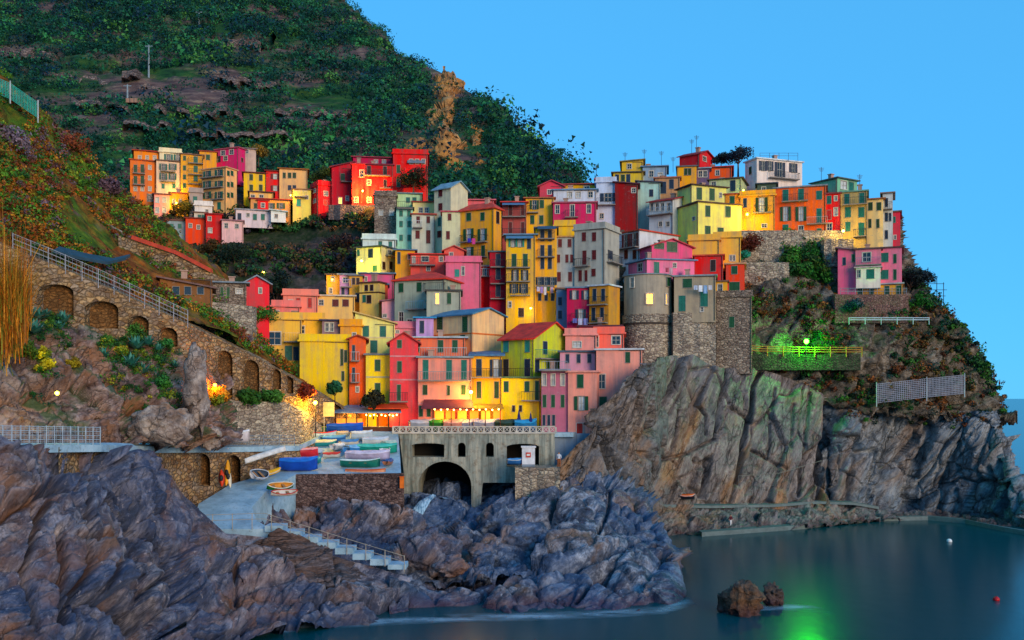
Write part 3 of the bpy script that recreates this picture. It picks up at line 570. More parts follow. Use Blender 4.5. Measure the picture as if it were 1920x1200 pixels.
def put_window(root, loc, rz, w_, h_, kind):
    """kind: first letter c closed shutters, o open shutters, w bare window, l lit window, d door, a dark opening; second letter shutter colour"""
    w_, h_ = rnd(w_), rnd(h_); k = kind[0]; cl = kind[1] if len(kind) > 1 else 'g'
    nm = 'door' if k == 'd' else 'window'
    fm = FRM['pale' if k in 'wld' else 'grey']
    wn = link(nm, cached(('fr', w_, h_, k in 'wld', k in 'wl'), lambda: frame_mesh(w_, h_, fm, .09 if k in 'wl' else .05)), root, loc, rz)
    if k in 'owla':
        pm = emit('#ffb040', 5.0) if k == 'l' else (flatm('#cfd6d8', .8) if kind.endswith('+') else GLASS)
        link('pane', cached(('pn', w_, h_, pm.name), lambda: pane_mesh(w_, h_, pm)), wn)
        if k != 'a': link('sash', cached(('sa', w_, h_), lambda: sash_mesh(w_, h_)), wn)
    if k == 'd':
        dm = flatm(SH.get(cl, cl), .55)
        m = MB(); a, c = w_/2, h_/2
        def mk():
            q = MB(); q.box(-a, a, .05, .1, -c, c)
            for z0, z1 in ((-c+.12, -.08), (.08, c-.12)):
                for x0, x1 in ((-a+.08, -.05), (.05, a-.08)): q.box(x0, x1, .03, .05, z0, z1)
            return q.mesh('leaf', dm)
        link('door_leaf', cached(('dl', w_, h_, cl), mk), wn)
    if k in 'co':
        sm = flatm(SH[cl], .5, .8); sw = rnd(w_/2) if k == 'c' else max(.3, rnd(w_/2)); sw = w_/2*.98 if k == 'c' else w_/2
        me = cached(('sh', w_, h_, cl), lambda: shutter_mesh(w_/2*.98, h_*.99, sm))
        if k == 'c':
            link('shutter', me, wn, (-w_/4, -.0, 0)); link('shutter', me, wn, (w_/4, 0, 0))
        else:
            link('shutter', me, wn, (-w_*.78-.08, -.08, 0)); link('shutter', me, wn, (w_*.78+.08, -.08, 0))
    return wn
ROOFM = {}
def roofmat(h):
    if h not in ROOFM:
        m, t, b = newmat('roof_'+h.strip('#')); n = NT(t); c = lin(h)
        k = n.noise(1.2, 5, None, .7); r = n.noise(6, 3)
        n.to(b, 'Base Color', n.mix(n.ramp(k, [(.35, (0, 0, 0)), (.7, (1, 1, 1))]), sc3(c, .6), sc3(c, 1.15))); b.inputs['Roughness'].default_value = .8
        wv = t.nodes.new('ShaderNodeTexWave'); wv.inputs['Scale'].default_value = 1.6; wv.inputs['Distortion'].default_value = 1.5
        n.bump(b, n.math('ADD', r, wv.outputs['Fac']), .5, .06); ROOFM[h] = m
    return ROOFM[h]
RAIL = flatm('#2c2f33', .5); SLABM = flatm('#8e8780', .85)
HOUSES = []
def autoY(bot): return 114+.105*(790-bot)
GRP = 'colourful village houses'
def house(label, c, top, bot, colr, win=(), th=None, Y=None, roof='flat', rh=12, rc='#7a5a48', bal=(), band=(), ext=5.0, D=7.0, name='house', chim=(), mat=None, awn=(), corn=None, grp=GRP):
    xl, xm, xr = c; Y = Y or autoY(bot); C = at(xm, top, Y); C2 = Vector((C.x, C.y))
    th = math.atan2(C.x, C.y) if th is None else R(th)
    A = Vector((-math.cos(th), math.sin(th))); B = Vector((math.sin(th), math.cos(th)))
    def solve(px, d): t = (px-CX)/F; return (t*C.y-C.x)/(d.x-t*d.y)
    LA = solve(xl, A); LB = solve(xr, B) if xr else D
    LA = min(max(LA, 1.2), 45); LB = min(max(LB, 1.2), 30)
    zt = C.z; zb = at(xm, bot, Y).z-ext; base = Vector((C.x, C.y, zb)); H = zt-zb
    root = empty(name, base, label, 'house' if 'tower' not in name else 'tower', grp)
    pt = lambda u, v, z: Vector((A.x*u+B.x*v, A.y*u+B.y*v, z-zb))
    RH = rh*Y/F
    fac = {'A': (C2+A*LA, -A, B, LA), 'B': (C2, B, A, LB)}
    wl = {'A': [], 'B': []}
    def onfac(px, py, f=None):
        f = f or ('A' if px <= xm else 'B'); O, U, In, L = fac[f]; t = (px-CX)/F; u = (t*O.y-O.x)/(U.x-t*U.y)
        return f, u, CZ+(HY-py)/F*(O.y+u*U.y), O.y+u*U.y
    for cols_, rows_, w_, h_, kd in win:
        for px in (cols_ if isinstance(cols_, (list, tuple)) else [cols_]):
            for py in (rows_ if isinstance(rows_, (list, tuple)) else [rows_]):
                f, u, z, yy = onfac(px, py); L = fac[f][3]
                _, u0, _, _ = onfac(px-w_/2, py, f); _, u1, _, _ = onfac(px+w_/2, py, f)
                ww = rnd(abs(u1-u0)*1.12); hh = rnd(h_*1.1*yy/F); ww = min(ww, L-.3)
                u = min(max(u, ww/2+.12), L-ww/2-.12); z = min(z, zt-.25-hh/2) if roof not in ('gA', 'gB') else z
                r = (u-ww/2, u+ww/2, z-hh/2, z+hh/2)
                if ww < .25 or any(r[0] < q[1]+.05 and r[1] > q[0]-.05 and r[2] < q[3]+.05 and r[3] > q[2]-.05 for q in wl[f]): continue
                wl[f].append(r); O, U, In, L = fac[f]; P = O+U*u
                put_window(root, Vector((P.x, P.y, z))-base, math.atan2(U.y, U.x), ww, hh, kd)
    # small shuttered windows where a storey front would otherwise stay bare
    if not any(k_ in label for k_ in ('blank', 'plain', 'block', 'wall', 'tower', 'terrace', 'stone', 'shed', 'gable', 'hut', 'parapet', 'attic')):
        rg = random.Random(label); O, U, In, L = fac['A']; zv = at(xm, bot, Y).z; nc = int(L/2.5)
        for r_ in range(int((zt-zv)/3.0)):
            for c_ in range(nc):
                u = L*(c_+.5)/nc+rg.uniform(-.25, .25); z = zt-1.6-r_*3.0; ww, hh = .7, 1.2
                if z-hh/2 < zv+.3 or rg.random() < .35 or any(u-ww/2 < q[1]+.55 and u+ww/2 > q[0]-.55 and z-hh/2 < q[3]+.5 and z+hh/2 > q[2]-.5 for q in wl['A']): continue
                wl['A'].append((u-ww/2, u+ww/2, z-hh/2, z+hh/2)); P = O+U*u
                put_window(root, Vector((P.x, P.y, z))-base, math.atan2(U.y, U.x), ww, hh, rg.choice(['cg', 'cg', 'cb', 'wk', 'ct', 'cm']))
    # walls with real openings
    m = MB()
    for f in 'AB':
        O, U, In, L = fac[f]; hs_ = [r for r in wl[f] if r[3] < zt-.02]
        us = sorted({0, L, *[x for r in hs_ for x in r[:2]]}); zs = sorted({zb, zt, *[x for r in hs_ for x in r[2:]]})
        W3 = lambda u, z, d=0: (O.x+U.x*u+In.x*d-base.x, O.y+U.y*u+In.y*d-base.y, z-zb)
        for a, b2 in zip(us[:-1], us[1:]):
            for e, g in zip(zs[:-1], zs[1:]):
                mu, mz = (a+b2)/2, (e+g)/2
                if any(r[0] < mu < r[1] and r[2] < mz < r[3] for r in hs_): continue
                m.poly([W3(a, e), W3(b2, e), W3(b2, g), W3(a, g)])
        for r in hs_:
            a, b2, e, g = r; d = .24
            for q in ([W3(a, e), W3(a, e, d), W3(a, g, d), W3(a, g)], [W3(b2, e), W3(b2, e, d), W3(b2, g, d), W3(b2, g)], [W3(a, e), W3(b2, e), W3(b2, e, d), W3(a, e, d)], [W3(a, g), W3(b2, g), W3(b2, g, d), W3(a, g, d)], [W3(a, e, d), W3(b2, e, d), W3(b2, g, d), W3(a, g, d)]): m.poly(q)
    m.poly([pt(0, LB, zb), pt(LA, LB, zb), pt(LA, LB, zt), pt(0, LB, zt)]); m.poly([pt(LA, 0, zb), pt(LA, LB, zb), pt(LA, LB, zt), pt(LA, 0, zt)]); m.poly([pt(0, 0, zt-.02), pt(LA, 0, zt-.02), pt(LA, LB, zt-.02), pt(0, LB, zt-.02)])
    rm = MB(); o = .38; T = .16; e0 = zt+.02
    if roof == 'gB':     # gable on the right-hand face, ridge along the left-hand face
        h = LB/2; k = RH/h
        for u in (0, LA): m.poly([pt(u, 0, zt), pt(u, LB, zt), pt(u, h, zt+RH)])
        for v0, s in ((0, -1), (LB, 1)):
            rm.slab([pt(-o, v0+s*o, e0+T-k*o), pt(LA+o, v0+s*o, e0+T-k*o), pt(LA+o, h, e0+T+RH), pt(-o, h, e0+T+RH)], T)
    elif roof == 'gA':
        h = LA/2; k = RH/h
        for v in (0, LB): m.poly([pt(0, v, zt), pt(LA, v, zt), pt(h, v, zt+RH)])
        for u0, s in ((0, -1), (LA, 1)):
            rm.slab([pt(u0+s*o, -o, e0+T-k*o), pt(u0+s*o, LB+o, e0+T-k*o), pt(h, LB+o, e0+T+RH), pt(h, -o, e0+T+RH)], T)
    elif roof == 'hip':
        i_ = min(LA, LB)*.45; ra, rb = pt(min(i_, LA*.5), LB/2, e0+T+RH), pt(max(LA-i_, LA*.5), LB/2, e0+T+RH); q = [pt(-o, -o, e0+T), pt(LA+o, -o, e0+T), pt(LA+o, LB+o, e0+T), pt(-o, LB+o, e0+T)]
        rm.slab(q, T); rm.poly([q[0], q[1], rb, ra]); rm.poly([q[2], q[3], ra, rb]); rm.poly([q[1], q[2], rb]); rm.poly([q[3], q[0], ra])
    elif roof == 'shed':  # rises from the street front to the back
        rm.slab([pt(-o, -o, e0+T), pt(LA+o, -o, e0+T), pt(LA+o, LB+o, e0+T+RH), pt(-o, LB+o, e0+T+RH)], T)
        m.poly([pt(0, 0, zt), pt(0, LB, zt), pt(0, LB, zt+RH)]); m.poly([pt(LA, 0, zt), pt(LA, LB, zt), pt(LA, LB, zt+RH)])
    elif roof == 'shedR':  # high on the left end, falling to the corner
        rm.slab([pt(-o, -o, e0+T), pt(LA+o, -o, e0+T+RH), pt(LA+o, LB+o, e0+T+RH), pt(-o, LB+o, e0+T)], T)
        m.poly([pt(0, 0, zt), pt(LA, 0, zt), pt(LA, 0, zt+RH)]); m.poly([pt(0, LB, zt), pt(LA, LB, zt), pt(LA, LB, zt+RH)])
    elif roof == 'shedL':
        rm.slab([pt(-o, -o, e0+T+RH), pt(LA+o, -o, e0+T), pt(LA+o, LB+o, e0+T), pt(-o, LB+o, e0+T+RH)], T)
        m.poly([pt(0, 0, zt), pt(LA, 0, zt), pt(0, 0, zt+RH)]); m.poly([pt(0, LB, zt), pt(LA, LB, zt), pt(0, LB, zt+RH)])
        m.poly([pt(0, 0, zt), pt(0, LB, zt), pt(0, LB, zt+RH), pt(0, 0, zt+RH)])
    else:
        f_ = .26; rm.slab([pt(-f_, -f_, zt+.2), pt(LA+f_, -f_, zt+.2), pt(LA+f_, LB+f_, zt+.2), pt(-f_, LB+f_, zt+.2)], .198)
        if roof == 'par':
            for q in ((-.1, LA+.1, -.1, .12), (-.1, LA+.1, LB-.12, LB+.1), (-.1, .12, .12, LB-.12), (LA-.12, LA+.1, .12, LB-.12)):
                rm.hexa([pt(q[0], q[2], zt+.2), pt(q[1], q[2], zt+.2), pt(q[1], q[3], zt+.2), pt(q[0], q[3], zt+.2), pt(q[0], q[2], zt+.9), pt(q[1], q[2], zt+.9), pt(q[1], q[3], zt+.9), pt(q[0], q[3], zt+.9)])
    wm = STONE if mat == 'STONE' else plaster(colr); m.obj('wall', wm, root)
    rr_ = rm.obj('roof', wm if roof == 'par' else roofmat(rc), root)
    if LA > 3.5:
        q = MB(); q.tube(pt(.14, -.09, zb+.2), pt(.14, -.09, zt-.05), .05, k=5); q.tube(pt(.14, -.09, zt-.1), pt(LA*.5, -.12, zt-.04), .035, k=5)
        q.obj('drainpipe', flatm('#6a5a50', .6), root)
    if not chim and LA > 3 and random.Random(label+'c').random() < .55:
        rg = random.Random(label+'d'); chim = [(rg.uniform(.2, .8), rg.uniform(.2, .6), rg.uniform(.6, 1.1))]
    for (u_, v_, hh) in chim:
        q = MB(); q.box(-.3, .3, -.3, .3, -1.5, hh).box(-.4, .4, -.4, .4, hh, hh+.12); p = pt(LA*u_, LB*v_, zt+(RH*.6 if roof in ('gA', 'gB', 'hip') else .2))
        q.obj('chimney', plaster('#b09080'), rr_, p, -th)
    for bb in bal:
        x0, x1, py = bb[:3]; f, u0, z, yy = onfac(x0, py, None if (x0+x1)/2 <= xm or x0 > xm else 'A'); _, u1, _, _ = onfac(x1, py, f); O, U, In, L = fac[f]
        u0, u1 = max(u0, -.2), min(u1, L+.2); P = O+U*((u0+u1)/2); wd = (u1-u0)/2; z = CZ+(HY-py)/F*yy; dp = .9
        if wd < .3: continue
        q = MB(); q.box(-wd, wd, -dp, -.003, -.14, 0)
        bo = q.obj('balcony', SLABM, root, Vector((P.x, P.y, z))-base, math.atan2(U.y, U.x))
        q = MB(); nb = max(3, int(2*wd/.28))
        for i in range(nb+1): x = -wd+.03+i*(2*wd-.06)/nb; q.box(x-.015, x+.015, -dp+.02, -dp+.05, 0, .95)
        for y_ in (-dp+.3, -dp+.6):
            for x in (-wd+.03, wd-.03): q.box(x-.015, x+.015, y_-.015, y_+.015, 0, .95)
        q.box(-wd, wd, -dp+.01, -dp+.06, .95, 1.0).box(-wd, -wd+.05, -dp+.06, 0, .95, 1.0).box(wd-.05, wd, -dp+.06, 0, .95, 1.0)
        q.obj('railing', RAIL if len(bb) < 4 else flatm(bb[3], .7), bo)
    for py, hc in band:
        f, u, z, yy = onfac(xm-2, py); q = MB()
        q.hexa([pt(-.05, -.05, z-.09), pt(LA, -.05, z-.09), pt(LA, .1, z-.09), pt(-.05, .1, z-.09), pt(-.05, -.05, z+.09), pt(LA, -.05, z+.09), pt(LA, .1, z+.09), pt(-.05, .1, z+.09)])
        if xr: q.hexa([pt(-.05, .1, z-.09), pt(.1, .1, z-.09), pt(.1, LB, z-.09), pt(-.05, LB, z-.09), pt(-.05, .1, z+.09), pt(.1, .1, z+.09), pt(.1, LB, z+.09), pt(-.05, LB, z+.09)])
        q.obj('moulding', flatm(hc, .8), root)
    for x0, x1, py, dp, hc in awn:
        f, u0, z, yy = onfac(x0, py, 'A' if x0 <= xm-2 else 'B'); _, u1, _, _ = onfac(x1, py, f); O, U, In, L = fac[f]; P = O+U*((u0+u1)/2); wd = abs(u1-u0)/2
        q = MB(); q.slab([(-wd, -.01, 0), (-wd, -dp, -.55), (wd, -dp, -.55), (wd, -.01, 0)], .06); q.obj('awning', flatm(hc, .8), root, Vector((P.x, P.y, z))-base, math.atan2(U.y, U.x))
    HOUSES.append((label, c, top, bot, Y)); return root, dict(C=C, A=A, B=B, LA=LA, LB=LB, zt=zt, RH=RH, base=base, onfac=onfac, pt=pt)

FARG = 'houses of the far hamlet on the left'
# far hamlet (left)
def fh(label, c, top, bot, colr, win=(), Y=188, **k): k.setdefault('ext', 2.5); k.setdefault('D', 8.5); return house(label, c, top, bot, colr, win, Y=Y, grp=FARG, **k)
fh('tall orange house at the left end of the far hamlet', (244, 292, None), 303, 366, '#f07818', [((254, 267), (316, 337), 5.5, 13, 'cg'), (281, (314, 334), 5, 7, 'wk'), ((254, 267, 281), 354, 5, 7, 'wk')], rc='#c05020', bal=[(249, 272, 325), (249, 272, 346)])
fh('orange top storey set back above the tall orange far house', (251, 299, None), 286, 304, '#f28a20', [((262, 276, 290), 296, 5, 7, 'wg')], Y=190, roof='hip', rh=6, rc='#b83a1c')
fh('cream and pink house beside the tall orange far house', (293, 339, None), 304, 362, '#f4c8a4', [((306, 324), (313, 331), 6, 11, 'ot'), ((306, 326), 349, 5, 8, 'ct')], Y=188.5, bal=[(301, 329, 321), (301, 329, 340)])
fh('cream attic storey with pale terrace in the far hamlet', (299, 340, None), 288, 304, '#f4dcb0', [((316, 334), 295, 6, 11, 'ot')], Y=190.5, roof='par')
fh('golden yellow house with stacked balconies in the far hamlet', (339, 381, None), 292, 368, '#eaa41a', [(346, (296, 315, 332, 348), 5, 8, 'cg'), (367, (299, 317, 334), 6, 11, 'ct')], Y=189, bal=[(353, 381, 306), (353, 381, 327), (353, 381, 345)])
fh('small golden house under the pink gable in the far hamlet', (374, 406, None), 286, 330, '#f0a418', [(390, 295, 6, 9, 'cg')], Y=192, rc='#a03a20')
fh('magenta pink house at the top of the far hamlet', (404, 447, 460), 277, 322, '#e0306a', [((418, 434), 284, 7, 8, 'wb'), ((423,), 297, 6, 8, 'wb'), (406, 299, 5, 10, 'ob'), (454, 300, 4, 7, 'cr')], th=22, Y=193, rc='#b84a5a')
fh('small pale house behind the magenta far house', (458, 480, None), 280, 305, '#cdb0a0', [(463, 284, 5, 6, 'wk')], Y=198, roof='gB', rh=5, rc='#8a7a74')
fh('tall peach house with three balcony rows in the far hamlet', (379, 424, 444), 314, 398, '#f0b878', [((389, 411), (324, 346, 366), 6, 12, 'ot'), (411, 386, 6, 12, 'ct'), ((428, 435), (325, 346, 366), 4, 8, 'cg')], th=24, Y=181, bal=[(379, 420, 335), (379, 420, 355), (400, 420, 375)], rc='#c89a70')
fh('pink house with yellow shutters low in the far hamlet', (289, 318, None), 366, 414, '#f09a90', [((295, 308), (375, 394), 6, 9, 'w+')], Y=182, roof='shed', rh=4, rc='#6a3a44')
fh('ochre house washed by lamplight low in the far hamlet', (318, 352, None), 364, 412, '#f0a830', [((326, 338), (378, 396), 4, 7, 'wk')], Y=183.5, rc='#b04a2c')  # yellow lamplight on this side wall is put into its colour
fh('yellow end house of the far hamlet terrace row', (457, 499, None), 326, 364, '#fcc010', [((471, 489), (332, 352), 5.5, 10, 'cn')], Y=186, roof='shed', rh=3, rc='#7a2a24')
fh('bright red middle house of the far hamlet terrace row', (499, 524, None), 322, 362, '#ea2416', [((516,), (331, 353), 6, 9, 'or+')], Y=186.3, roof='shed', rh=3, rc='#7a2a24')
fh('peach end house of the far hamlet terrace row', (524, 576, None), 319, 358, '#f4b878', [((533, 543, 552), 329, 5, 9, 'cn'), ((543, 552), 352, 5, 8, 'cb')], Y=186.6, roof='shed', rh=4, rc='#b0641c')
fh('small yellow house with blue balcony door below the red row', (549, 583, None), 357, 392, '#f6d86c', [(560, 380, 7, 12, 'cT'), (575, 370, 5, 6, 'wk')], Y=178, bal=[(551, 576, 369, '#c8c8d8')])
fh('low orange and cream house in front of the terrace row', (470, 544, None), 376, 398, '#f2a04c', [((479,), 386, 5, 9, 'cn'), ((508, 527), 386, 6, 9, 'og')], Y=178, roof='shed', rh=4, rc='#a83020')
fh('small red house front among the cream low houses', (483, 503, None), 377, 397, '#e02c1c', [(493, 385, 6, 8, 'wk')], Y=177, rc='#a02a1c')
fh('long white house at the lower edge of the far hamlet', (442, 512, None), 396, 420, '#d8c8cc', [((449,), 407, 6, 13, 'cb'), ((465,), 403, 5, 6, 'wk'), ((478, 493), 407, 6, 10, 'ct')], Y=174, rc='#9aa0a8', ext=.8)
fh('white curved shed under a pale awning below the low orange house', (508, 536, None), 398, 412, '#dce4e0', [(518, 405, 5, 6, 'wk')], Y=173, roof='shedR', rh=3, rc='#cfe4e0', ext=.5)
fh('grey blue hut at the lowest edge of the far hamlet', (313, 348, None), 415, 437, '#8fa4ac', [((322, 337), 424, 6, 8, 'ct')], Y=172, rc='#7a4a3c')
fh('orange red hut beside the grey blue hut', (348, 384, None), 411, 433, '#e84c20', [(357, 423, 5, 7, 'wk'), (372, 426, 5, 7, 'wk')], Y=171.5, rc='#8a3020')
fh('white walled house between the orange and crimson huts', (364, 388, None), 400, 420, '#d0c8b8', [((374, 381), 409, 5, 12, 'ct')], Y=172.5)
fh('crimson hut with white window frame in the far hamlet', (386, 416, None), 403, 434, '#d01818', [(393, 410, 5, 7, 'w'), (394, 432, 6, 8, 'w+')], Y=170.5, rc='#a02020')
fh('pale pink hut at the lower right of the far hamlet', (416, 456, None), 415, 438, '#e8b8b8', [(424, 423, 6, 8, 'wb'), (444, 424, 6, 7, 'wk')], Y=170, rc='#a0707a')
fh('grey lilac house with parapet under the tall peach house', (355, 380, None), 362, 406, '#a8988e', [(366, 374, 7, 10, 'ct')], Y=180.5, roof='par')
fh('white terrace house under the tall peach house', (365, 398, None), 387, 404, '#e0dcd4', [(400-12, 396, 5, 6, 'wk')], Y=177, roof='par')
fh('cream pavilion between the yellow row and the low orange house', (468, 512, None), 362, 380, '#f0bc6c', [((474, 490), 370, 7, 8, 'wk')], Y=181, roof='shed', rh=2, rc='#5a3428')
# crimson houses
fh('small crimson house left of the big crimson house', (583, 597, 624), 347, 392, '#d01830', [((590,), (358, 377), 4, 7, 'w+'), (611, 363, 6, 8, 'w'), (610, 380, 5, 9, 'cR')], th=60, Y=176, roof='par')
b1, i1 = fh('low crimson wing with sloping roof by the orange lamp', (622, 662, None), 316, 388, '#c41c34', [((638,), 376, 6, 10, 'l'), (651, 372, 5, 8, 'wk')], Y=177, roof='shedL', rh=12, rc='#8a2438', bal=[(640, 661, 341)])
fh('big crimson house with balconies in the centre left', (660, 737, None), 310, 390, '#cc1a2c', [((692, 722), 318, 6, 15, 'cm'), (692, 342, 6, 9, 'wk'), (722, 344, 5, 12, 'cm'), ((692, 668), 375, 6, 9, 'wk')], Y=174, bal=[(684, 732, 329), (712, 733, 353)], chim=[(.85, .4, 1.6), (.5, .5, 1.3)], rc='#9a2438')
fh('scarlet end of the crimson block with dormer windows', (737, 802, None), 290, 366, '#e01c24', [((747,), (317, 343), 6, 13, 'cg'), ((771, 782, 794), 303, 6, 8, 'wk')], Y=175, roof='par', awn=[(764, 797, 300, .5, '#7a8690')])
fh('small red roofed cottage behind the crimson block', (662, 735, None), 297, 315, '#b82850', [((705, 720), 303, 6, 6, 'w+')], Y=180, roof='shed', rh=6, rc='#a83048')

# centre left of the village
house('tall bare stone house below the crimson block', (702, 743, None), 368, 452, '#8a6a60', [((714, 734), 399, 6, 9, 'w+'), ((713, 733), 446, 5, 9, 'ct')], Y=158, mat='STONE', rc='#9a8a80', roof='par')
house('mint green house with three rows of small windows', (743, 774, None), 391, 474, '#9ad4bc', [((752, 767), (400, 420, 446), 5, 10, 'ct')], Y=155, roof='flat', rc='#2c4038', bal=[(744, 774, 391)])
house('pale mint upper house with roof terrace', (744, 790, None), 364, 395, '#b8d8a0', [((765, 777), 375, 6, 8, 'ct')], Y=160, roof='flat', rc='#6a8a8a')
house('cream house with terrace below the crimson block', (774, 814, None), 380, 402, '#f0d890', [((789, 800), 394, 6, 8, 'wk')], Y=157.5, rc='#a03824', roof='flat')
house('cream house with dark red shutters and small balcony', (772, 816, None), 403, 463, '#c8c8b4', [((784, 803), 412, 5.5, 11, 'cr'), ((783,), 440, 6, 13, 'cr'), (803, 444, 6, 22, 'cr')], Y=153.5, bal=[(774, 792, 427, '#cfd4d8')], rc='#b04030')
house('slender cream tower house with white gable end', (814, 845, 877), 351, 460, '#cfc9a8', [(826, (362, 388), 6, 12, 'cr'), (824, 416, 5, 14, 'ct'), (824, 439, 6, 11, 'cr')], th=38, Y=152, roof='gB', rh=14, rc='#7aa0b0', name='tower_house')
house('pale green house between tower house and golden house', (829, 863, None), 398, 462, '#c8c9a4', [((843, 840), 407, 5, 11, 'cr'), (840, 441, 6, 13, 'cr')], Y=150, rc='#c04a58')
house('pink rooftop storey behind the golden yellow house', (846, 926, None), 376, 396, '#e86a72', [((856, 872), 387, 7, 8, 'w+')], Y=158, roof='hip', rh=6, rc='#e06a78')
house('golden yellow house with green shutters and rounded corner', (863, 926, 940), 391, 488, '#f4a61c', [((879, 905), 406, 7, 14, 'cg'), ((879, 905), 440, 7, 20, 'og+'), (879, 474, 7, 19, 'og+'), (906, 471, 6, 19, 'cg'), (933, 408, 5, 20, 'cm')], th=30, Y=147, roof='hip', rh=13, rc='#d8442c', bal=[(867, 889, 455), (893, 915, 455), (867, 914, 485)], chim=[(.3, .5, 1.2)])
house('pale yellow house left of the ochre house below lamp', (668, 716, 742), 462, 516, '#e8dc94', [(672, 470, 4, 10, 'ct'), (695, 466, 8, 15, 'cb'), (731, 470, 6, 8, 'wk'), (703, 503, 7, 9, 'ct'), ((719, 733), 498, 5, 13, 'cm')], th=25, Y=145, roof='flat', rc='#3c4a48', bal=[(722, 741, 478)])
house('small white terrace house above the pale yellow house', (680, 742, None), 450, 466, '#cfe0d8', [((713, 732), 447+10, 6, 9, 'ct')], Y=149, roof='par')
house('ochre house with blue grey roof right of pale yellow house', (741, 778, None), 470, 520, '#e0a024', [(748, 482, 5, 20, 'cb'), (768, 481, 5, 8, 'wk')], Y=144, roof='shed', rh=8, rc='#5a7a94')
house('salmon house with red roof and long balcony', (770, 836, None), 478, 524, '#e85850', [(776, 487, 5, 10, 'w+'), (803, 503, 6, 8, 'wk'), (827, 480, 6, 8, 'wk'), (797, 484, 12, 8, 'wk')], Y=143, roof='shed', rh=12, rc='#e03020', bal=[(768, 816, 497)])
house('coral house block left of the pink arched house', (833, 870, None), 470, 505, '#f2655a', [(846, 478, 6, 8, 'wk')], Y=145, roof='gA', rh=8, rc='#d05a4c')
house('rosy pink house with curved top terrace', (836, 902, None), 492, 548, '#e0708c', [(868, 508, 5, 14, 'wk'), (857, 512, 7, 12, 'cT'), (850, 530, 6, 11, 'wk')], Y=138, roof='par', rc='#d890a0')
house('red house below the golden house balcony', (885, 920, None), 500, 566, '#d8202c', [(893, 533, 6, 18, 'cm'), (909, 493+14, 6, 12, 'wk')], Y=139, rc='#c0b0a8', bal=[(884, 920, 518, '#c8c0bc')])
house('dark crimson narrow house left of tall yellow house', (918, 949, None), 473, 600, '#b01c34', [((934,), (487, 513, 545), 7, 19, 'cb')], Y=137, rc='#5a7078', bal=[(920, 946, 501), (920, 946, 532), (920, 946, 560)])
house('brick red house with long balconies at the hill foot', (942, 987, None), 380, 448, '#a8504c', [((957, 980), (393, 427), 6, 19, 'cr')], Y=150, roof='shed', rh=6, rc='#d83430', bal=[(942, 986, 407), (942, 986, 442)], awn=[(942, 984, 380, 1.4, '#5a84a8')])
house('yellow house with paired green shutters in the centre', (986, 1038, None), 372, 438, '#f6b414', [((1002,), 383, 6, 15, 'og'), (1016, 380, 6, 13, 'cg'), ((998, 1015), 412, 6, 14, 'cg')], Y=151, roof='shed', rh=5, rc='#b86a40', bal=[(988, 1009, 399)])
house('tall yellow house with three balconies, left of the pair', (949, 1004, None), 441, 608, '#f8b81c', [((962, 975), 455, 6, 15, 'oT+'), (992, 455, 6, 20, 'cb'), ((964, 985), 488, 7, 21, 'cg'), ((966, 984), 516, 5, 18, 'ob+'), ((964, 982), 541, 6, 16, 'ob'), (956, 571, 5, 10, 'wk')], Y=135, roof='shed', rh=4, rc='#6a94b0', bal=[(950, 994, 502), (950, 994, 528), (957, 994, 554)], awn=[(949, 1000, 441, 1.0, '#5a88a8')])
house('tall yellow house with laundry, right of the pair', (1004, 1044, None), 428, 600, '#f4ac14', [((1017, 1031), (437, 470, 494), 6.5, 18, 'cb'), ((1012, 1024, 1036), 527, 6, 13, 'ob'), ((1012, 1024, 1036), 557, 5, 12, 'cb')], Y=136, roof='flat', rc='#3a4a5a', bal=[(1008, 1040, 448), (1008, 1040, 482), (1004, 1040, 537)], awn=[(1008, 1042, 424, 1.2, '#3a5a74')])
house('small golden block above the grey house with red shutters', (1040, 1078, None), 424, 452, '#f6b810', [], Y=143, roof='par')
house('magenta house with white window frames', (1037, 1118, None), 380, 428, '#cc3460', [((1045, 1104), 391, 7, 15, 'wb'), (1073, 394, 7, 23, 'wb')], Y=149, roof='flat', rc='#b04a60', bal=[(1060, 1084, 408)])
house('white attic with skylight over the magenta house', (1038, 1118, None), 356, 380, '#c8d0dc', [((1068, 1084), 364, 8, 10, 'w+'), ((1107,), 364, 8, 10, 'wb')], Y=152, roof='shed', rh=5, rc='#6a98b8')
house('bluish white narrow house beside the dark red wall', (1118, 1155, None), 342, 412, '#c0cce0', [((1140,), 370, 12, 14, 'ob'), (1128, 405, 6, 9, 'wk')], Y=154, roof='par', bal=[(1118, 1154, 385)])
house('house with a blank dark red side wall', (1153, 1196, None), 346, 416, '#8e1420', [(1188, 357, 6, 8, 'wk')], Y=153, roof='shedR', rh=5, rc='#5a3040')
house('grey house with small dark red shutters, left half', (1043, 1078, None), 445, 545, '#a4a8a4', [((1050, 1068), 454, 6, 14, 'cr'), ((1044, 1053, 1063, 1072), 485, 4.5, 13, 'cr'), ((1048, 1069), 519, 6.5, 16, 'cr')], Y=136.5, rc='#c08a4a')
house('tall grey house with dark red shutters, right half', (1077, 1134, 1161), 428, 545, '#a8a89c', [((1095, 1114), 444, 7, 15, 'cr'), (1096, 483, 7, 24, 'cr'), (1114, 478, 7, 16, 'cr'), (1113, 511, 7, 12, 'cr'), ((1088, 1099), 517, 5, 18, 'cr'), (1144, 478, 8, 15, 'cb')], th=28, Y=134, roof='par', rc='#8a8478', bal=[(1079, 1107, 500), (1137, 1158, 490)])
house('blue shadowed narrow house in the alley', (1043, 1064, None), 542, 610, '#6a86a0', [((1050,), (565, 590), 6, 14, 'cb')], Y=133.5)  # blue shade of the alley is put into the wall colour
house('magenta lower house with white shutters', (1063, 1106, None), 540, 618, '#b82850', [((1077, 1099), 553, 6, 15, 'ob+'), (1089, 589, 8, 17, 'ob+')], Y=131, rc='#6a88a0', bal=[(1072, 1103, 602)])
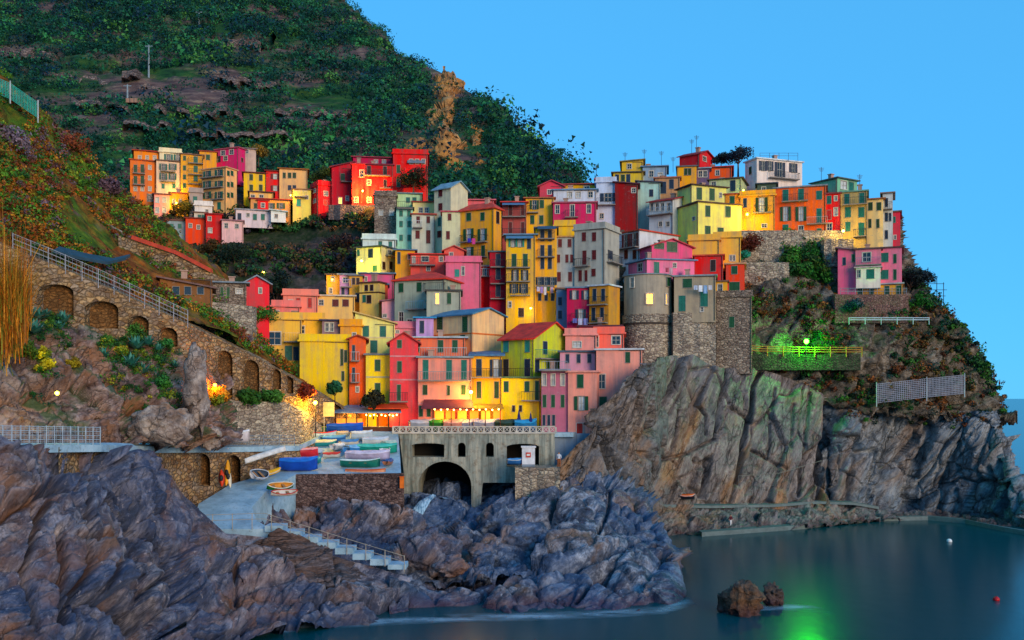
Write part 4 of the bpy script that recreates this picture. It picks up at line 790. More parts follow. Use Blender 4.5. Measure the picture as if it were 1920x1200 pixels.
house('ochre lower house below the white roof terrace', (1105, 1141, 1162), 535, 612, '#c88c34', [((1115, 1131), 553, 6, 21, 'cb'), ((1113, 1129), 589, 6, 22, 'cb')], th=32, Y=129, roof='flat', rc='#c8d4dc', bal=[(1106, 1140, 572), (1106, 1140, 606)])
house('small red cottage half hidden behind the pink front house', (1085, 1165, None), 612, 640, '#a82040', [((1086, 1100), 620, 6, 12, 'cm')], Y=127, rc='#5a2a38')
house('red roofed house at the foot of the wooded hill', (1012, 1056, None), 349, 372, '#d84458', [(1030, 360, 6, 7, 'wk')], Y=158, roof='gA', rh=10, rc='#c83c50')
house('ochre rooftop house with dark eaves near the ridge', (1056, 1118, None), 346, 362, '#d8a020', [(1100, 353, 8, 7, 'wk'), (1070, 353, 6, 6, 'wk')], Y=158, roof='shed', rh=5, rc='#a84038')
house('small white rooftop house on the skyline', (1118, 1152, None), 336, 350, '#d0d8e0', [(1130, 344, 6, 6, 'wb')], Y=159, roof='shed', rh=3, rc='#b83a38')
# top of the village
house('olive yellow house at the left end of the skyline', (1150, 1206, None), 323, 350, '#d8b83c', [((1157, 1178), 334, 6, 16, 'cb'), (1168, 334, 6, 12, 'cn')], Y=160, roof='shed', rh=2, rc='#6a5a3c')
house('olive yellow top storey at the left of the skyline', (1166, 1206, None), 303, 325, '#d8b040', [(1180, 312, 7, 8, 'wk')], Y=163, roof='shedL', rh=3, rc='#8a7a40')
house('blue grey flat house between yellow and red skyline houses', (1205, 1250, None), 312, 342, '#8aa4bc', [((1221,), 326, 7, 10, 'wb'), (1238, 330, 7, 10, 'w+')], Y=162, roof='shed', rh=3, rc='#6a90b4')
house('brown house with dark doorways under the blue grey house', (1228, 1275, None), 333, 372, '#b88a64', [((1243,), 352, 10, 20, 'cb'), (1259, 345, 7, 16, 'cb')], Y=158, rc='#b06c50')
house('pale mint walled house with hanging plants', (1195, 1238, None), 343, 420, '#a8d0c4', [(1221, 362, 6, 12, 'cb')], Y=156, roof='shedR', rh=4, rc='#4a4a5a')
house('white gabled house with glazed veranda', (1217, 1262, 1298), 374, 452, '#c4c8c8', [((1222, 1232, 1242, 1254), 388, 6, 13, 'wT'), ((1238, 1252), 420, 6, 8, 'wb')], th=36, Y=150, roof='gB', rh=11, rc='#a83430', bal=[(1217, 1262, 405, '#8aa8c0')])
house('lemon yellow house with green shutters, lower storeys', (1270, 1309, 1390), 379, 448, '#f6e470', [(1301, 410, 4, 6, 'wk'), ((1327, 1365), (396,), 8, 18, 'cg'), (1327, 434, 9, 18, 'cg'), (1351, 434, 9, 13, 'cg')], th=68, Y=146, roof='flat', rc='#5a4030')
house('lemon yellow upper storey under a dark eave', (1270, 1297, 1362), 347, 380, '#ecdf78', [((1311, 1335), 363, 8, 20, 'cg'), (1351, 366, 4, 8, 'wk')], th=68, Y=150, roof='hip', rh=5, rc='#4a3028')
house('small amber house with arched window beside lemon house', (1360, 1392, None), 364, 384, '#d88a2c', [(1373, 374, 8, 13, 'cg')], Y=151.5, rc='#a04a30')
house('sage green house with dark door on the skyline', (1330, 1390, 1400), 334, 368, '#b8c090', [(1338, 342, 7, 8, 'wb'), (1374, 346, 9, 18, 'cb')], th=20, Y=155, roof='shed', rh=3, rc='#5a4a44')
house('amber rooftop house with green shutters', (1270, 1306, None), 312, 336, '#eca428', [((1286, 1293), 322, 5, 12, 'cn')], Y=160, rc='#6a6a70')
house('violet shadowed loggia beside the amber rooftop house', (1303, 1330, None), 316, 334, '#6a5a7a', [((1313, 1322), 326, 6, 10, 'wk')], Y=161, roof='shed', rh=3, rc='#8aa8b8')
house('crimson gabled house at the very top of the village', (1274, 1312, 1336), 288, 316, '#d41c30', [(1321, 298, 6, 8, 'wk')], th=40, Y=165, roof='gB', rh=9, rc='#a02a30', chim=[(.4, .5, 1.1)])
house('vermilion house with low red roof near the top', (1318, 1372, None), 313, 336, '#e85a20', [(1345, 324, 6, 8, 'wk')], Y=163, roof='hip', rh=7, rc='#c03028')
house('white villa with flat roof and railing on the skyline', (1397, 1419, 1504), 297, 350, '#ecd8cc', [((1430, 1443), 311, 5, 17, 'ob'), (1462, 318, 8, 25, 'ob'), (1487, 315, 6, 15, 'ob')], th=70, Y=161, roof='flat', rc='#e0e8ec', bal=[(1440, 1494, 333)], name='villa')
house('amber house with open green shutters beside the lamp', (1388, 1453, None), 366, 434, '#f0a81c', [(1428, 384, 9, 28, 'on+'), (1397, 375, 6, 16, 'cb'), (1433, 423, 8, 6, 'wr')], Y=150, roof='par', bal=[(1413, 1446, 400)], ext=.6)
house('dark green roof terrace between amber house and white villa', (1420, 1455, None), 344, 368, '#4a5a50', [(1432, 356, 6, 10, 'wk')], Y=157, roof='shed', rh=3, rc='#3c4c58')
house('tall orange house with green shutters on the promontory', (1452, 1549, None), 348, 446, '#f2681a', [((1473, 1502), 362, 9, 22, 'ct'), (1536, 366, 9, 15, 'ct'), ((1473, 1502), 401, 8, 25, 'og+'), (1536, 404, 8, 24, 'ct'), ((1473,), 428, 9, 12, 'ct'), ((1536,), 434, 7, 10, 'ct'), (1502, 430, 8, 12, 'wk')], Y=149, roof='flat', rc='#8a94a0', bal=[(1466, 1515, 379), (1513, 1553, 421, '#a8b0b8')], ext=.6)
house('narrow scarlet house right of the tall orange house', (1549, 1575, None), 363, 455, '#dc1c24', [(1567, 372, 5, 8, 'w+'), (1567, 397, 6, 13, 'w+'), (1554, 370, 7, 13, 'ct'), (1553, 403, 7, 16, 'cR'), (1553, 426, 8, 14, 'wT')], Y=148.5, rc='#8a3038', ext=.6)
house('tan tower with jade green shutters above the lamp', (1576, 1626, None), 358, 470, '#c0a464', [((1588, 1616), 370, 8, 20, 'ct'), ((1590, 1615), 398, 9, 17, 'ct'), (1590, 425, 8, 16, 'ct'), (1615, 431, 10, 24, 'ct')], Y=147.5, roof='flat', rc='#6aa090', bal=[(1580, 1626, 385), (1600, 1624, 444)], name='tower_house', ext=.6)
house('jade green top storey above the tan tower', (1522, 1570, 1607), 334, 360, '#7ab490', [(1582, 345, 10, 14, 'w+'), (1596, 345, 8, 16, 'ct')], th=58, Y=152, roof='hip', rh=6, rc='#5a6a60')
house('cream house beside the tan tower', (1626, 1656, None), 373, 465, '#ecc884', [((1632, 1648), 387, 7, 14, 'cn'), ((1631, 1646), 419, 5, 15, 'cn')], Y=148, roof='shed', rh=4, rc='#a8683c', ext=.6)
house('white house with dark windows near the village end', (1655, 1674, None), 362, 462, '#ccd0cc', [((1662,), (380, 407, 440), 5, 15, 'cb'), (1669, 407, 4, 14, 'cb')], Y=149, roof='shed', rh=3, rc='#9a7a68', bal=[(1655, 1673, 393)], ext=.6)
house('rose red house at the right end of the skyline row', (1673, 1688, None), 397, 462, '#e03a4c', [(1677, 412, 4, 10, 'ct'), (1678, 445, 4, 7, 'wk')], Y=149.5, ext=.6)
# pink villa below them
house('pink villa on its own terrace, left wing', (1571, 1606, None), 470, 552, '#f06888', [((1583,), 490, 5, 13, 'cb'), (1600, 484, 5, 13, 'cg')], Y=141.5, roof='shedR', rh=6, rc='#7a5a68', name='villa', ext=.6)
house('pink villa middle bay with green glazed loggia', (1604, 1652, None), 466, 502, '#f07c94', [((1625,), 482, 14, 16, 'wt')], Y=140, roof='flat', rc='#6a4a4a', bal=[(1604, 1653, 498, '#8a8aa0')], name='villa', ext=.6)
house('cream lower bay of the pink villa', (1605, 1651, None), 501, 534, '#fbe4cc', [(1610, 512, 6, 13, 'wk'), (1632, 513, 12, 15, 'ct')], Y=139.4, roof='flat', rc='#c8a8a8', name='villa', ext=.4)
house('pink villa right wing with green shutters', (1650, 1691, None), 464, 535, '#ee7c94', [((1655,), 483, 12, 15, 'ct'), (1678, 485, 5, 16, 'cg'), (1655, 515, 12, 15, 'ct'), (1678, 515, 5, 18, 'cg')], Y=141, roof='flat', rc='#5a3a34', name='villa', ext=.6)
house('ochre ground floor with green arched doors under the pink villa', (1606, 1692, None), 532, 552, '#eaa428', [((1613, 1634, 1663, 1685), 543, 7, 14, 'cg')], Y=139.5, roof='flat', rc='#b0a8b0', name='house', ext=.6)
# pink gable, tower, red and orange houses above the cliff
house('white house with a red cornice and dark red shutters', (1158, 1199, 1272), 432, 500, '#cdd2d6', [((1174, 1190), 449, 6, 22, 'or'), ((1174, 1190), 477, 6, 15, 'cr')], th=50, Y=143, roof='flat', rc='#d04020', bal=[(1160, 1198, 468)])
house('pink gabled house with two green shuttered windows', (1200, 1222, 1298), 461, 492, '#e85a80', [(1236, 461, 16, 10, 'cg'), (1260, 463, 17, 17, 'cg')], th=72, Y=139, roof='gB', rh=14, rc='#c83a40', ext=.6)
house('pink storey with blue tin canopy above the round tower', (1178, 1213, 1302), 487, 518, '#ee7a9c', [(1231, 498, 8, 24, 'ct'), (1265, 492, 5, 7, 'wk'), (1200, 497, 8, 14, 'wb')], th=68, Y=135.5, roof='shed', rh=3, rc='#6a8ca8', ext=.6)
house('peach block with plain wall beside the pink gable', (1291, 1349, None), 450, 486, '#fab050', [], Y=141, roof='par', ext=.6)
house('tall peach wall block behind the vermilion house', (1338, 1389, None), 445, 500, '#fcb452', [((1370, 1376), 484, 3, 9, 'wk')], Y=142, roof='par', ext=.6)
house('red house with dark doorway behind the round tower', (1302, 1356, None), 479, 545, '#e02c20', [(1337, 498, 9, 20, 'cm')], Y=138, roof='flat', rc='#d84a2c', ext=.6)
house('vermilion house above the ruined stone tower', (1361, 1396, None), 495, 556, '#f0481c', [(1377, 504, 10, 14, 'cg'), (1377, 537, 17, 15, 'cg')], Y=137, roof='flat', rc='#d89a70', ext=.6)
# lower left of the village
house('coral red hut with gable behind the white pole', (458, 505, None), 532, 572, '#f03a44', [(488, 545, 5, 8, 'wk')], Y=117, roof='gA', rh=13, rc='#8a98a4', D=9)
house('salmon house with orange shutters left of the yellow house', (531, 596, None), 555, 600, '#f68a78', [((559, 581), 568, 7, 16, 'cR'), (545, 568, 6, 10, 'wk')], Y=132, roof='par')
house('low salmon terrace house left of the salmon house', (510, 562, None), 576, 606, '#f0807a', [(520, 585, 5, 5, 'wk')], Y=130, roof='par')
house('cream house with red shop shutters in the lower centre left', (594, 665, None), 556, 592, '#f0c070', [((602,), 567, 7, 9, 'wk'), ((629, 648), 568, 10, 11, 'cr')], Y=134, roof='flat', rc='#d8c8b0')
house('small golden house with lamp in the lower centre left', (612, 638, None), 516, 560, '#f2b428', [(624, 521, 5, 7, 'wk'), (620, 545, 5, 9, 'wk')], Y=139, roof='flat', rc='#5a4a3c')
house('lilac house with pale balcony', (637, 662, None), 516, 560, '#b48ac0', [(648, 525, 8, 9, 'wb'), ((643, 656), 546, 5, 12, 'cb')], Y=138.5, roof='shed', rh=3, rc='#8a98a8', bal=[(639, 659, 538, '#b0b8f0')])
house('ochre and brown house right of the lilac house', (655, 680, None), 518, 575, '#d8a03c', [((663, 671), 523, 5, 11, 'cm'), (670, 558, 6, 14, 'cb')], Y=138, rc='#6a6a70')
house('rose house with blue roof above the cream corner house', (676, 738, None), 514, 545, '#d86088', [((686, 704), 523, 4, 7, 'wk')], Y=141, roof='shed', rh=4, rc='#6888a4')
house('cream corner house with dark eaves and brown shutters', (674, 710, 722), 530, 595, '#f0c868', [((687, 697), 536, 5, 10, 'cm'), ((683,), 560, 5, 12, 'ct'), (692, 561, 7, 14, 'cm')], th=22, Y=135, rc='#5a3428', band=[(548, '#4a2c20')])
house('orange red narrow house right of the cream corner house', (712, 727, None), 534, 575, '#f05a20', [(718, 550, 5, 7, 'wk')], Y=137, rc='#5a7894')
house('pale pink wedge house right of the cream corner house', (716, 741, None), 566, 600, '#e8a0a8', [(721, 592, 6, 5, 'wk')], Y=133, roof='shedL', rh=4, rc='#a06a70')
house('yellow house with large dark window above the arches', (496, 566, None), 600, 690, '#fcbc54', [(515, 634, 20, 21, 'w'), (541, 662, 12, 24, 'ct'), (555, 663, 8, 22, 'cb')], Y=118.5, roof='par', bal=[(533, 562, 640, '#f0c890')], ext=5)
house('big plain yellow house above the end of the arched wall', (562, 656, None), 641, 712, '#fdc83c', [(641, 670, 5, 27, 'cn'), ((648,), 668, 4, 20, 'cn'), (643, 705, 4, 16, 'cn')], Y=116, roof='par', rc='#fcd070', ext=6)
house('yellow upper block with brown loggia behind the plain house', (533, 608, None), 600, 650, '#f8b848', [(556, 618, 26, 12, 'wk')], Y=122, roof='par')
house('purple grey hut among the yellow houses', (604, 640, None), 602, 634, '#8a7078', [((613, 622), 612, 5, 14, 'wk')], Y=121, roof='shed', rh=3, rc='#3a3a5a')
house('small orange terrace house behind the big yellow house', (638, 678, None), 612, 650, '#f6a22c', [(664, 628, 6, 7, 'wk')], Y=120.5, roof='par')
house('pale yellow house with sloping roof and teal shutters', (666, 740, None), 608, 680, '#fbe884', [((686, 718), (612,), 10, 18, 'ct'), (701, 650, 11, 20, 'ct')], Y=122, roof='shedR', rh=22, rc='#d8b870', band=[(633, '#f0e0a0')])
house('orange narrow house with two small balconies', (655, 686, None), 636, 748, '#f4621c', [((663,), (661, 703), 5, 24, 'cb'), (670, 730, 5, 8, 'wk')], Y=115.5, roof='gA', rh=6, rc='#a83820', bal=[(658, 674, 676, '#a8c0c8'), (658, 674, 716, '#a8c0c8')], ext=4)
house('bright yellow house with grey eaves and green shutters', (686, 732, None), 666, 775, '#fbd31c', [((708,), (685, 729), 9, 19, 'cg')], Y=115, roof='flat', rc='#6a7880', band=[(707, '#c0c090')], ext=3)
house('rose red house with small gable and grey mouldings', (731, 784, None), 642, 782, '#e84a50', [((749,), (645,), 7, 13, 'cg'), (749, 688, 7, 19, 'cg'), (748, 736, 6, 26, 'cg')], Y=113.5, roof='gA', rh=17, rc='#c03830', band=[(668, '#d88a90'), (712, '#d88a90')], bal=[(730, 765, 752)], ext=1.5)
house('salmon pink house with two rows of tall green shutters', (784, 884, None), 671, 800, '#fc9480', [((798, 842, 870), 692, 9, 32, 'ct'), ((797, 869), 731, 8, 17, 'cn'), (841, 732, 5, 17, 'cn'), ((789, 804), 771, 6, 18, 'cg')], Y=113, roof='flat', rc='#8aa0a8', bal=[(784, 884, 713, '#8898a0')], band=[(757, '#f0a0a0')], ext=.6)
house('coral attic with terrace over the salmon pink house', (768, 872, None), 634, 671, '#fa7a58', [((782, 826, 853), 648, 8, 20, 'cg')], Y=116, roof='shed', rh=4, rc='#b8ccd4', bal=[(768, 884, 668, '#a8c4c8')])
house('peach house with blue roof and broad blank gable', (812, 886, 945), 589, 680, '#fbc088', [((825, 872), 608, 9, 26, 'cg'), (868, 648, 8, 36, 'cg')], th=42, Y=120, roof='gB', rh=13, rc='#4a84a4', band=[(625, '#e8742c')], ext=.6)
house('small lilac house with bright blue roof', (780, 813, None), 597, 640, '#c498c8', [(791, 613, 7, 20, 'cb')], Y=122, roof='shed', rh=7, rc='#2c9ad0')
house('pink low terrace wall house under the grey green house', (738, 786, None), 616, 640, '#f0808c', [(745, 620, 6, 4, 'wk')], Y=123, roof='par')
house('grey green house under a red hip roof', (740, 834, 864), 524, 622, '#a2ac98', [((752, 786), 530, 8, 15, 'cg'), ((753,), 558, 9, 20, 'og+'), ((788,), 561, 9, 26, 'og'), (752, 594, 8, 16, 'wb'), (768, 605, 8, 12, 'wb'), (842, 558, 6, 18, 'cg')], th=20, Y=129, roof='hip', rh=17, rc='#e63418', bal=[(766, 800, 580, '#9ac0d0'), (798, 862, 546)])
house('grey wing with a lit window right of the red hip roof', (800, 864, None), 546, 612, '#a4a894', [(820, 558, 7, 19, 'lg'), (842, 559, 6, 18, 'cg')], Y=126.5, roof='flat', rc='#4a4a44')
house('ochre house with railed terrace beside the lime house', (884, 941, None), 668, 790, '#f4ac1c', [((898,), 689, 8, 28, 'cb'), (930, 690, 8, 30, 'ob+'), ((898, 931), 731, 7, 28, 'cn')], Y=114.5, roof='shed', rh=13, rc='#4a7aa0', bal=[(884, 941, 707)], ext=.6)
house('lime green house with red roof and gable', (940, 1001, 1076), 634, 740, '#c4cc3c', [((949, 989), 649, 8, 20, 'cT'), ((949, 989), 691, 9, 32, 'cb'), (1022, 652, 7, 22, 'cb'), (1007, 686, 7, 20, 'cb')], th=40, Y=115, roof='gB', rh=32, rc='#e43018', bal=[(941, 1000, 707), (1003, 1050, 671, '#20a080')], ext=.6)
house('yellow ground storeys below the lime green house', (940, 1014, None), 709, 795, '#f2cc20', [((949, 988), 725, 7, 18, 'cg'), (1007, 733, 6, 34, 'cg'), ((963, 976), 766, 5, 11, 'cm')], Y=114.2, roof='flat', rc='#5a7a50', bal=[(978, 1014, 750)], ext=.6)
house('mauve left face block of the pink harbour house', (1015, 1066, None), 695, 812, '#b86a80', [((1020, 1037, 1055), 712, 6, 20, 'w+'), ((1021, 1037, 1055), 752, 6, 21, 'cg'), ((1020, 1029, 1038), 788, 5, 18, 'cb')], Y=112, roof='flat', rc='#8a94a8', bal=[(1016, 1064, 694, '#90a0b0')], ext=.3)
house('salmon pink harbour house above the rocks', (1065, 1119, 1205), 698, 818, '#fc9a88', [(1088, 713, 11, 22, 'cg'), (1090, 756, 10, 24, 'og+'), (1087, 806, 10, 22, 'dR')], th=12, Y=111, roof='flat', rc='#fba090', band=[(696, '#f0b0a0')], ext=.3)
house('pink right wing of the harbour house beside the cliff', (1118, 1204, None), 656, 800, '#fc9e8c', [(1128, 715, 11, 24, 'w'), (1131, 757, 11, 24, 'cg'), (1177, 668, 7, 18, 'cg')], Y=112.5, roof='flat', rc='#c8d0d4', band=[], ext=0)
house('set back top storey of the harbour house with loggia', (1050, 1119, None), 660, 700, '#c890a0', [((1064, 1071, 1085, 1105), 669, 6, 15, 'cb')], Y=114.5, roof='flat', rc='#4a6070')
house('pink rooftop block behind the harbour house', (1060, 1118, None), 629, 662, '#fb9488', [(1082, 646, 14, 10, 'w+')], Y=118, roof='par')
house('coral rooftop block against the stone tower', (1114, 1170, None), 626, 660, '#f87060', [(1116, 638, 6, 18, 'wb'), (1155, 636, 14, 14, 'wk')], Y=120, roof='par')
# ------------------------------------------------------------------ walls, paths, quay, bridge
PATHW = stonewall('path_wall_stone', ['#7a5a3c', '#a88458', '#c8a472', '#8a7058', '#b09a80', '#6a5444'], '#4a3826', 1.7, bump=.14)
OLDW = stonewall('old_wall_stone', ['#7c7066', '#a89a88', '#c4b8a2', '#94867a', '#d0c4aa', '#6a625a'], '#4a423a', 1.5, zs=2.0)
BRDG, t, b = newmat('bridge_render'); n = NT(t)
s1 = n.noise(.9, 5, n.map((2.4, 2.4, .22)), .6); s2 = n.noise(1.4, 6, None, .7)
c = n.ramp(s1, [(.32, lin('#54605a')), (.5, lin('#8d948a')), (.7, lin('#b4b09c'))]); c = n.mix(n.ramp(s2, [(.5, (0, 0, 0)), (.66, (.7, .7, .7))]), c, lin('#6a5a48'))
n.to(b, 'Base Color', c); b.inputs['Roughness'].default_value = .9; n.bump(b, s2, .6, .12)
CONC, t, b = newmat('concrete'); n = NT(t); s1 = n.noise(.5, 6, None, .65); s2 = n.noise(3, 5, None, .7)
c = n.ramp(s1, [(.3, lin('#6c8898')), (.5, lin('#8eb0c2')), (.7, lin('#acc8d6'))]); c = n.mix(n.ramp(s2, [(.55, (0, 0, 0)), (.7, (.6, .6, .6))]), c, lin('#5c6468'))
n.to(b, 'Base Color', c); b.inputs['Roughness'].default_value = .7; n.bump(b, s2, .4, .05)
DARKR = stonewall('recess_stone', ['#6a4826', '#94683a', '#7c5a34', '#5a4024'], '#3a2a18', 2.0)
def awall(name, label, top, base, arches=(), mat=PATHW, depth=1.0, step=2.0, cat='wall', back=DARKR, thick=1.2, deep=None):
    """stone wall along a path: top (px,py,depth) and base (px,py) lines; arches (px0,px1,crown_py,spring_py,bottom_py[,recess])"""
    tx = [q[0] for q in top]; ty = [q[1] for q in top]; tz = [q[2] for q in top]; bx = [q[0] for q in base]; by = [q[1] for q in base]
    xs = sorted(set(list(np.arange(tx[0], tx[-1], step))+[tx[-1]]+[a for q in arches for a in (q[0]+.01, q[1]-.01)]+list(tx)))
    Yf = lambda x: I(x, tx, tz); Z = lambda x, y: CZ+(HY-y)/F*Yf(x); X = lambda x: (x-CX)/F*Yf(x)
    o3 = Vector((X(tx[0]), Yf(tx[0]), Z(tx[0], by[0]))); m = MB(); rec = [MB() for _ in arches]
    P = lambda x, z, d=0: (X(x)-o3.x, Yf(x)+d-o3.y, z-o3.z)
    def arc(q, x): cx, hw = (q[0]+q[1])/2, (q[1]-q[0])/2; return q[3]-(q[3]-q[2])*math.sqrt(max(0, 1-((x-cx)/hw)**2))
    for x0, x1 in zip(xs[:-1], xs[1:]):
        xm = (x0+x1)/2; ops = sorted([q for q in arches if q[0] < xm < q[1]], key=lambda q: -q[4])
        lo = (Z(x0, I(x0, bx, by)), Z(x1, I(x1, bx, by)))
        for q in ops:
            k = arches.index(q); d = q[5] if len(q) > 5 else depth
            bt = (Z(x0, q[4]), Z(x1, q[4])); tp = (Z(x0, arc(q, max(x0, q[0]))), Z(x1, arc(q, min(x1, q[1]))))
            if bt[0] > lo[0]: m.poly([P(x0, lo[0]), P(x1, lo[1]), P(x1, bt[1]), P(x0, bt[0])])
            m.poly([P(x0, bt[0]), P(x1, bt[1]), P(x1, bt[1], d), P(x0, bt[0], d)]); m.poly([P(x0, tp[0]), P(x1, tp[1]), P(x1, tp[1], d), P(x0, tp[0], d)])
            rec[k].poly([P(x0, bt[0], d), P(x1, bt[1], d), P(x1, tp[1], d), P(x0, tp[0], d)]); lo = tp
        m.poly([P(x0, lo[0]), P(x1, lo[1]), P(x1, Z(x1, I(x1, tx, ty))), P(x0, Z(x0, I(x0, tx, ty)))])
        m.poly([P(x0, Z(x0, I(x0, tx, ty))), P(x1, Z(x1, I(x1, tx, ty))), P(x1, Z(x1, I(x1, tx, ty)), thick), P(x0, Z(x0, I(x0, tx, ty)), thick)])
    for q in arches:
        d = q[5] if len(q) > 5 else depth
        for x in (q[0]+.01, q[1]-.01): m.poly([P(x, Z(x, q[4])), P(x, Z(x, q[4]), d), P(x, Z(x, arc(q, x)), d), P(x, Z(x, arc(q, x)))])
    for x in (tx[0], tx[-1]): m.poly([P(x, Z(x, I(x, bx, by))), P(x, Z(x, I(x, bx, by)), thick), P(x, Z(x, I(x, tx, ty)), thick), P(x, Z(x, I(x, tx, ty)))])
    root = empty(name, o3, label, cat); m.obj('masonry', mat, root)
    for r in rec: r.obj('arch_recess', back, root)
    # raised ring of stones round every arch
    for q in arches:
        r = MB(); cx, hw = (q[0]+q[1])/2, (q[1]-q[0])/2; n_ = 14; t_ = max(1.8, hw*.09)
        if hw < 8: continue
        pr = lambda a, e: (cx+(hw+e)*math.cos(a), q[3]-(q[3]-q[2]+e)*math.sin(a))
        for i in range(n_):
            a0, a1 = math.pi*i/n_+.012, math.pi*(i+1)/n_-.012; pts = [pr(a0, 0), pr(a0, t_), pr(a1, t_), pr(a1, 0)]
            r.hexa([P(x, Z(x, y), -.05) for x, y in pts]+[P(x, Z(x, y), .25) for x, y in pts])
        r.obj('arch_ring', mat, root)
    return root
PTOP = [(-420, 298, 68), (-70, 428, 77), (0, 457, 80), (100, 496, 83), (200, 538, 86), (350, 606, 91), (480, 670, 100), (560, 716, 106), (640, 764, 112), (672, 778, 114)]
awall('arched_path_wall', 'long tan stone wall with arches carrying the path down', PTOP,
      [(-420, 480), (-70, 600), (0, 610), (100, 640), (200, 665), (300, 690), (360, 720), (400, 775), (560, 790), (672, 800)],
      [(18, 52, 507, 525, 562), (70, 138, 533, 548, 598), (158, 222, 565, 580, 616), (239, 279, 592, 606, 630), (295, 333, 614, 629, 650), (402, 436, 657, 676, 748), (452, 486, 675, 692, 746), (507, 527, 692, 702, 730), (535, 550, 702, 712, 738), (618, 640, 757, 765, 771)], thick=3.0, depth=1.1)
awall('low_stone_wall', 'plain grey stone wall below the arches and above the walkway', [(398, 750, 94.5), (480, 753, 99), (528, 754, 102), (566, 770, 105), (606, 800, 110)], [(398, 842), (606, 842)], mat=OLDW, thick=7)
WKX = [-430, 0, 190, 300, 430, 560, 606]; WKY = [50, 62, 70.5, 83, 92.8, 100.6, 108]; WKP = [835, 835, 834, 838, 838, 836, 814]
awall('walkway_wall', 'rough tan wall with two dark arched boat stores beside the ramp', [(110, 838, 66.6), (212, 838, 75), (332, 838, 86.4), (430, 838, 93), (560, 836, 100.8), (606, 814, 108)], [(110, 900), (212, 900), (332, 990), (372, 950), (400, 930), (470, 912), (530, 895), (606, 850)],
      [(361, 394, 850, 866, 912, 2.5), (421, 451, 853, 866, 906, 2.5)], mat=PATHW, thick=.5)
m = MB()
for i in range(len(WKX)-1):
    a, c = at(WKX[i], WKP[i], WKY[i]), at(WKX[i+1], WKP[i+1], WKY[i+1]); m.slab([a, c, c+Vector((-.6, 3.4, 0)), a+Vector((-.6, 3.4, 0))], .5)
tag(m.obj('walkway', CONC), kind='structure')
# ramp
RP = [((352, 992, 82.6), (508, 992, 82.6)), ((364, 975, 84.2), (480, 975, 84.2)), ((372, 945, 87), (472, 950, 86.5)), ((432, 908, 92), (502, 918, 90.8)), ((508, 887, 97), (556, 889, 96.6)), ((545, 872, 100.5), (752, 887, 98)), ((582, 850, 104), (750, 852, 104)), ((600, 806, 111), (746, 808, 111)), ((604, 798, 114), (760, 800, 114))]
m = MB()
for (l0, r0), (l1, r1) in zip(RP[:-1], RP[1:]):
    for k in range(4):
        a0, a1 = k/4, (k+1)/4; L0, R0, L1, R1 = at(*l0), at(*r0), at(*l1), at(*r1); m.poly([L0.lerp(R0, a0), L0.lerp(R0, a1), L1.lerp(R1, a1), L1.lerp(R1, a0)])
for k in (0, 1):
    for i, (q0, q1) in enumerate(zip(RP[:-1], RP[1:])):
        if k == 1 and i >= 4: continue
        a, c = at(*q0[k]), at(*q1[k]); dz = Vector((0, 0, 5)); m.poly([a-dz, c-dz, c, a])
l, r = at(*RP[0][0]), at(*RP[0][1]); m.poly([l-Vector((0, 0, 1.2)), r-Vector((0, 0, 1.2)), r, l])
tag(m.obj('boat_ramp', CONC), kind='structure')
RPY = lambda py: float(I(py, [800, 808, 850, 887, 908, 945, 975, 992], [114, 111, 104, 97.3, 92, 87, 84.2, 82.6]))
awall('quay_wall', 'dark rubble quay wall holding the upper end of the ramp', [(536, 897, 95.4), (556, 889.5, 96.5), (757, 887.4, 97.9)], [(540, 960), (757, 965)], mat=stonewall('dark_rubble', ['#3a2c2c', '#6a5450', '#86706a', '#544440'], '#241c1c', 2.4), thick=.4)
m = MB(); a, c = at(757, 887, 98), at(748, 808, 111.5); a.x += .02; z0 = 3.0
m.poly([(a.x, a.y, z0), (c.x, c.y, z0), tuple(c), tuple(a)]); m.poly([(a.x, a.y, z0), tuple(a), (a.x-.5, a.y+.02, a.z-.003), (a.x-.5, a.y+.02, z0)]); tag(m.obj('quay_side_wall', OLDW), 'stone side wall of the quay facing the stream', 'wall')
# piazza
m = MB(); zp = at(740, 811, 110).z
m.slab([Vector((at(600, 800, 108).x, 111.2, zp)), Vector((at(1075, 800, 110).x, 110.05, zp)), Vector((at(1130, 800, 126).x, 127, zp)), Vector((at(590, 800, 126).x, 127, zp))], .5); tag(m.obj('piazza', CONC), kind='structure')
brd = awall('bridge', 'grey rendered bridge with a wide arch over the stream', [(738, 812, 110), (1040, 812, 110)], [(738, 905), (770, 965), (900, 965), (905, 905), (1040, 905)],
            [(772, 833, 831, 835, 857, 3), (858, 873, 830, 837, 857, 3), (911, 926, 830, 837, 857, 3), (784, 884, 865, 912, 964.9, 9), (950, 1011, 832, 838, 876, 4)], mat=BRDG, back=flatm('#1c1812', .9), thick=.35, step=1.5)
BW = flatm('#c8c4b8', .8)
def P110(px, py, dy=0): return Vector(((px-CX)/F*110, 110+dy, CZ+(HY-py)/F*110))-brd.location
m = MB(); a, c = P110(736, 813, -.15), P110(1041, 810, .35); m.box(a.x, c.x, a.y, c.y, a.z, c.z); m.obj('cornice', BW, brd)
m = MB(); a, c = P110(736, 801, -.05), P110(1041, 799, .2); m.box(a.x, c.x, a.y, c.y, a.z, c.z); m.obj('handrail', BW, brd)
px_ = [736+i*12.2 for i in range(26)]; me = None
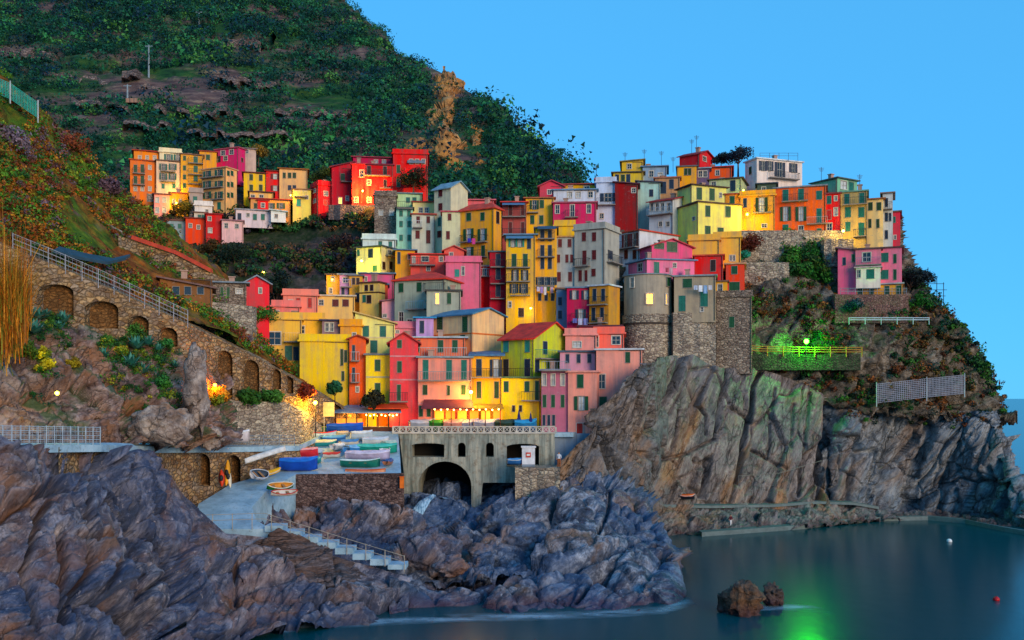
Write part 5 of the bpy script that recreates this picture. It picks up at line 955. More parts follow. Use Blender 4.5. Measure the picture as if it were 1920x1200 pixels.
for i, x in enumerate(px_):
    if me is None:
        h_ = 9*110/F; me = MB().box(-.1, .1, -.02, .16, 0, h_).box(-.14, .14, -.03, .18, 0, .08).mesh('baluster', BW)
        w2 = 12.2*110/F-.22; q = MB()
        for s in (-1, 1): q.hexa([(-s*w2/2-.05, .03, .02), (-s*w2/2+.05, .03, .02), (-s*w2/2+.05, .1, .02), (-s*w2/2-.05, .1, .02), (s*w2/2-.05, .03+.002*s, h_), (s*w2/2+.05, .03+.002*s, h_), (s*w2/2+.05, .1+.002*s, h_), (s*w2/2-.05, .1+.002*s, h_)])
        mx = q.mesh('cross_brace', BW)
    link('baluster', me, brd, P110(x+1, 810))
    if i < 25: link('cross_brace', mx, brd, P110(x+7.1, 810))
def block(name, label, px0, px1, ptop, pbot, Y, dy, mat, cat='wall', bev=0.0):
    a, c = at(px0, pbot, Y), at(px1, ptop, Y); o3 = Vector((a.x, Y, a.z)); m = MB(); w_ = c.x-a.x; h_ = c.z-a.z
    n_ = 8                       # slightly uneven faces so that old masonry does not read as a box
    for i in range(n_):
        x0, x1 = w_*i/n_, w_*(i+1)/n_; j0, j1 = .12*math.sin(i*2.3+px0), .12*math.sin((i+1)*2.3+px0)
        m.poly([(x0, j0, 0), (x1, j1, 0), (x1, j1, h_), (x0, j0, h_)]); m.poly([(x0, j0, h_), (x1, j1, h_), (x1, dy, h_), (x0, dy, h_)])
    m.poly([(0, .12*math.sin(px0), 0), (0, dy, 0), (0, dy, h_), (0, .12*math.sin(px0), h_)]); m.poly([(w_, .12*math.sin(n_*2.3+px0), 0), (w_, dy, 0), (w_, dy, h_), (w_, .12*math.sin(n_*2.3+px0), h_)]); m.poly([(0, dy, 0), (w_, dy, 0), (w_, dy, h_), (0, dy, h_)])
    return tag(m.obj(name, mat, None, o3), label, cat)
block('harbour_wall', 'grey stone pier beside the kiosk above the shore rocks', 966, 1050, 877, 950, 105.5, 5, OLDW)
block('harbour_wall', 'blue grey wall under the pink harbour house', 1011, 1112, 813, 905, 110.6, 6, plaster('#76889a'))
block('rampart', 'mottled stone rampart carrying the round tower', 1262, 1342, 586, 705, 133.2, 6, OLDW, 'rampart')
block('retaining_wall', 'pale stone retaining wall under the amber house', 1396, 1480, 492, 535, 143, 4, OLDW)
block('retaining_wall', 'rough stone wall right under the orange house', 1545, 1600, 448, 500, 146, 4, OLDW)
block('retaining_wall', 'purplish stone wall carrying the terrace of the pink villa', 1566, 1704, 552, 606, 139.2, 6, stonewall('villa_stone', ['#6a4c48', '#8c6e62', '#7a5c54', '#a08478'], '#3a2a28', 2.4))
block('retaining_wall', 'dark mossy wall below the wooden fence by the green lamp', 1404, 1614, 664, 694, 135.9, 5, stonewall('mossy_stone', ['#2c3428', '#4c4c40', '#5c5448', '#384030'], '#1c1c18', 2.2))
block('retaining_wall', 'stone wall under the far amber and orange houses', 1388, 1580, 432, 510, 147.8, 4, OLDW)
block('retaining_wall', 'grey wall below the big crimson house', 616, 703, 384, 412, 172.5, 5, stonewall('grey_stone', ['#4c5058', '#6c6c70', '#5a5a60', '#7e7a78'], '#2c2c30', 2.0))
block('parapet', 'grey stone footing under the tall orange far house', 252, 292, 363, 378, 187.5, 5, OLDW)
# cliff foot paths
WETC = flatm('#64787a', .6)
def pathstrip(name, pts, width, mat, zdrop, label=None):
    m = MB(); V = [at(*p) for p in pts]
    for a, c in zip(V[:-1], V[1:]):
        b_ = Vector((0, width, 0)); m.poly([a, c, c+b_, a+b_]); m.poly([a-Vector((0, 0, zdrop)), c-Vector((0, 0, zdrop)), c, a])
    return tag(m.obj(name, mat), kind='structure')
pathstrip('cliff_path', [(1182, 944, 123.5), (1240, 946, 126), (1330, 948, 128.4), (1450, 946, 131), (1530, 940, 134), (1600, 942, 136.6), (1648, 950, 137.5)], 2.6, WETC, .35)
qy = lambda py: (CZ-.55)*F/(py-HY)
pathstrip('quay', [(x, y, qy(y)) for x, y in ((1316, 998), (1400, 992), (1510, 984), (1560, 976), (1640, 970), (1740, 968), (1810, 974), (1880, 988), (1940, 998))], 1.8, WETC, .75)
def rub_fn(u, v):
    px = 1180+u*760; a = I(px, [1180, 1330, 1530, 1650, 1760, 1940], [948, 951, 945, 953, 962, 985]); c = I(px, [1180, 1316, 1510, 1640, 1740, 1880, 1940], [1010, 1004, 990, 976, 973, 993, 1003])
    py = a+v*(c-a); Yt = I(px, [1182, 1330, 1530, 1648, 1760, 1940], [123.9, 128.9, 134.5, 138.2, 142.5, 130]); Yb = I(px, [1182, 1316, 1510, 1640, 1740, 1940], [121, 122.5, 127.5, 135, 138, 124]); return px, py, Yt+(Yb-Yt)*v
patch('cliff_foot_rubble', rub_fn, (0, 1), (0, 1), 420, 40, rockdisp(.32, 1.6, .6, 1.4, 191, .6), CLA)

# ------------------------------------------------------------------ stairs and railings
st = empty('staircase', at(500, 1000, 82.4), 'concrete stairs with wide landings descending to the water', 'stairs')
for i in range(8):
    x0 = 496+i*33; y0 = 986+i*10.4; Y = 82.4-i*.2; a, c = at(x0, y0, Y), at(x0+34, y0, Y)
    MB().slab([a, c, c+Vector((0, 1.9, 0)), a+Vector((0, 1.9, 0))], .52 if i < 7 else .4).obj('step', CONC, st, -st.location)
PINK = rockmat('strata_rock', '#141214', '#544a4c', '#8a7e80', '#70503c', .5, (0, .1, 0), (.3, 1, 3), sc_=1.2)
patch('stair_rock', lambda u, v: (482+u*235, I(482+u*235, [482, 771], [997, 1080])+v*75+6*np.abs(2*u-1)**3, 82-.2*(u*7)-4.2*v+5*np.abs(2*u-1)**4), (0, 1), (0, 1), 120, 80, rockdisp(.7, 3.0, .1, 2.0, 195, rnd_=.1), PINK)
def railing(name, label, base, h, nposts, colr, rails=3, r=.025, net=False, pr=.035):
    V = [at(*p) for p in base]; mat = flatm(colr, .5); root = empty(name, V[0], label, 'railing'); L = [0]
    for a, c in zip(V[:-1], V[1:]): L.append(L[-1]+(c-a).length)
    def pos(s):
        for i in range(len(V)-1):
            if s <= L[i+1]+1e-6: return V[i].lerp(V[i+1], (s-L[i])/(L[i+1]-L[i]))
        return V[-1]
    pm = MB().tube((0, 0, -.4), (0, 0, h), pr, k=6).ball((0, 0, h), pr*1.3, 6).mesh('post', mat)
    S = [L[-1]*i/(nposts-1) for i in range(nposts)]
    for s in S: link('post', pm, root, pos(s)-V[0])
    for k in range(rails):
        z = h*(k+1)/rails-.02; q = MB(); pts = sorted(set(S+L))
        for a, c in zip(pts[:-1], pts[1:]): q.tube(pos(a)-V[0]+Vector((0, 0, z)), pos(c)-V[0]+Vector((0, 0, z)), r, k=5)
        q.obj('rail', mat, root)
    if net:
        q = MB(); n_ = int(L[-1]/.35)
        for i in range(n_+1): p = pos(L[-1]*i/n_)-V[0]; q.tube(p, p+Vector((0, 0, h-.05)), .012, k=3, cap=False)
        for k in range(4):
            for a, c in zip(S[:-1], S[1:]): q.tube(pos(a)-V[0]+Vector((0, 0, h*(k+.5)/4)), pos(c)-V[0]+Vector((0, 0, h*(k+.5)/4)), .012, k=3, cap=False)
        q.obj('wire_mesh', mat, root)
    return root
railing('railing', 'pale blue grey railing along the lower walkway at the left edge', [(-320, 834, 53.2), (0, 832, 62), (188, 831, 70.5)], 1.15, 27, '#a8bccc', 4, net=True)
railing('railing', 'thin railing of the walkway above the arched boat stores', [(300, 836, 83.2), (430, 836, 93), (552, 834, 100.2)], 1.0, 10, '#8a98a4', 3, net=True)
railing('railing', 'grey post railing along the top of the arched path wall', [(24, 466, 81), (100, 496, 83), (200, 538, 86), (352, 607, 91)], 1.25, 12, '#a8acb4', 3, net=True)
railing('stair_railing', 'thin tan handrail across the foot of the ramp and down the stairs', [(362, 987, 82.8), (496, 983, 82.4), (620, 1022, 81.7), (758, 1064, 80.8)], .95, 12, '#b0a898', 2)
railing('wooden_fence', 'orange wooden fence beside the green lamp', [(1380, 655, 136), (1418, 662, 135.9), (1520, 664, 135.8), (1616, 664, 135.9)], .95, 9, '#c08030', 3, r=.06, pr=.08)
railing('railing', 'pale rail on the ledge below the pink villa', [(1592, 603, 137.6), (1742, 603, 138.4)], .55, 6, '#b8d0dc', 2, r=.07, pr=.06)
railing('railing', 'low grey rail along the foot of the slab cliff', [(1385, 905, 128), (1460, 900, 130), (1540, 876, 133.5)], .9, 5, '#7c7870', 1, r=.04)
railing('roof_railing', 'thin railing on the roof of the white villa', [(1425, 297, 161.5), (1496, 297, 163)], .9, 5, '#5a8098', 2, r=.03)
railing('railing', 'railing on the terrace edge of the pink villa', [(1576, 552, 139.3), (1700, 552, 139.6)], .9, 10, '#8a9aa8', 2, net=True)
railing('cable_rail', 'long pipe handrail running down the left slope', [(-40, 285, 96), (0, 312, 97), (90, 372, 101), (160, 412, 104), (228, 446, 107)], .7, 7, '#9a948c', 1, r=.09, pr=.06)
# net fence on the cliff
def netfence(label, base, h, n_, colr, name='rockfall_net', posts='#b8c4c8'):
    V = [at(*p) for p in base]; root = empty(name, V[0], label, 'fence'); mat = flatm(colr, .8)
    for i in range(len(V)-1):
        q = MB(); a, c = V[i]-V[0], V[i+1]-V[0]
        for k in range(n_+1): p = a.lerp(c, k/n_); q.box(p.x-.035, p.x+.035, p.y-.02, p.y+.02, p.z, p.z+h)
        for k in range(11):
            z = h*k/10; q.hexa([a+Vector((0, -.03, z)), c+Vector((0, -.03, z)), c+Vector((0, .03, z)), a+Vector((0, .03, z)), a+Vector((0, -.03, z+.07)), c+Vector((0, -.03, z+.07)), c+Vector((0, .03, z+.07)), a+Vector((0, .03, z+.07))])
        q.obj('net_panel', mat, root)
    for p in V: MB().tube(p-V[0]+Vector((0, -.1, -.5)), p-V[0]+Vector((0, -.1, h+.3)), .07).obj('post', flatm(posts, .5), root)
    return root
netfence('grey rockfall net fence across the upper cliff face', [(1643, 756, 136.2), (1737, 745, 138.6), (1808, 738, 138.6)], 2.6, 26, '#9098a8')
netfence('turquoise netting fence on the ridge of the left slope', [(-30, 165, 101), (20, 186, 103), (72, 222, 105)], 1.6, 10, '#28a898', 'netting_fence')
awall('garden_wall', 'stone garden wall with a red tiled top on the left slope', [(222, 442, 102), (262, 455, 104.5), (330, 478, 108.5), (392, 510, 112), (452, 536, 116)], [(222, 500), (452, 580)], mat=PATHW, thick=.5)
m = MB(); V = [at(248, 449, 103.5), at(262, 454, 104.4), at(330, 477, 108.4), at(396, 511, 112.1)]
for a, c in zip(V[:-1], V[1:]): m.hexa([a+Vector((0, -.35, 0)), c+Vector((0, -.35, 0)), c+Vector((0, .7, 0)), a+Vector((0, .7, 0)), a+Vector((0, -.1, .45)), c+Vector((0, -.1, .45)), c+Vector((0, .5, .45)), a+Vector((0, .5, .45))])
tag(m.obj('tile_coping', roofmat('#c8401c')), 'orange red tile coping on the garden wall', 'coping')
house('long low lean-to shed below the garden wall', (300, 398, None), 524, 556, '#8a5c34', [((330, 352), 545, 10, 14, 'a'), (376, 545, 10, 12, 'a')], Y=99.5, roof='shedL', rh=-18, rc='#7a5a54', D=5, ext=2, grp=None)
house('stone cottage with green door beside the lean-to shed', (396, 462, None), 532, 562, '#b89a70', [((416, 428), 547, 5, 15, 'cg'), (448, 546, 10, 8, 'w+')], Y=108.5, roof='shed', rh=6, rc='#7c8c98', D=6, ext=3, mat='STONE', grp=None)
awall('rubble_wall', 'rubble stone wall between the cottage and the path', [(330, 556, 97.5), (400, 566, 101), (472, 574, 105)], [(330, 610), (400, 640), (472, 672)], mat=OLDW, thick=2)
# blue tarpaulin
m = MB(); pts = [(104, 470, 84), (150, 482, 86), (205, 492, 88.5), (238, 484, 91)]
for (p, q) in zip(pts[:-1], pts[1:]):
    a, c = at(*p), at(*q); m.slab([a+Vector((0, -.4, 0)), c+Vector((0, -.4, 0)), c+Vector((0, .8, .5)), a+Vector((0, .8, .5))], .25)
tag(m.obj('tarpaulin', flatm('#2c4858', .6)), 'dark blue tarpaulin stretched over a bank on the left slope', 'tarpaulin')

# ------------------------------------------------------------------ round tower and stone towers
TY, TR = 133.4, 45.5*133.4/F
tc = at(1221, 700, TY); tc.y = TY+TR
tw = empty('round_tower', tc, 'grey round tower with lit windows above the cliff', 'tower')
def drum(z0, z1, r, k=40):
    m = MB()
    for i in range(k):
        a0, a1 = 2*math.pi*i/k, 2*math.pi*(i+1)/k; m.poly([(r*math.cos(a0), r*math.sin(a0), z0), (r*math.cos(a1), r*math.sin(a1), z0), (r*math.cos(a1), r*math.sin(a1), z1), (r*math.cos(a0), r*math.sin(a0), z1)])
    m.poly([(r*math.cos(2*math.pi*i/k), r*math.sin(2*math.pi*i/k), z1) for i in range(k)]); return m
zz = lambda py: at(0, py, TY).z-tc.z
drum(zz(588), zz(514), TR).obj('wall', plaster('#a39a88'), tw, smooth=False)
drum(zz(720), zz(588), TR*1.07).obj('base', OLDW, tw); drum(zz(606)-.1, zz(606)+.15, TR*1.12).obj('ledge', flatm('#4a4038', .9), tw); drum(zz(514), zz(512), TR*1.06).obj('rim', flatm('#8a9aa0', .8), tw)
for px, py, w_, h_, kd in ((1187, 528, 9, 18, 'wk'), (1255, 527, 9, 16, 'cg'), (1218, 560, 12, 19, 'l'), (1251, 560, 6, 20, 'l')):
    x = (px-1221)*TY/F; a = math.asin(max(-.99, min(.99, x/TR))); put_window(tw, Vector((TR*math.sin(a)*1.004, -TR*math.cos(a)*1.004, zz(py)))-Vector((0, 0, 0))+Vector((-math.sin(a)*(-.02), -.16*math.cos(a), 0)), a, w_*TY/F, h_*TY/F, kd)
house('grey annexe of the round tower with green shutters', (1264, 1342, None), 517, 590, '#a89a80', [(1289, 531, 15, 15, 'cg'), (1279, 569, 11, 26, 'ct'), (1320, 561, 12, 25, 'ct'), (1316, 588-8, 5, 8, 'wk')], Y=132.6, roof='flat', rc='#8a98a0', ext=1)
house('ruined square stone tower with one green shutter', (1343, 1410, None), 556, 660, '#8a7a68', [(1372, 604, 9, 18, 'cg')], Y=134.5, roof='par', mat='STONE', name='tower_house', ext=3)
house('small ochre shed on the tower terrace', (1338, 1364, None), 528, 552, '#e0a83c', [(1350, 540, 7, 12, 'wk')], Y=136, ext=1)

# ------------------------------------------------------------------ lamps
def lamp(px, py, Y, colr, power, label, pole=0.0, r=.16, wall=True, radius=.25, strength=30, pool_glow=0):
    p = at(px, py, Y); root = empty('street_lamp' if pole else 'wall_lamp', p-Vector((0, 0, pole)), label, 'lamp')
    MB().ball((0, 0, pole), r, 10).obj('bulb', emit(colr, strength), root, smooth=True)
    q = MB(); q.tube((0, 0, pole+r*.9), (0, 0, pole+r*1.5), r*1.4, r*.5, 8)
    if pole: q.tube((0, .15, -.5), (0, .15, pole+r*1.2), .06).tube((0, .15, pole+r*1.2), (0, 0, pole+r*1.3), .04)
    else: q.tube((0, 0, r*1.4), (0, .7, r*1.6), .03)
    q.obj('bracket', flatm('#2a2a2c', .5), root)
    L = bpy.data.lights.new('lamp_light', 'POINT'); L.energy = power; L.color = lin(colr); L.shadow_soft_size = radius
    o = bpy.data.objects.new('lamp_light', L); col.objects.link(o); o.parent = root; o.location = (0, -.45, pole-.05)
    if pool_glow:      # added spot, lays a green glow on the pool for the lamp's reflection
        B_ = bpy.data.lights.new('pool_glow_light', 'SPOT'); B_.energy = pool_glow; B_.color = lin(colr); B_.spot_size = R(30); B_.spot_blend = 1.0; B_.shadow_soft_size = 1.0
        bo = bpy.data.objects.new('pool_glow_light', B_); col.objects.link(bo); bo.parent = root; bo.location = (0, -.6, pole)
        tgt = Vector(((1545-CX)/F*84, 84, 0)); d_ = tgt-(p+Vector((0, -.6, 0))); bo.rotation_euler = d_.to_track_quat('-Z', 'Y').to_euler()
    return root
lamp(680, 358, 172.2, '#ff9a30', 6000, 'glowing orange lamp on the big crimson house')
lamp(591, 755, 106.5, '#ffc030', 1300, 'bright yellow street lamp at the end of the arched wall', pole=3.2, r=.22)
lamp(883, 735, 112.2, '#ffc850', 900, 'yellow lamp on the corner of the salmon pink house', r=.2)
lamp(107, 737, 68.5, '#f0e030', 160, 'small yellow lamp among flowers on the left rocks', r=.14)
lamp(403, 722, 91.5, '#ff9020', 500, 'orange lamp beside the tall arch of the path wall', r=.16)
lamp(1581, 433, 146.3, '#ffd040', 800, 'yellow lamp at the foot of the tan tower', r=.2)
lamp(1401, 402, 148.8, '#ffd030', 900, 'yellow lamp on the amber house left of the orange house', r=.2)
lamp(678, 489, 143.6, '#fff040', 1000, 'lemon lamp on the pale yellow house by the terraces', r=.18)
lamp(494, 511, 158, '#ffc040', 120, 'small amber lamp on the dark terraces behind the coral hut', pole=2.5, r=.16)
lamp(995, 578, 134, '#ffd040', 160, 'small lamp at the foot of the tall yellow houses', r=.14)
lamp(331, 381, 181.5, '#ffc030', 600, 'yellow lamp on the ochre house of the far hamlet', r=.2)
lamp(333, 356, 187, '#ffd030', 420, 'yellow lamp under the golden house of the far hamlet', r=.16)
lamp(623, 524, 137.6, '#ffc030', 130, 'small lamp on the small golden house', r=.12)
lamp(545, 366, 177, '#ffd040', 200, 'small lamp in the red and yellow far row', r=.12)
lamp(1394, 357, 153, '#d8f040', 160, 'greenish lamp between the sage house and the white villa', r=.13)
lamp(1512, 640, 135.2, '#20ff10', 4200, 'brilliant green lamp standing by the wooden fence on the cliff', pole=2.2, r=.34, strength=120, pool_glow=15000)
# ------------------------------------------------------------------ boats
def boat(px, py, Y, L, yaw, hull, label, inner='#c8c8c0', rim=None, W=None, H=None, cover=None, stern=True, roll=0.0, dz=0.0, pitch=0.0, flip=False, name='rowing_boat', cat='boat', seats=2):
    W = W or L*.2; H = H or L*.14; p = at(px, py, Y); root = empty(name, p+Vector((0, 0, dz)), label, cat, 'boats drawn up at the harbour', R(yaw))
    root.rotation_euler = (R(roll)+(math.pi if flip else 0), R(pitch), R(yaw))
    if flip: root.location.z += H
    N_ = 15; T = [-1+2*i/(N_-1) for i in range(N_)]
    hb = lambda t: W*(max(0, 1-max(0, t)**2.2)**.75 if t > 0 else (1-.28*abs(t)**2 if stern else max(0, 1-abs(t)**2.2)**.75))
    sh = lambda t: H*(1+.32*max(0, t)**2+(.1 if stern else .32)*max(0, -t)**2)
    def skin(o, zf):
        m = MB(); rows = []
        for t in T:
            b_ = max(hb(t)-o, .012); s = sh(t); x = t*L/2*(1-o/L); k = H*.22*max(0, abs(t)-.6)*2.2
            rows.append([(x, y*b_, max(z*s, zf*H)+(0 if z == 1 else k)) for y, z in ((-1, 1), (-.93, .62), (-.72, .25), (-.3, .04), (0, 0), (.3, .04), (.72, .25), (.93, .62), (1, 1))])
        for r in rows: m.v += r
        n9 = 9
        for i in range(N_-1):
            for j in range(n9-1): a = i*n9+j; m.f.append((a, a+1, a+n9+1, a+n9))
        if o == 0: m.f.append(tuple(range(n9))); m.f.append(tuple(range((N_-1)*n9+n9-1, (N_-1)*n9-1, -1)))
        return m
    skin(0, 0).obj('hull', flatm(hull, .35, .85), root, smooth=True)
    if not cover: skin(.06, .25).obj('interior', flatm(inner, .6), root, smooth=True)
    m = MB()
    for s in (-1, 1):
        for t0, t1 in zip(T[:-1], T[1:]):
            a, c = (t0*L/2, s*hb(t0), sh(t0)), (t1*L/2, s*hb(t1), sh(t1)); m.tube(a, c, .045, k=5, cap=False)
    m.tube((-L/2, -hb(-1), sh(-1)), (-L/2, hb(-1), sh(-1)), .045, k=5); m.obj('gunwale', flatm(rim or inner, .5), root)
    if cover:
        m = MB(); q = 7
        for t in T:
            b_ = hb(t)+.05
            for j in range(q):
                y = -1+2*j/(q-1); m.v.append((t*L/2, y*b_, sh(t)-.06*(abs(y) == 1)+(.32*H+.06)*(1-y*y)*(1-.5*t*t)+.03*math.sin(7*t+5*y)))
        for i in range(N_-1):
            for j in range(q-1): a = i*q+j; m.f.append((a, a+1, a+q+1, a+q))
        m.obj('cover', flatm(cover, .75), root, smooth=True)
    else:
        for k in range(seats):
            t = -.45+.75*k; MB().box(t*L/2-.13, t*L/2+.13, -hb(t)+.03, hb(t)-.03, H*.66, H*.72).obj('thwart', flatm('#a8794a', .6), root)
    return root
rb = lambda px, py: (px, py, RPY(py))
boat(497, 872, 94.6, 4.9, 52, '#e8e6e0', 'long white canoe lying keel up on the walkway edge', stern=False, W=.42, H=.4, flip=True, name='canoe', dz=.9, pitch=-12)
boat(508, 892, 94.8, 2.3, 55, '#f0b414', 'small yellow kayak beside the white canoe', stern=False, W=.3, H=.32, cover='#f0b414', roll=20, name='kayak', pitch=-10, dz=.1)
boat(484, 903, 92.8, 1.9, 60, '#d8dce4', 'small white dinghy with dark floor leaning beside the yellow kayak', inner='#3a5068', rim='#c8d4e0', W=.68, H=.5, roll=35, name='dinghy', dz=.35)
boat(560, 883, 98, 3.7, 8, '#1450c0', 'blue boat under a bright blue cover at the quay corner', cover='#1e7ae0', W=.9, H=1.0, rim='#1e7ae0', name='covered_boat')
boat(572, 862, 102, 2.9, 30, '#d02838', 'red and pink boat leaning against the blue covered boat', cover='#e890a0', W=.7, H=.7, rim='#f0c0c0', roll=-14, dz=.25)
boat(588, 852, 104.3, 2.6, 120, '#c4d8ec', 'pale inflatable dinghy behind the red boat', inner='#5a7890', rim='#d8ecf8', W=.75, H=.5, roll=16, name='dinghy', dz=.15)
boat(604, 838, 106.3, 3.1, 12, '#2a9aa0', 'teal boat with pale deck on the left of the ramp', cover='#c8d0b0', W=.7, H=.55, rim='#e8e0c0')
boat(604, 824, 108.6, 3.2, 8, '#d0e8ec', 'white boat with red gunwale higher on the ramp', inner='#d8c050', rim='#d82028', W=.75, H=.75)
boat(612, 811, 110.4, 3.0, 5, '#3a9060', 'green boat with yellow inside near the lamp', inner='#e8c830', rim='#c8d840', W=.7, H=.65)
boat(647, 812, 110.2, 4.0, 4, '#1a58c8', 'long boat under a royal blue cover below the restaurant', cover='#1c60d8', W=.85, H=.8, rim='#1c60d8', name='covered_boat')
boat(642, 820, 109.2, 1.6, 40, '#e0d8b0', 'small cream dinghy in front of the royal blue cover', cover='#e8c890', W=.55, H=.5, name='dinghy')
boat(678, 828, 107.9, 2.4, 20, '#c8dce8', 'white covered dinghy at the right top of the ramp', cover='#d8e8f0', W=.7, H=.75, name='covered_boat', dz=.15)
boat(708, 850, 104.4, 4.2, -6, '#18a890', 'turquoise boat at the back of the right boat group', cover='#40c8b8', W=.75, H=.75, rim='#60d8c8')
boat(662, 852, 104.1, 2.4, 62, '#3a8ad0', 'blue boat seen bow on in the right boat group', cover='#70b8e8', W=.7, H=.75, rim='#90c8f0')
boat(690, 865, 101.9, 4.6, -4, '#c0b8d8', 'lilac white boat in the middle of the right boat group', cover='#dcd4ec', W=.85, H=.75, rim='#e8e4f4', dz=.1)
boat(676, 877, 99.9, 4.0, -3, '#157868', 'dark green boat with white top in the right boat group', inner='#d8ecec', rim='#d0f0f0', W=.75, H=.75)
boat(686, 889, 98.5, 4.0, -2, '#e8a078', 'low white boat with orange gunwale at the quay edge', inner='#8a5a3c', rim='#e86020', W=.6, H=.42)
boat(722, 858, 103.2, 1.6, 80, '#e0e4ec', 'tiny white tender at the right end of the boat group', inner='#505868', rim='#f0f0f0', W=.5, H=.6, name='dinghy', dz=.3)
for px_b, py_b, L_, yw, hl, cv, lb_ in [(626, 830, 2.6, 24, '#2a6ab8', '#58a0d8', 'sky blue covered boat between the teal boat and the white dinghy'), (634, 844, 2.4, 70, '#c8d4dc', '#e4ecf0', 'white covered boat in the middle of the ramp head'), (584, 870, 2.2, 40, '#1c8a90', '#48b0b8', 'small turquoise boat behind the blue covered boat'), (655, 836, 2.3, 35, '#d8d0c0', '#4888c8', 'white boat with mid blue cover on the ramp'), (704, 834, 2.8, 10, '#e0e4e8', '#c8d8e8', 'white boat at the top right of the boat group'), (728, 872, 2.0, 78, '#a86840', '#3868a8', 'brown boat with navy cover at the quay corner'), (730, 838, 2.2, 60, '#208070', '#a8d0c8', 'green boat with pale cover by the bridge end'), (588, 814, 2.0, 80, '#3a70b0', '#80b0d8', 'blue boat standing beside the street lamp'), (622, 858, 1.8, 15, '#d8d8d0', '#d84038', 'white dinghy with red cover on the open ramp')]:
    boat(px_b, py_b, RPY(py_b), L_, yw, hl, lb_, cover=cv, W=L_*.22, H=L_*.22, rim=cv, name='covered_boat')
boat(440, 830, 94, 2.9, -4, '#d8d4dc', 'white boat on the walkway above the arched stores', cover='#f0eef0', W=.6, H=.85, stern=False)
boat(524, 922, 90.4, 2.6, 38, '#1e7a30', 'green and white canoe on the rock under the quay', inner='#d89030', rim='#e8e8d8', stern=False, W=.5, H=.42, roll=30, name='canoe', dz=.25)
boat(532, 934, 89.4, 2.5, 34, '#e4dcd0', 'white canoe with a red tip on the rock under the quay', inner='#d8d4cc', rim='#d02820', stern=False, W=.42, H=.36, roll=24, name='canoe', dz=.25)
boat(1288, 938, 127.4, 2.0, 5, '#182030', 'small dark boat with orange cover at the foot of the slab cliff', cover='#e86020', W=.6, H=.5, dz=.1, name='dinghy')
def board(px, py, Y, L, w_, colr, lean, label, tip='#e0e0d8'):
    p = at(px, py, Y); root = empty('kayak', p, label, 'kayak', 'kayaks leaning by the arched stores'); m = MB(); k = 10; T = [i/k for i in range(k+1)]
    for t in T:
        b_ = w_*math.sin(math.pi*min(.98, max(.02, t)))**.6; m.v += [(-b_+lean*t*L, .25*t*L, t*L), (lean*t*L, .25*t*L-.16, t*L), (b_+lean*t*L, .25*t*L, t*L), (lean*t*L, .25*t*L+.1, t*L)]
    for i in range(k):
        for j in range(4): a = i*4+j; b2 = i*4+(j+1) % 4; m.f.append((a, b2, b2+4, a+4))
    m.obj('hull', flatm(colr, .4), root, smooth=True); MB().ball((lean*.5*L, .125*L-.14, .5*L), .2, 8, 1.6).obj('cockpit', flatm('#202428', .6), root, smooth=True); return root
board(424, 910, 90.6, 2.3, .3, '#f0a820', .0, 'yellow kayak leaning upright between the two arches')
board(416, 912, 90, 1.5, .3, '#e04018', -.1, 'short red kayak leaning beside the yellow one')
board(432, 914, 90.6, 2.0, .25, '#e8dcc0', -.25, 'cream kayak leaning in front of the right arch')
# boats and covers on the piazza
zpz = zp+.005
def pboat(px, Y, L, yaw, hull, cover, label):
    py = HY+(CZ-zpz)*F/Y; return boat(px, py, Y, L, yaw, hull, label, cover=cover, W=.75, H=1.05, rim=cover, name='covered_boat')
pboat(792, 111.6, 3.0, 20, '#9aa4b4', '#c0c8d4', 'grey covered boat on the piazza left end')
pboat(826, 111.8, 2.6, 5, '#2a7a28', '#3c9a34', 'green covered boat on the piazza behind the balustrade')
pboat(850, 111.4, 2.4, 15, '#c88878', '#e8a898', 'salmon covered boat on the piazza behind the balustrade')
pboat(874, 111.9, 2.9, -10, '#a8a8bc', '#c8c8d8', 'lilac grey covered boat on the piazza')
pboat(912, 111.5, 3.0, 12, '#9898a8', '#b8bccc', 'blue grey covered boat on the piazza right of centre')
pboat(952, 111.6, 3.0, 8, '#203828', '#2c4a44', 'dark green covered boat near the blue umbrellas')
pboat(985, 111.3, 2.6, 10, '#1878b0', '#2c9ad0', 'bright blue covered boat near the right end of the balustrade')

# ------------------------------------------------------------------ restaurants on the piazza
WARM = '#ffb040'
def warm(loc, e, parent, colr=WARM, r=.3):
    L = bpy.data.lights.new('lamp_light', 'POINT'); L.energy = e; L.color = lin(colr); L.shadow_soft_size = r; o = bpy.data.objects.new('lamp_light', L); col.objects.link(o); o.location = loc; o.parent = parent
rs = empty('restaurant_pavilion', at(632, 805, 111.8), 'lit restaurant pavilion with blue grey metal roof by the ramp', 'pavilion'); O = rs.location
w_ = (748-630)*111.8/F; zr = at(0, 772, 111.8).z-O.z; zg = zp-O.z
m = MB(); m.slab([(-.4, -1.2, zr), (w_+.3, -1.2, zr), (w_-.4, 3.2, zr+.75), (.6, 3.2, zr+.75)], .14); m.obj('roof', flatm('#7a94b0', .5), rs)
m = MB(); m.box(0, w_, 3.0, 3.1, zg-1, zr+.5); m.obj('back_wall', plaster('#c87828'), rs)
for i in range(7): MB().tube((w_*i/6, -.9, zg-1.2), (w_*i/6, -.9, zr-.1), .07).obj('post', flatm('#4a2c18', .7), rs)
MB().box(.1, w_*.42, -.86, -.8, zr-1.75, zr-.75).obj('lit_panel', emit('#f08a20', .9), rs)
m = MB(); m.box(0, w_, -1.0, -.92, zg-.4, zg+.6); m.obj('parapet', flatm('#5a3020', .8), rs)
for i in range(9): MB().ball((w_*(.48+.06*i), -.7, zr-.35-.1*(i % 2)), .09, 8).obj('bulb', emit('#ffc860', 18), rs)
for x in (.25, .6, .85): warm((w_*x, 1.0, zr-.5), 140, rs)
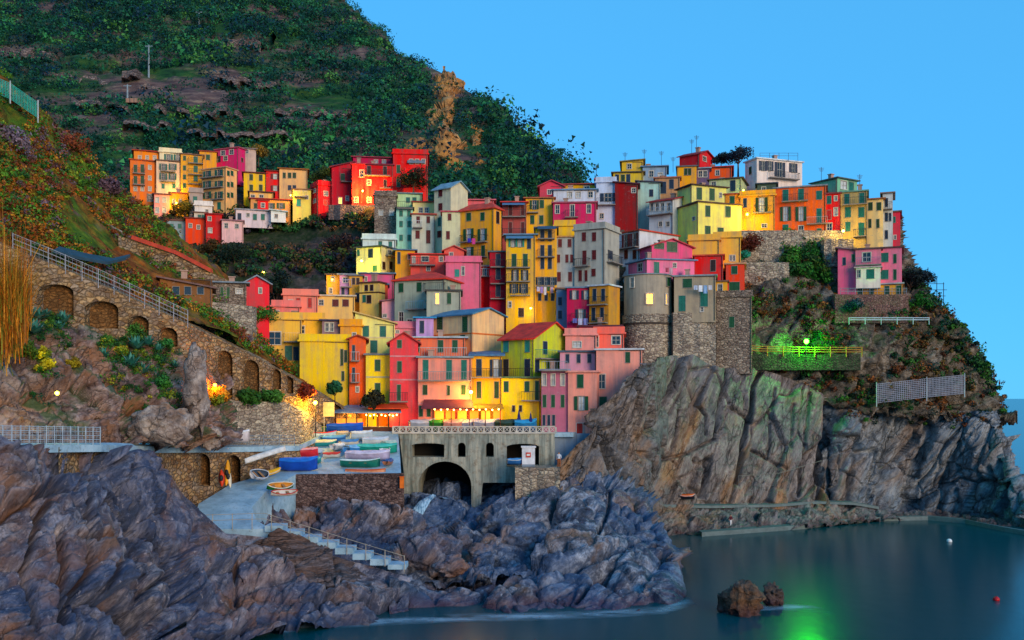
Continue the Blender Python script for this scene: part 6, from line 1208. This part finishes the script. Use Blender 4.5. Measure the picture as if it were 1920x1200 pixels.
m = MB(); m.slab([at(692, 757, 113)-O, at(762, 757, 113)-O, at(766, 765, 110.9)-O, at(690, 765, 110.9)-O], .12); m.obj('red_awning', flatm('#e04818', .7), rs)
rm_ = empty('restaurant_awning', at(797, 805, 112), 'restaurant terrace under a dark red awning on the piazza', 'awning'); O = rm_.location
a0, a1 = at(795, 749, 112.7)-O, at(884, 749, 112.7)-O; m = MB(); m.slab([a0, a1, a1+Vector((.4, -2.6, -.95)), a0+Vector((-.1, -2.6, -.95))], .1); m.obj('canopy', flatm('#7a3440', .7), rm_)
for x in (812, 846, 880, 910, 938): p = at(x, 800, 110.6)-O; MB().tube((p.x, p.y, zp-O.z), (p.x, p.y, at(0, 768, 110.6).z-O.z), .05).obj('post', flatm('#5a3020', .7), rm_)
m = MB(); a0, a1 = at(884, 757, 114)-O, at(942, 757, 114)-O; m.slab([a0, a1, a1+Vector((.2, -2.8, -.5)), a0+Vector((0, -2.8, -.5))], .1); m.obj('side_canopy', flatm('#b08a2c', .7), rm_)
for k, x in enumerate((815, 836, 858, 880, 902, 925)):
    a, c = at(x, 788, 112.2)-O, at(x+17, 770, 112.2)-O; MB().box(a.x, c.x, a.y, a.y+.06, a.z, c.z).obj('lit_panel', emit('#ff8a18' if k % 2 else '#f8a828', .8), rm_)
for k in range(11): p = at(815+12*k, 767.5+(k % 2), 110.5)-O; MB().ball(p, .09, 8).obj('bulb', emit('#ffc860', 18), rm_)
for x in (830, 870, 920): p = at(x, 778, 111)-O; warm(p, 110, rm_)
def umbrella(px, py, Y, h, colr, label):
    root = empty('closed_umbrella', at(px, py, Y), label, 'umbrella'); m = MB(); m.tube((0, 0, h*.35), (0, 0, h*.5), .12, .26, 9).tube((0, 0, h*.5), (0, 0, h), .26, .03, 9); m.obj('canopy', flatm(colr, .8), root); MB().tube((0, 0, 0), (0, 0, h+.12), .03).obj('pole', flatm('#a8a8a8', .5), root); MB().tube((0, 0, 0), (0, 0, .1), .35, .3, 10).obj('foot', flatm('#888480', .8), root)
umbrella(973, 812, 111.3, 2.7, '#20286a', 'closed dark blue umbrella left of the pair on the piazza')
umbrella(995, 812, 111, 2.3, '#1c2c78', 'closed dark blue umbrella right of the pair on the piazza')
# sign board, kiosk
sg = empty('notice_board', at(611, 803, 109.5), 'pale yellow notice board below the street lamp', 'sign'); MB().box(-.95, .95, -.05, .05, 1.3, 2.9).obj('panel', flatm('#f0dc90', .7), sg); MB().tube((-.2, .02, -.5), (-.2, .02, 1.3), .08).obj('post', flatm('#b0a890', .7), sg)
kk = empty('kiosk', at(991, 875, 106.6), 'white kiosk with a red sign in the bridge opening', 'kiosk'); MB().box(-.7, .7, 0, 1.2, 0, 2.05).obj('body', flatm('#dfe4ea', .6), kk); MB().box(-.8, .8, -.1, 1.3, 2.05, 2.2).obj('roof', flatm('#e8ecf0', .6), kk); MB().box(-.3, .25, -.04, -.003, 1.0, 1.55).obj('sign', flatm('#d84838', .6), kk); MB().box(-.7, .7, -.02, -.002, 0, .25).obj('plinth', flatm('#8090a0', .7), kk)
MB().box(-.2, .15, -.05, -.042, 1.18, 1.38).obj('sign_letters', flatm('#f0f0ea', .6), kk)
boat(966, 873, 107, 1.7, 10, '#2a6ab0', 'blue dinghy in the bridge opening beside the kiosk', cover='#3a90d0', W=.5, H=.5, name='dinghy', dz=.1)
lb = empty('lifebuoy_post', at(754, 915, 97.6), 'orange lifebuoy box on the end of the quay wall', 'lifebuoy'); MB().box(-.2, .2, -.3, -.05, 0, 1.1).obj('case', flatm('#f07818', .6), lb); MB().box(-.24, .24, -.34, -.04, 1.1, 1.18).obj('lid', flatm('#e06010', .6), lb)
# ------------------------------------------------------------------ trees, shrubs, agaves
def near(key, px, py):
    d = PATCH[key]; i = int(np.argmin((d['px']-px)**2+(d['py']-py)**2)); return Vector(d['P'][i]), Vector(d['n'][i])
# stream cascades
FOAM, t, b = newmat('white_water'); n = NT(t); b.inputs['Roughness'].default_value = .35
n.to(b, 'Base Color', n.ramp(n.noise(2.2, 5, n.map((3, .6, .6))), [(.35, lin('#3a6a8c')), (.6, lin('#a8cce0'))])); n.bump(b, n.noise(3, 4), .5, .1)
def cascade(pts, name='cascade'):
    m = MB(); V = [(near('stream_bed', x, y)[0]+Vector((0, -.35, .1)), w2) for x, y, Y, w2 in pts]; k = 6
    for (a, wa) in V:
        for j in range(k+1): s = -1+2*j/k; m.v.append((a.x+s*wa, a.y, a.z+.18*(1-s*s)+.05*math.sin(9*s+a.z*3)))
    for i in range(len(V)-1):
        for j in range(k): q = i*(k+1)+j; m.f.append((q, q+1, q+k+2, q+k+1))
    return tag(m.obj(name, FOAM, smooth=True), kind='structure')
cascade([(858, 902, 108.2, .25), (850, 920, 107, .4), (838, 938, 105, .55), (826, 950, 103.5, .4)])
cascade([(815, 958, 101, .35), (800, 968, 99.5, .6), (782, 978, 98, .75), (758, 985, 97, .5)])
BARK, t, b = newmat('bark'); n = NT(t); n.to(b, 'Base Color', n.ramp(n.noise(3, 5, n.map((1, 1, .3))), [(.3, lin('#2a1c14')), (.7, lin('#6a5040'))])); b.inputs['Roughness'].default_value = .9
def tree(p, h, r, cols, label, name='tree', seed=1, trunk=.4, leaf=.16, nl=7, dens=260, squash=.8):
    g = np.random.default_rng(seed); root = empty(name, p, label, 'tree' if 'shrub' not in name else 'shrub'); m = MB(); hb = h*trunk; m.tube((0, 0, -.5), (0, 0, hb), .16*h/4, .1*h/4, 7); C = []
    for k in range(nl):
        a = k*2.4+g.uniform(-.3, .3); rad = r*(.15 if k == 0 else g.uniform(.35, .7)); z = hb+(h-hb)*(.75 if k == 0 else g.uniform(.2, .7)); c = (rad*math.cos(a), rad*math.sin(a), z); C.append(c)
        mid = (c[0]*.5, c[1]*.5, hb+(z-hb)*.45); m.tube((0, 0, hb*.9), mid, .08*h/4, .05*h/4, 5).tube(mid, c, .05*h/4, .02*h/4, 5)
    m.obj('trunk', BARK, root, smooth=True); C = np.array(C); rr = g.uniform(.42, .62, nl)*r
    foliage('crown', [leaves(C, rr, dens, leaf, pick(cols, nl, seed), seed+3, squash, .35)], parent=root)
    return root
GD = ['#0e2c18', '#163c1c', '#1f4e20', '#0c2424']
tree(at(775, 366, 171.5), 4.4, 3.0, ['#1a2c14', '#2c3c18', '#4a2c18'], 'dark bushy tree in front of the scarlet end house', seed=3, leaf=.2)
tree(at(1384, 326, 166), 4.5, 2.4, ['#1c2430', '#202838', '#2a2c30'], 'dark round tree on the skyline beside the white villa', seed=5)
tree(at(1352, 316, 168), 2.6, 1.4, ['#182028', '#1c2c2c'], 'small dark tree behind the vermilion roof', seed=6)
tree(at(700, 778, 111.9), 2.6, 1.6, ['#141c14', '#1c2c18', '#24281c'], 'dark small tree in front of the bright yellow house', seed=7)
tree(at(628, 748, 112.2), 2.2, 1.0, ['#1c5030', '#2a6a38', '#205c44'], 'green bush against the big plain yellow house', 'shrub', seed=8, trunk=.15)
tree(at(486, 640, 117.5), 4.2, 2.0, ['#1c4a18', '#2a6020', '#3a6a20'], 'green tree behind the white pole', seed=9)
tree(at(520, 590, 133), 6.2, 1.9, ['#0a2414', '#0e2c18', '#0c2020'], 'dark green tree between the coral hut and salmon house', seed=10, squash=1.4, trunk=.2)
tree(at(640, 486, 163), 3.8, 3.2, ['#181418', '#241a20', '#1c2018'], 'dark leafless looking tree on the terraces left of the pale yellow house', seed=11)
tree(at(396, 490, 166), 3.6, 2.4, ['#4a3a18', '#5a4620', '#3c3018'], 'olive brown tree below the far hamlet', seed=12)
tree(at(440, 500, 160), 3.4, 3.0, ['#0e1c14', '#14281c'], 'dark tree on the terrace above the garden wall', seed=13)
tree(at(485, 308, 200), 3.6, 2.4, ['#7a5a18', '#8a6a1c', '#5a4a18'], 'yellow autumn tree right of the magenta far house', seed=14)
tree(at(346, 408, 179.5), 3.0, 2.0, ['#6a5a14', '#4a4a14', '#8a7018'], 'bush with yellow lamplight in its leaf colour in the far hamlet', 'shrub', seed=15, trunk=.2)  # yellow of the lamp is painted into the leaves
tree(at(606, 345, 190), 3.0, 2.6, ['#5a5a18', '#3c4a18'], 'olive bush above the small crimson house', 'shrub', seed=16, trunk=.2)
tree(at(1722, 582, 141), 2.6, 1.9, ['#1c5a14', '#2a6e18', '#246014'], 'round bright green bush right of the pink villa', 'shrub', seed=17, trunk=.15)
tree(at(1706, 560, 143), 4.4, 2.0, ['#101c1c', '#14242a', '#1a2c24'], 'dark tree against the right side of the pink villa', seed=18)
tree(at(1730, 558, 144.5), 4.0, 1.7, ['#16242a', '#1c2c2c'], 'dark thin tree further right of the pink villa', seed=19)
tree(at(1405, 470, 146), 2.2, 2.6, ['#5a2418', '#4a1c14', '#6a3018'], 'rust red bush hanging under the amber house', 'shrub', seed=20, trunk=.15)
tree(at(1395, 490, 143.5), 1.6, .9, ['#20806a', '#2a9078'], 'teal bush beside the tall peach wall', 'shrub', seed=21, trunk=.15)
tree(at(1600, 590, 138.6), 2.0, 1.5, ['#1c3a38', '#24484a'], 'blue green bush at the left foot of the villa wall', 'shrub', seed=22, trunk=.15)
tree(near('left_hillside', 205, 362)[0], 1.8, 1.8, ['#5a4450', '#6a5058', '#4a2c28'], 'mauve blossoming bush on the brow of the left slope', 'shrub', seed=23, trunk=.15)
tree(at(118, 300, 113), 3.0, 2.8, ['#5a2c1c', '#7a3c20', '#6a4448'], 'russet bush on the ridge of the left slope', 'shrub', seed=24, trunk=.15)
tree(at(20, 300, 98), 3.0, 2.6, ['#7a6a78', '#8a7888', '#5a4a50'], 'pale mauve blossoming bush high on the left slope', 'shrub', seed=25, trunk=.15)
tree(at(570, 680+66, 106.5), 1.4, 1.4, ['#7a2c14', '#8a3a18'], 'reddish bush on top of the arched path wall end', 'shrub', seed=27, trunk=.1)
tree(at(510, 757, 101), 1.3, 1.5, ['#2c5a1c', '#3c6a20'], 'green bush on the terrace between the small arches', 'shrub', seed=28, trunk=.1)
tree(at(465, 757, 98), 1.2, 1.3, ['#245020', '#30601c'], 'green bush in front of the second tall arch', 'shrub', seed=29, trunk=.1)
tree(at(408, 770, 91.8), 2.4, 1.2, ['#e09018', '#c88020', '#6a7a18'], 'bush with orange lamplight in its leaf colour by the tall arch', 'shrub', seed=30, trunk=.1)  # leaf colours hold the orange light of the lamp
def agave(px, py, s, label, seed):
    p, nn = near('path_rocks', px, py); g = random.Random(seed); root = empty('agave', p+Vector((0, -.25, .1)), label, 'agave', 'agaves on the left rocks'); mats = [flatm('#3f8c80', .5), flatm('#2c7468', .5), flatm('#58a090', .5)]
    for i in range(26):
        ring = i/26; el = R(12+72*ring+g.uniform(-6, 6)); az = i*2.39996; L = s*(1-.25*ring)*g.uniform(.85, 1.1); w2 = s*.11; d = Vector((math.cos(az)*math.cos(el), math.sin(az)*math.cos(el), math.sin(el))); sd_ = Vector((-math.sin(az), math.cos(az), 0)); up_ = d.cross(sd_)*-1; m = MB()
        prev = None
        for k in range(6):
            t = k/5; c = d*L*t+Vector((0, 0, -.12*L*t*t)); ww = w2*(.7+1.1*t if t < .35 else 1.09*(1-t)/.65)+.004; row = [c-sd_*ww+up_*.0, c-up_*-.03*s*(1-t), c+sd_*ww]; n0 = len(m.v); m.v += [tuple(q) for q in row]
            if prev is not None: m.f += [(prev, prev+1, n0+1, n0), (prev+1, prev+2, n0+2, n0+1)]
            prev = n0
        m.obj('leaf', mats[i % 3], root, smooth=True)
AG = [(75, 598, .95, 'teal agave under the second arch, left one'), (122, 604, 1.0, 'teal agave under the second arch, right one'), (58, 640, 1.05, 'large teal agave at the left below the arches'), (110, 626, .7, 'small agave below the second arch'), (92, 590, .6, 'small agave against the second arch foot'),
      (256, 658, 1.1, 'large bluish agave in the middle of the rock garden'), (280, 650, .9, 'agave right of the large bluish one'), (300, 660, .8, 'agave at the right top of the rock garden'), (196, 672, .85, 'agave at the left end of the rock garden'), (240, 698, 1.05, 'agave in the lower row of the rock garden, left'),
      (270, 700, 1.0, 'agave in the lower row of the rock garden, middle'), (298, 702, .9, 'agave in the lower row of the rock garden, right'), (330, 690, .6, 'small agave near the rock pillar'), (350, 752, 1.0, 'agave beside the pale rock pillar'), (328, 760, .7, 'small agave left of the pale rock pillar')]
for k, (x, y, s, lb_) in enumerate(AG): agave(x, y, s*1.6, lb_, k)
for k, (x, y, r_, cols, lb_) in enumerate([(75, 690, .8, ['#d8c818', '#b8b020', '#6a8018'], 'yellow flowering bush at the top of the flower trail'), (82, 712, .75, ['#e0d018', '#a8a020'], 'yellow flowering bush in the middle of the flower trail'), (100, 728, .6, ['#d8d820', '#b8c028'], 'yellow flowering bush beside the small lamp'),
      (215, 645, 1.0, ['#3c6a1c', '#4c7a20', '#2a5a20'], 'green bush left in the rock garden'), (262, 620, 1.1, ['#2a5a24', '#3a6a24'], 'green bush under the fourth arch'), (318, 655, .8, ['#1c5a24', '#2a6a2c'], 'deep green bush under the fifth arch'), (228, 675, .8, ['#7a8a1c', '#a09020'], 'yellow green bush among the agaves'), (140, 690, .6, ['#8a7a18', '#a89a20'], 'olive bush on the left rocks'), (300, 735, .8, ['#2a6a2c', '#3a7a28'], 'green bush below the agaves'), (48, 690, .9, ['#4c6a1c', '#5a7a20'], 'green bush left of the flower trail'), (345, 770, .9, ['#1c6030', '#288040'], 'bright green bush below the rock pillar agave')]):
    p, nn = near('path_rocks', x, y); tree(p+Vector((0, -.3, -.1)), r_*1.6, r_, cols, lb_, 'shrub', 40+k, .1, .09, 6, 170)
# tall orange reeds on the left edge
g = np.random.default_rng(77); n_ = 3600; V = []; Q = []; T = []
for i in range(n_):
    cl = i % 9; bx = -50+cl*11+g.normal(0, 8); by = 630-abs(bx-5)*.5+g.normal(0, 26); Yr = 70-g.uniform(0, 3); p = np.array(at(bx, by, Yr)); h = g.gamma(6, .62); az = g.uniform(0, 6.28); ln = abs(g.normal(.18, .3)); s = np.array([math.cos(az+1.57), math.sin(az+1.57), 0])*g.uniform(.015, .04); k = len(V)
    pts = [p+np.array([math.cos(az)*ln*h*t*t*1.3, math.sin(az)*ln*h*t*t*1.3, h*(t-.35*ln*t*t*t*1.6)]) for t in (0, .35, .7, 1)]
    for j, q in enumerate(pts): V += [q-s*(1-j*.28), q+s*(1-j*.28)]
    Q += [(k+2*j, k+2*j+1, k+2*j+3, k+2*j+2) for j in range(3)]; c = np.array(lin(['#c87414', '#dc8c20', '#a85814', '#e8a838', '#8a5a1c', '#7a7a20'][int(g.integers(6))])); T += [c*g.uniform(.55, 1.2)]*8
o = link('reeds', np_mesh('reeds', np.array(V), np.array(Q), LEAF, False, np.clip(np.array(T), 0, 1))); tag(o, 'tall orange reeds at the left edge before the arches', 'reeds', None, 'stuff')
# soft foam where the swell meets the rocks
FO, t, b = newmat('sea_foam'); n = NT(t); b.inputs['Base Color'].default_value = (.55, .72, .85, 1); b.inputs['Roughness'].default_value = .6
at_ = t.nodes.new('ShaderNodeAttribute'); at_.attribute_name = 'tint'; al = n.math('MULTIPLY', n.sep(at_.outputs['Color'], 0), n.ramp(n.noise(.5, 5, n.map((.5, 1, 1)), .6), [(.38, (0, 0, 0)), (.7, (.75, .75, .75))])); n.to(b, 'Alpha', al)
def foam(pts, label, wd=1.6):
    V = []; T = []; Q = []; k = 7
    for (x, y) in pts:
        Yw = CZ*F/(y-HY); p = at(x, y, Yw)
        for j in range(k): s = j/(k-1); V.append((p.x+.2*(s-.5), p.y+(.6-s)*wd, .012)); T.append([math.sin(math.pi*s)**1.5]*3)
    for i in range(len(pts)-1):
        for j in range(k-1): a = i*k+j; Q.append((a, a+1, a+k+1, a+k))
    T = np.array(T); T[:k] = 0; T[-k:] = 0
    o = link('sea_foam', np_mesh('sea_foam', np.array(V), np.array(Q), FO, True, T)); return tag(o, label, 'foam', None, 'stuff')
foam([(x, float(I(x, [420, 560, 700, 860, 1000, 1150, 1240, 1300], [1196, 1178, 1168, 1160, 1158, 1152, 1146, 1128]))) for x in range(420, 1301, 20)], 'thin pale foam along the foot of the shore rocks', 3.2)
foam([(x, 1139+.05*abs(x-1450)) for x in range(1345, 1560, 12)], 'pale foam trailing right of the rock in the pool', 3.0)
# ------------------------------------------------------------------ poles, antennas, buoys, laundry, people
pl = empty('utility_pole', at(485, 652, 117), 'tall white pole beside the yellow house', 'pole'); MB().tube((0, 0, 0), (0, 0, 7.8), .16, .12, 10).obj('shaft', flatm('#c8d4d8', .5), pl, smooth=True); MB().box(-.25, .25, -.25, .25, 0, 2.6).obj('cabinet', flatm('#b0d0d4', .6), pl)
for k, (x, y0, y1, Y, lb_) in enumerate([(373, 50, 20, 320, 'power pole high on the mountain'), (279, 130, 84, 292, 'taller power pole on the mountain left of centre'), (239, 185, 158, 268, 'short pole beside a terrace hut on the mountain')]):
    h = (y0-y1)*Y/F; q = empty('power_pole', at(x, y0, hillY(np.array(x), np.array(y0)).item()-4), lb_, 'pole'); MB().tube((0, 0, -3), (0, 0, h), .3, .2).obj('shaft', flatm('#8fa0a8', .6), q); MB().box(-1.1, 1.1, -.1, .1, h-.5, h-.3).obj('crossarm', flatm('#8fa0a8', .6), q)
block('terrace_hut', 'small pale ruined hut on the mountain terraces', 236, 258, 184, 192, 262, 5, plaster('#9a7a68'), 'hut')
for k, (x, y, Y, lb_) in enumerate([(1172, 303, 166, 'television antenna above the olive yellow top storey'), (1208, 303, 166, 'television antenna between the yellow and blue grey roofs'), (1240, 312, 165, 'television antenna on the blue grey flat house'), (1262, 312, 164, 'television antenna left of the crimson top house'), (1297, 284, 168, 'television antenna left on the crimson top house'), (1306, 282, 168, 'television antenna right on the crimson top house'), (1540, 332, 156, 'television antenna on the jade green roof'), (1612, 352, 152, 'television antenna behind the tan tower'), (1118, 338, 162, 'television antenna on the ridge roofs')]):
    q = empty('antenna', at(x, y, Y), lb_, 'antenna'); h = 1.6+.5*(k % 3); m = MB().tube((0, 0, -1), (0, 0, h), .035); m.obj('mast', flatm('#3a4048', .5), q); m = MB()
    for j in range(4): m.box(-.45+.06*j, .45-.06*j, -.02, .02, h-.2-.16*j, h-.16-.16*j)
    m.obj('rods', flatm('#3a4048', .5), q)
tr = empty('trellis', at(1740, 560, 145), 'bare wooden trellis frame at the edge of the promontory', 'trellis'); TW = flatm('#2c3238', .8)
for x, h in ((0, 4.6), (1.3, 3.2), (2.3, 2.4)): MB().tube((x, 0, -2), (x, 0, h), .05).obj('post', TW, tr)
for z, x0, x1 in ((.4, -.6, 2.6), (1.3, -.6, 2.8), (2.2, -.4, 2.4)): MB().tube((x0, 0, z), (x1, 0, z), .04).obj('crossbar', TW, tr)
def buoy(px, py, colr, r, label):
    Y = CZ*F/(py-HY); q = empty('buoy', at(px, py, Y), label, 'buoy', None); MB().ball((0, 0, .1), r, 12, .9).obj('float', flatm(colr, .4), q, smooth=True); MB().tube((0, 0, r*.8), (0, 0, r*1.5), .05).obj('eye', flatm('#404040', .5), q)
buoy(1780, 1016, '#e8f0f0', .32, 'white mooring buoy on the pool'); buoy(1868, 1126, '#d02028', .28, 'red mooring buoy near the right edge of the pool')
def laundry(px0, px1, py, Y, cols, label):
    a, c = at(px0, py, Y), at(px1, py, Y); q = empty('washing_line', a, label, 'laundry'); MB().tube((0, 0, 0), c-a, .012, k=4).obj('line', RAIL, q); n_ = len(cols)
    for i, h in enumerate(cols):
        x0 = (c.x-a.x)*(i+.1)/n_; x1 = (c.x-a.x)*(i+.9)/n_; m = MB(); hh = .6+.25*(i % 3); k = 4
        for j in range(k+1):
            for r_ in range(k+1): m.v.append((x0+(x1-x0)*j/k, -.03+.06*math.sin(j*2.1+i)*r_/k, -hh*r_/k))
        for j in range(k):
            for r_ in range(k): z = j*(k+1)+r_; m.f.append((z, z+1, z+k+2, z+k+1))
        m.obj('cloth', flatm(h, .9), q)
laundry(1006, 1038, 538, 134.8, ['#d8d4f0', '#a890d8', '#e8e4e8', '#3a6a3a', '#c8a8c0'], 'washing on the tall yellow house balcony')
laundry(1073, 1103, 597, 129.8, ['#6a70c0', '#c8d0f0', '#8088c8'], 'bluish washing on the magenta lower house')
laundry(876, 892, 447, 145.6, ['#3a30b0', '#e04898'], 'violet and pink washing on the golden yellow house')
laundry(1247, 1262, 502, 133.2, ['#b05060', '#d0a8b0'], 'small washing on the pink storey above the tower')
laundry(1300, 1336, 535, 132, ['#b8c8e0', '#e8f0f8', '#88b0d8', '#d8d8e0'], 'pale washing on the tower terrace')
def person(px, py, Y, h, top, legs, label, yaw=0, step=.12):
    k = h/1.75; J = {'pel': (0, 0, .95), 'chest': (0, -.02, 1.28), 'neck': (0, 0, 1.47), 'head': (0, -.02, 1.6), 'crown': (0, 0, 1.72), 'ls': (-.19, 0, 1.4), 'le': (-.25, .05, 1.12), 'lh': (-.24, -.06, .86), 'rs': (.19, 0, 1.4), 're': (.26, -.04, 1.14), 'rh': (.22, -.18, .92), 'lk': (-.1, -step, .5), 'lf': (-.1, -step*.2, .07), 'lt': (-.1, -step*.2-.16, .03), 'rk': (.1, step*.4, .5), 'rf': (.1, step*1.6, .08), 'rt': (.1, step*1.6-.15, .03), 'lp': (-.1, 0, .9), 'rp': (.1, 0, .9)}
    E = [('pel', 'chest'), ('chest', 'neck'), ('neck', 'head'), ('head', 'crown'), ('chest', 'ls'), ('ls', 'le'), ('le', 'lh'), ('chest', 'rs'), ('rs', 're'), ('re', 'rh'), ('pel', 'lp'), ('lp', 'lk'), ('lk', 'lf'), ('lf', 'lt'), ('pel', 'rp'), ('rp', 'rk'), ('rk', 'rf'), ('rf', 'rt')]
    rad = {'pel': .15, 'chest': .16, 'neck': .06, 'head': .1, 'crown': .075, 'ls': .07, 'rs': .07, 'le': .05, 're': .05, 'lh': .04, 'rh': .04, 'lp': .1, 'rp': .1, 'lk': .07, 'rk': .07, 'lf': .05, 'rf': .05, 'lt': .04, 'rt': .04}
    nm = list(J); me = bpy.data.meshes.new('person'); me.from_pydata([tuple(c*k for c in J[q]) for q in nm], [(nm.index(a), nm.index(c)) for a, c in E], []); o = bpy.data.objects.new('person', me); col.objects.link(o)
    md = o.modifiers.new('skin', 'SKIN')
    for i, q in enumerate(nm): me.skin_vertices[0].data[i].radius = (rad[q]*k, rad[q]*k*(.8 if q in ('chest', 'pel') else 1)); me.skin_vertices[0].data[i].use_root = q == 'pel'
    o.modifiers.new('sub', 'SUBSURF').render_levels = 2; o.modifiers['sub'].levels = 2
    dg = bpy.context.evaluated_depsgraph_get(); m2 = bpy.data.meshes.new_from_object(o.evaluated_get(dg)); o.modifiers.clear(); o.data = m2; m2.materials.clear()
    for h_ in ('#c89878', top, legs, '#2a1c14', '#202024'): m2.materials.append(flatm(h_, .8))
    for f in m2.polygons:
        z = f.center.z/k; x = abs(f.center.x)/k; f.material_index = 4 if z < .09 else 2 if z < .98 and x < .2 else 3 if z > 1.64 or (z > 1.52 and f.center.y > .03) else 0 if z > 1.46 or (x > .2 and z < 1.1) else 1; f.use_smooth = True
    o.location = at(px, py, Y); o.rotation_euler = (0, 0, R(yaw)); return tag(o, label, 'person')
person(1370, 989, qy(990)+.9, 1.72, '#5a1828', '#d8e0e8', 'person in a dark red top and white trousers on the quay', 30)
person(1048, 877, 106.2, 1.75, '#dce4ec', '#a05a28', 'person in a white shirt and tan trousers on the stone pier', -20, .05)
for o in bpy.data.objects:
    if o.parent is None and 'category' in o and 'kind' not in o: o['kind'] = 'thing'
# ------------------------------------------------------------------ check that labels single things out
_seen = {}
for o in bpy.data.objects:
    if o.parent is None and 'label' in o: _seen.setdefault(o['label'], []).append(o.name)
for l, ns in _seen.items():
    if len(ns) > 1: print('DUPLICATE LABEL', l, ns)
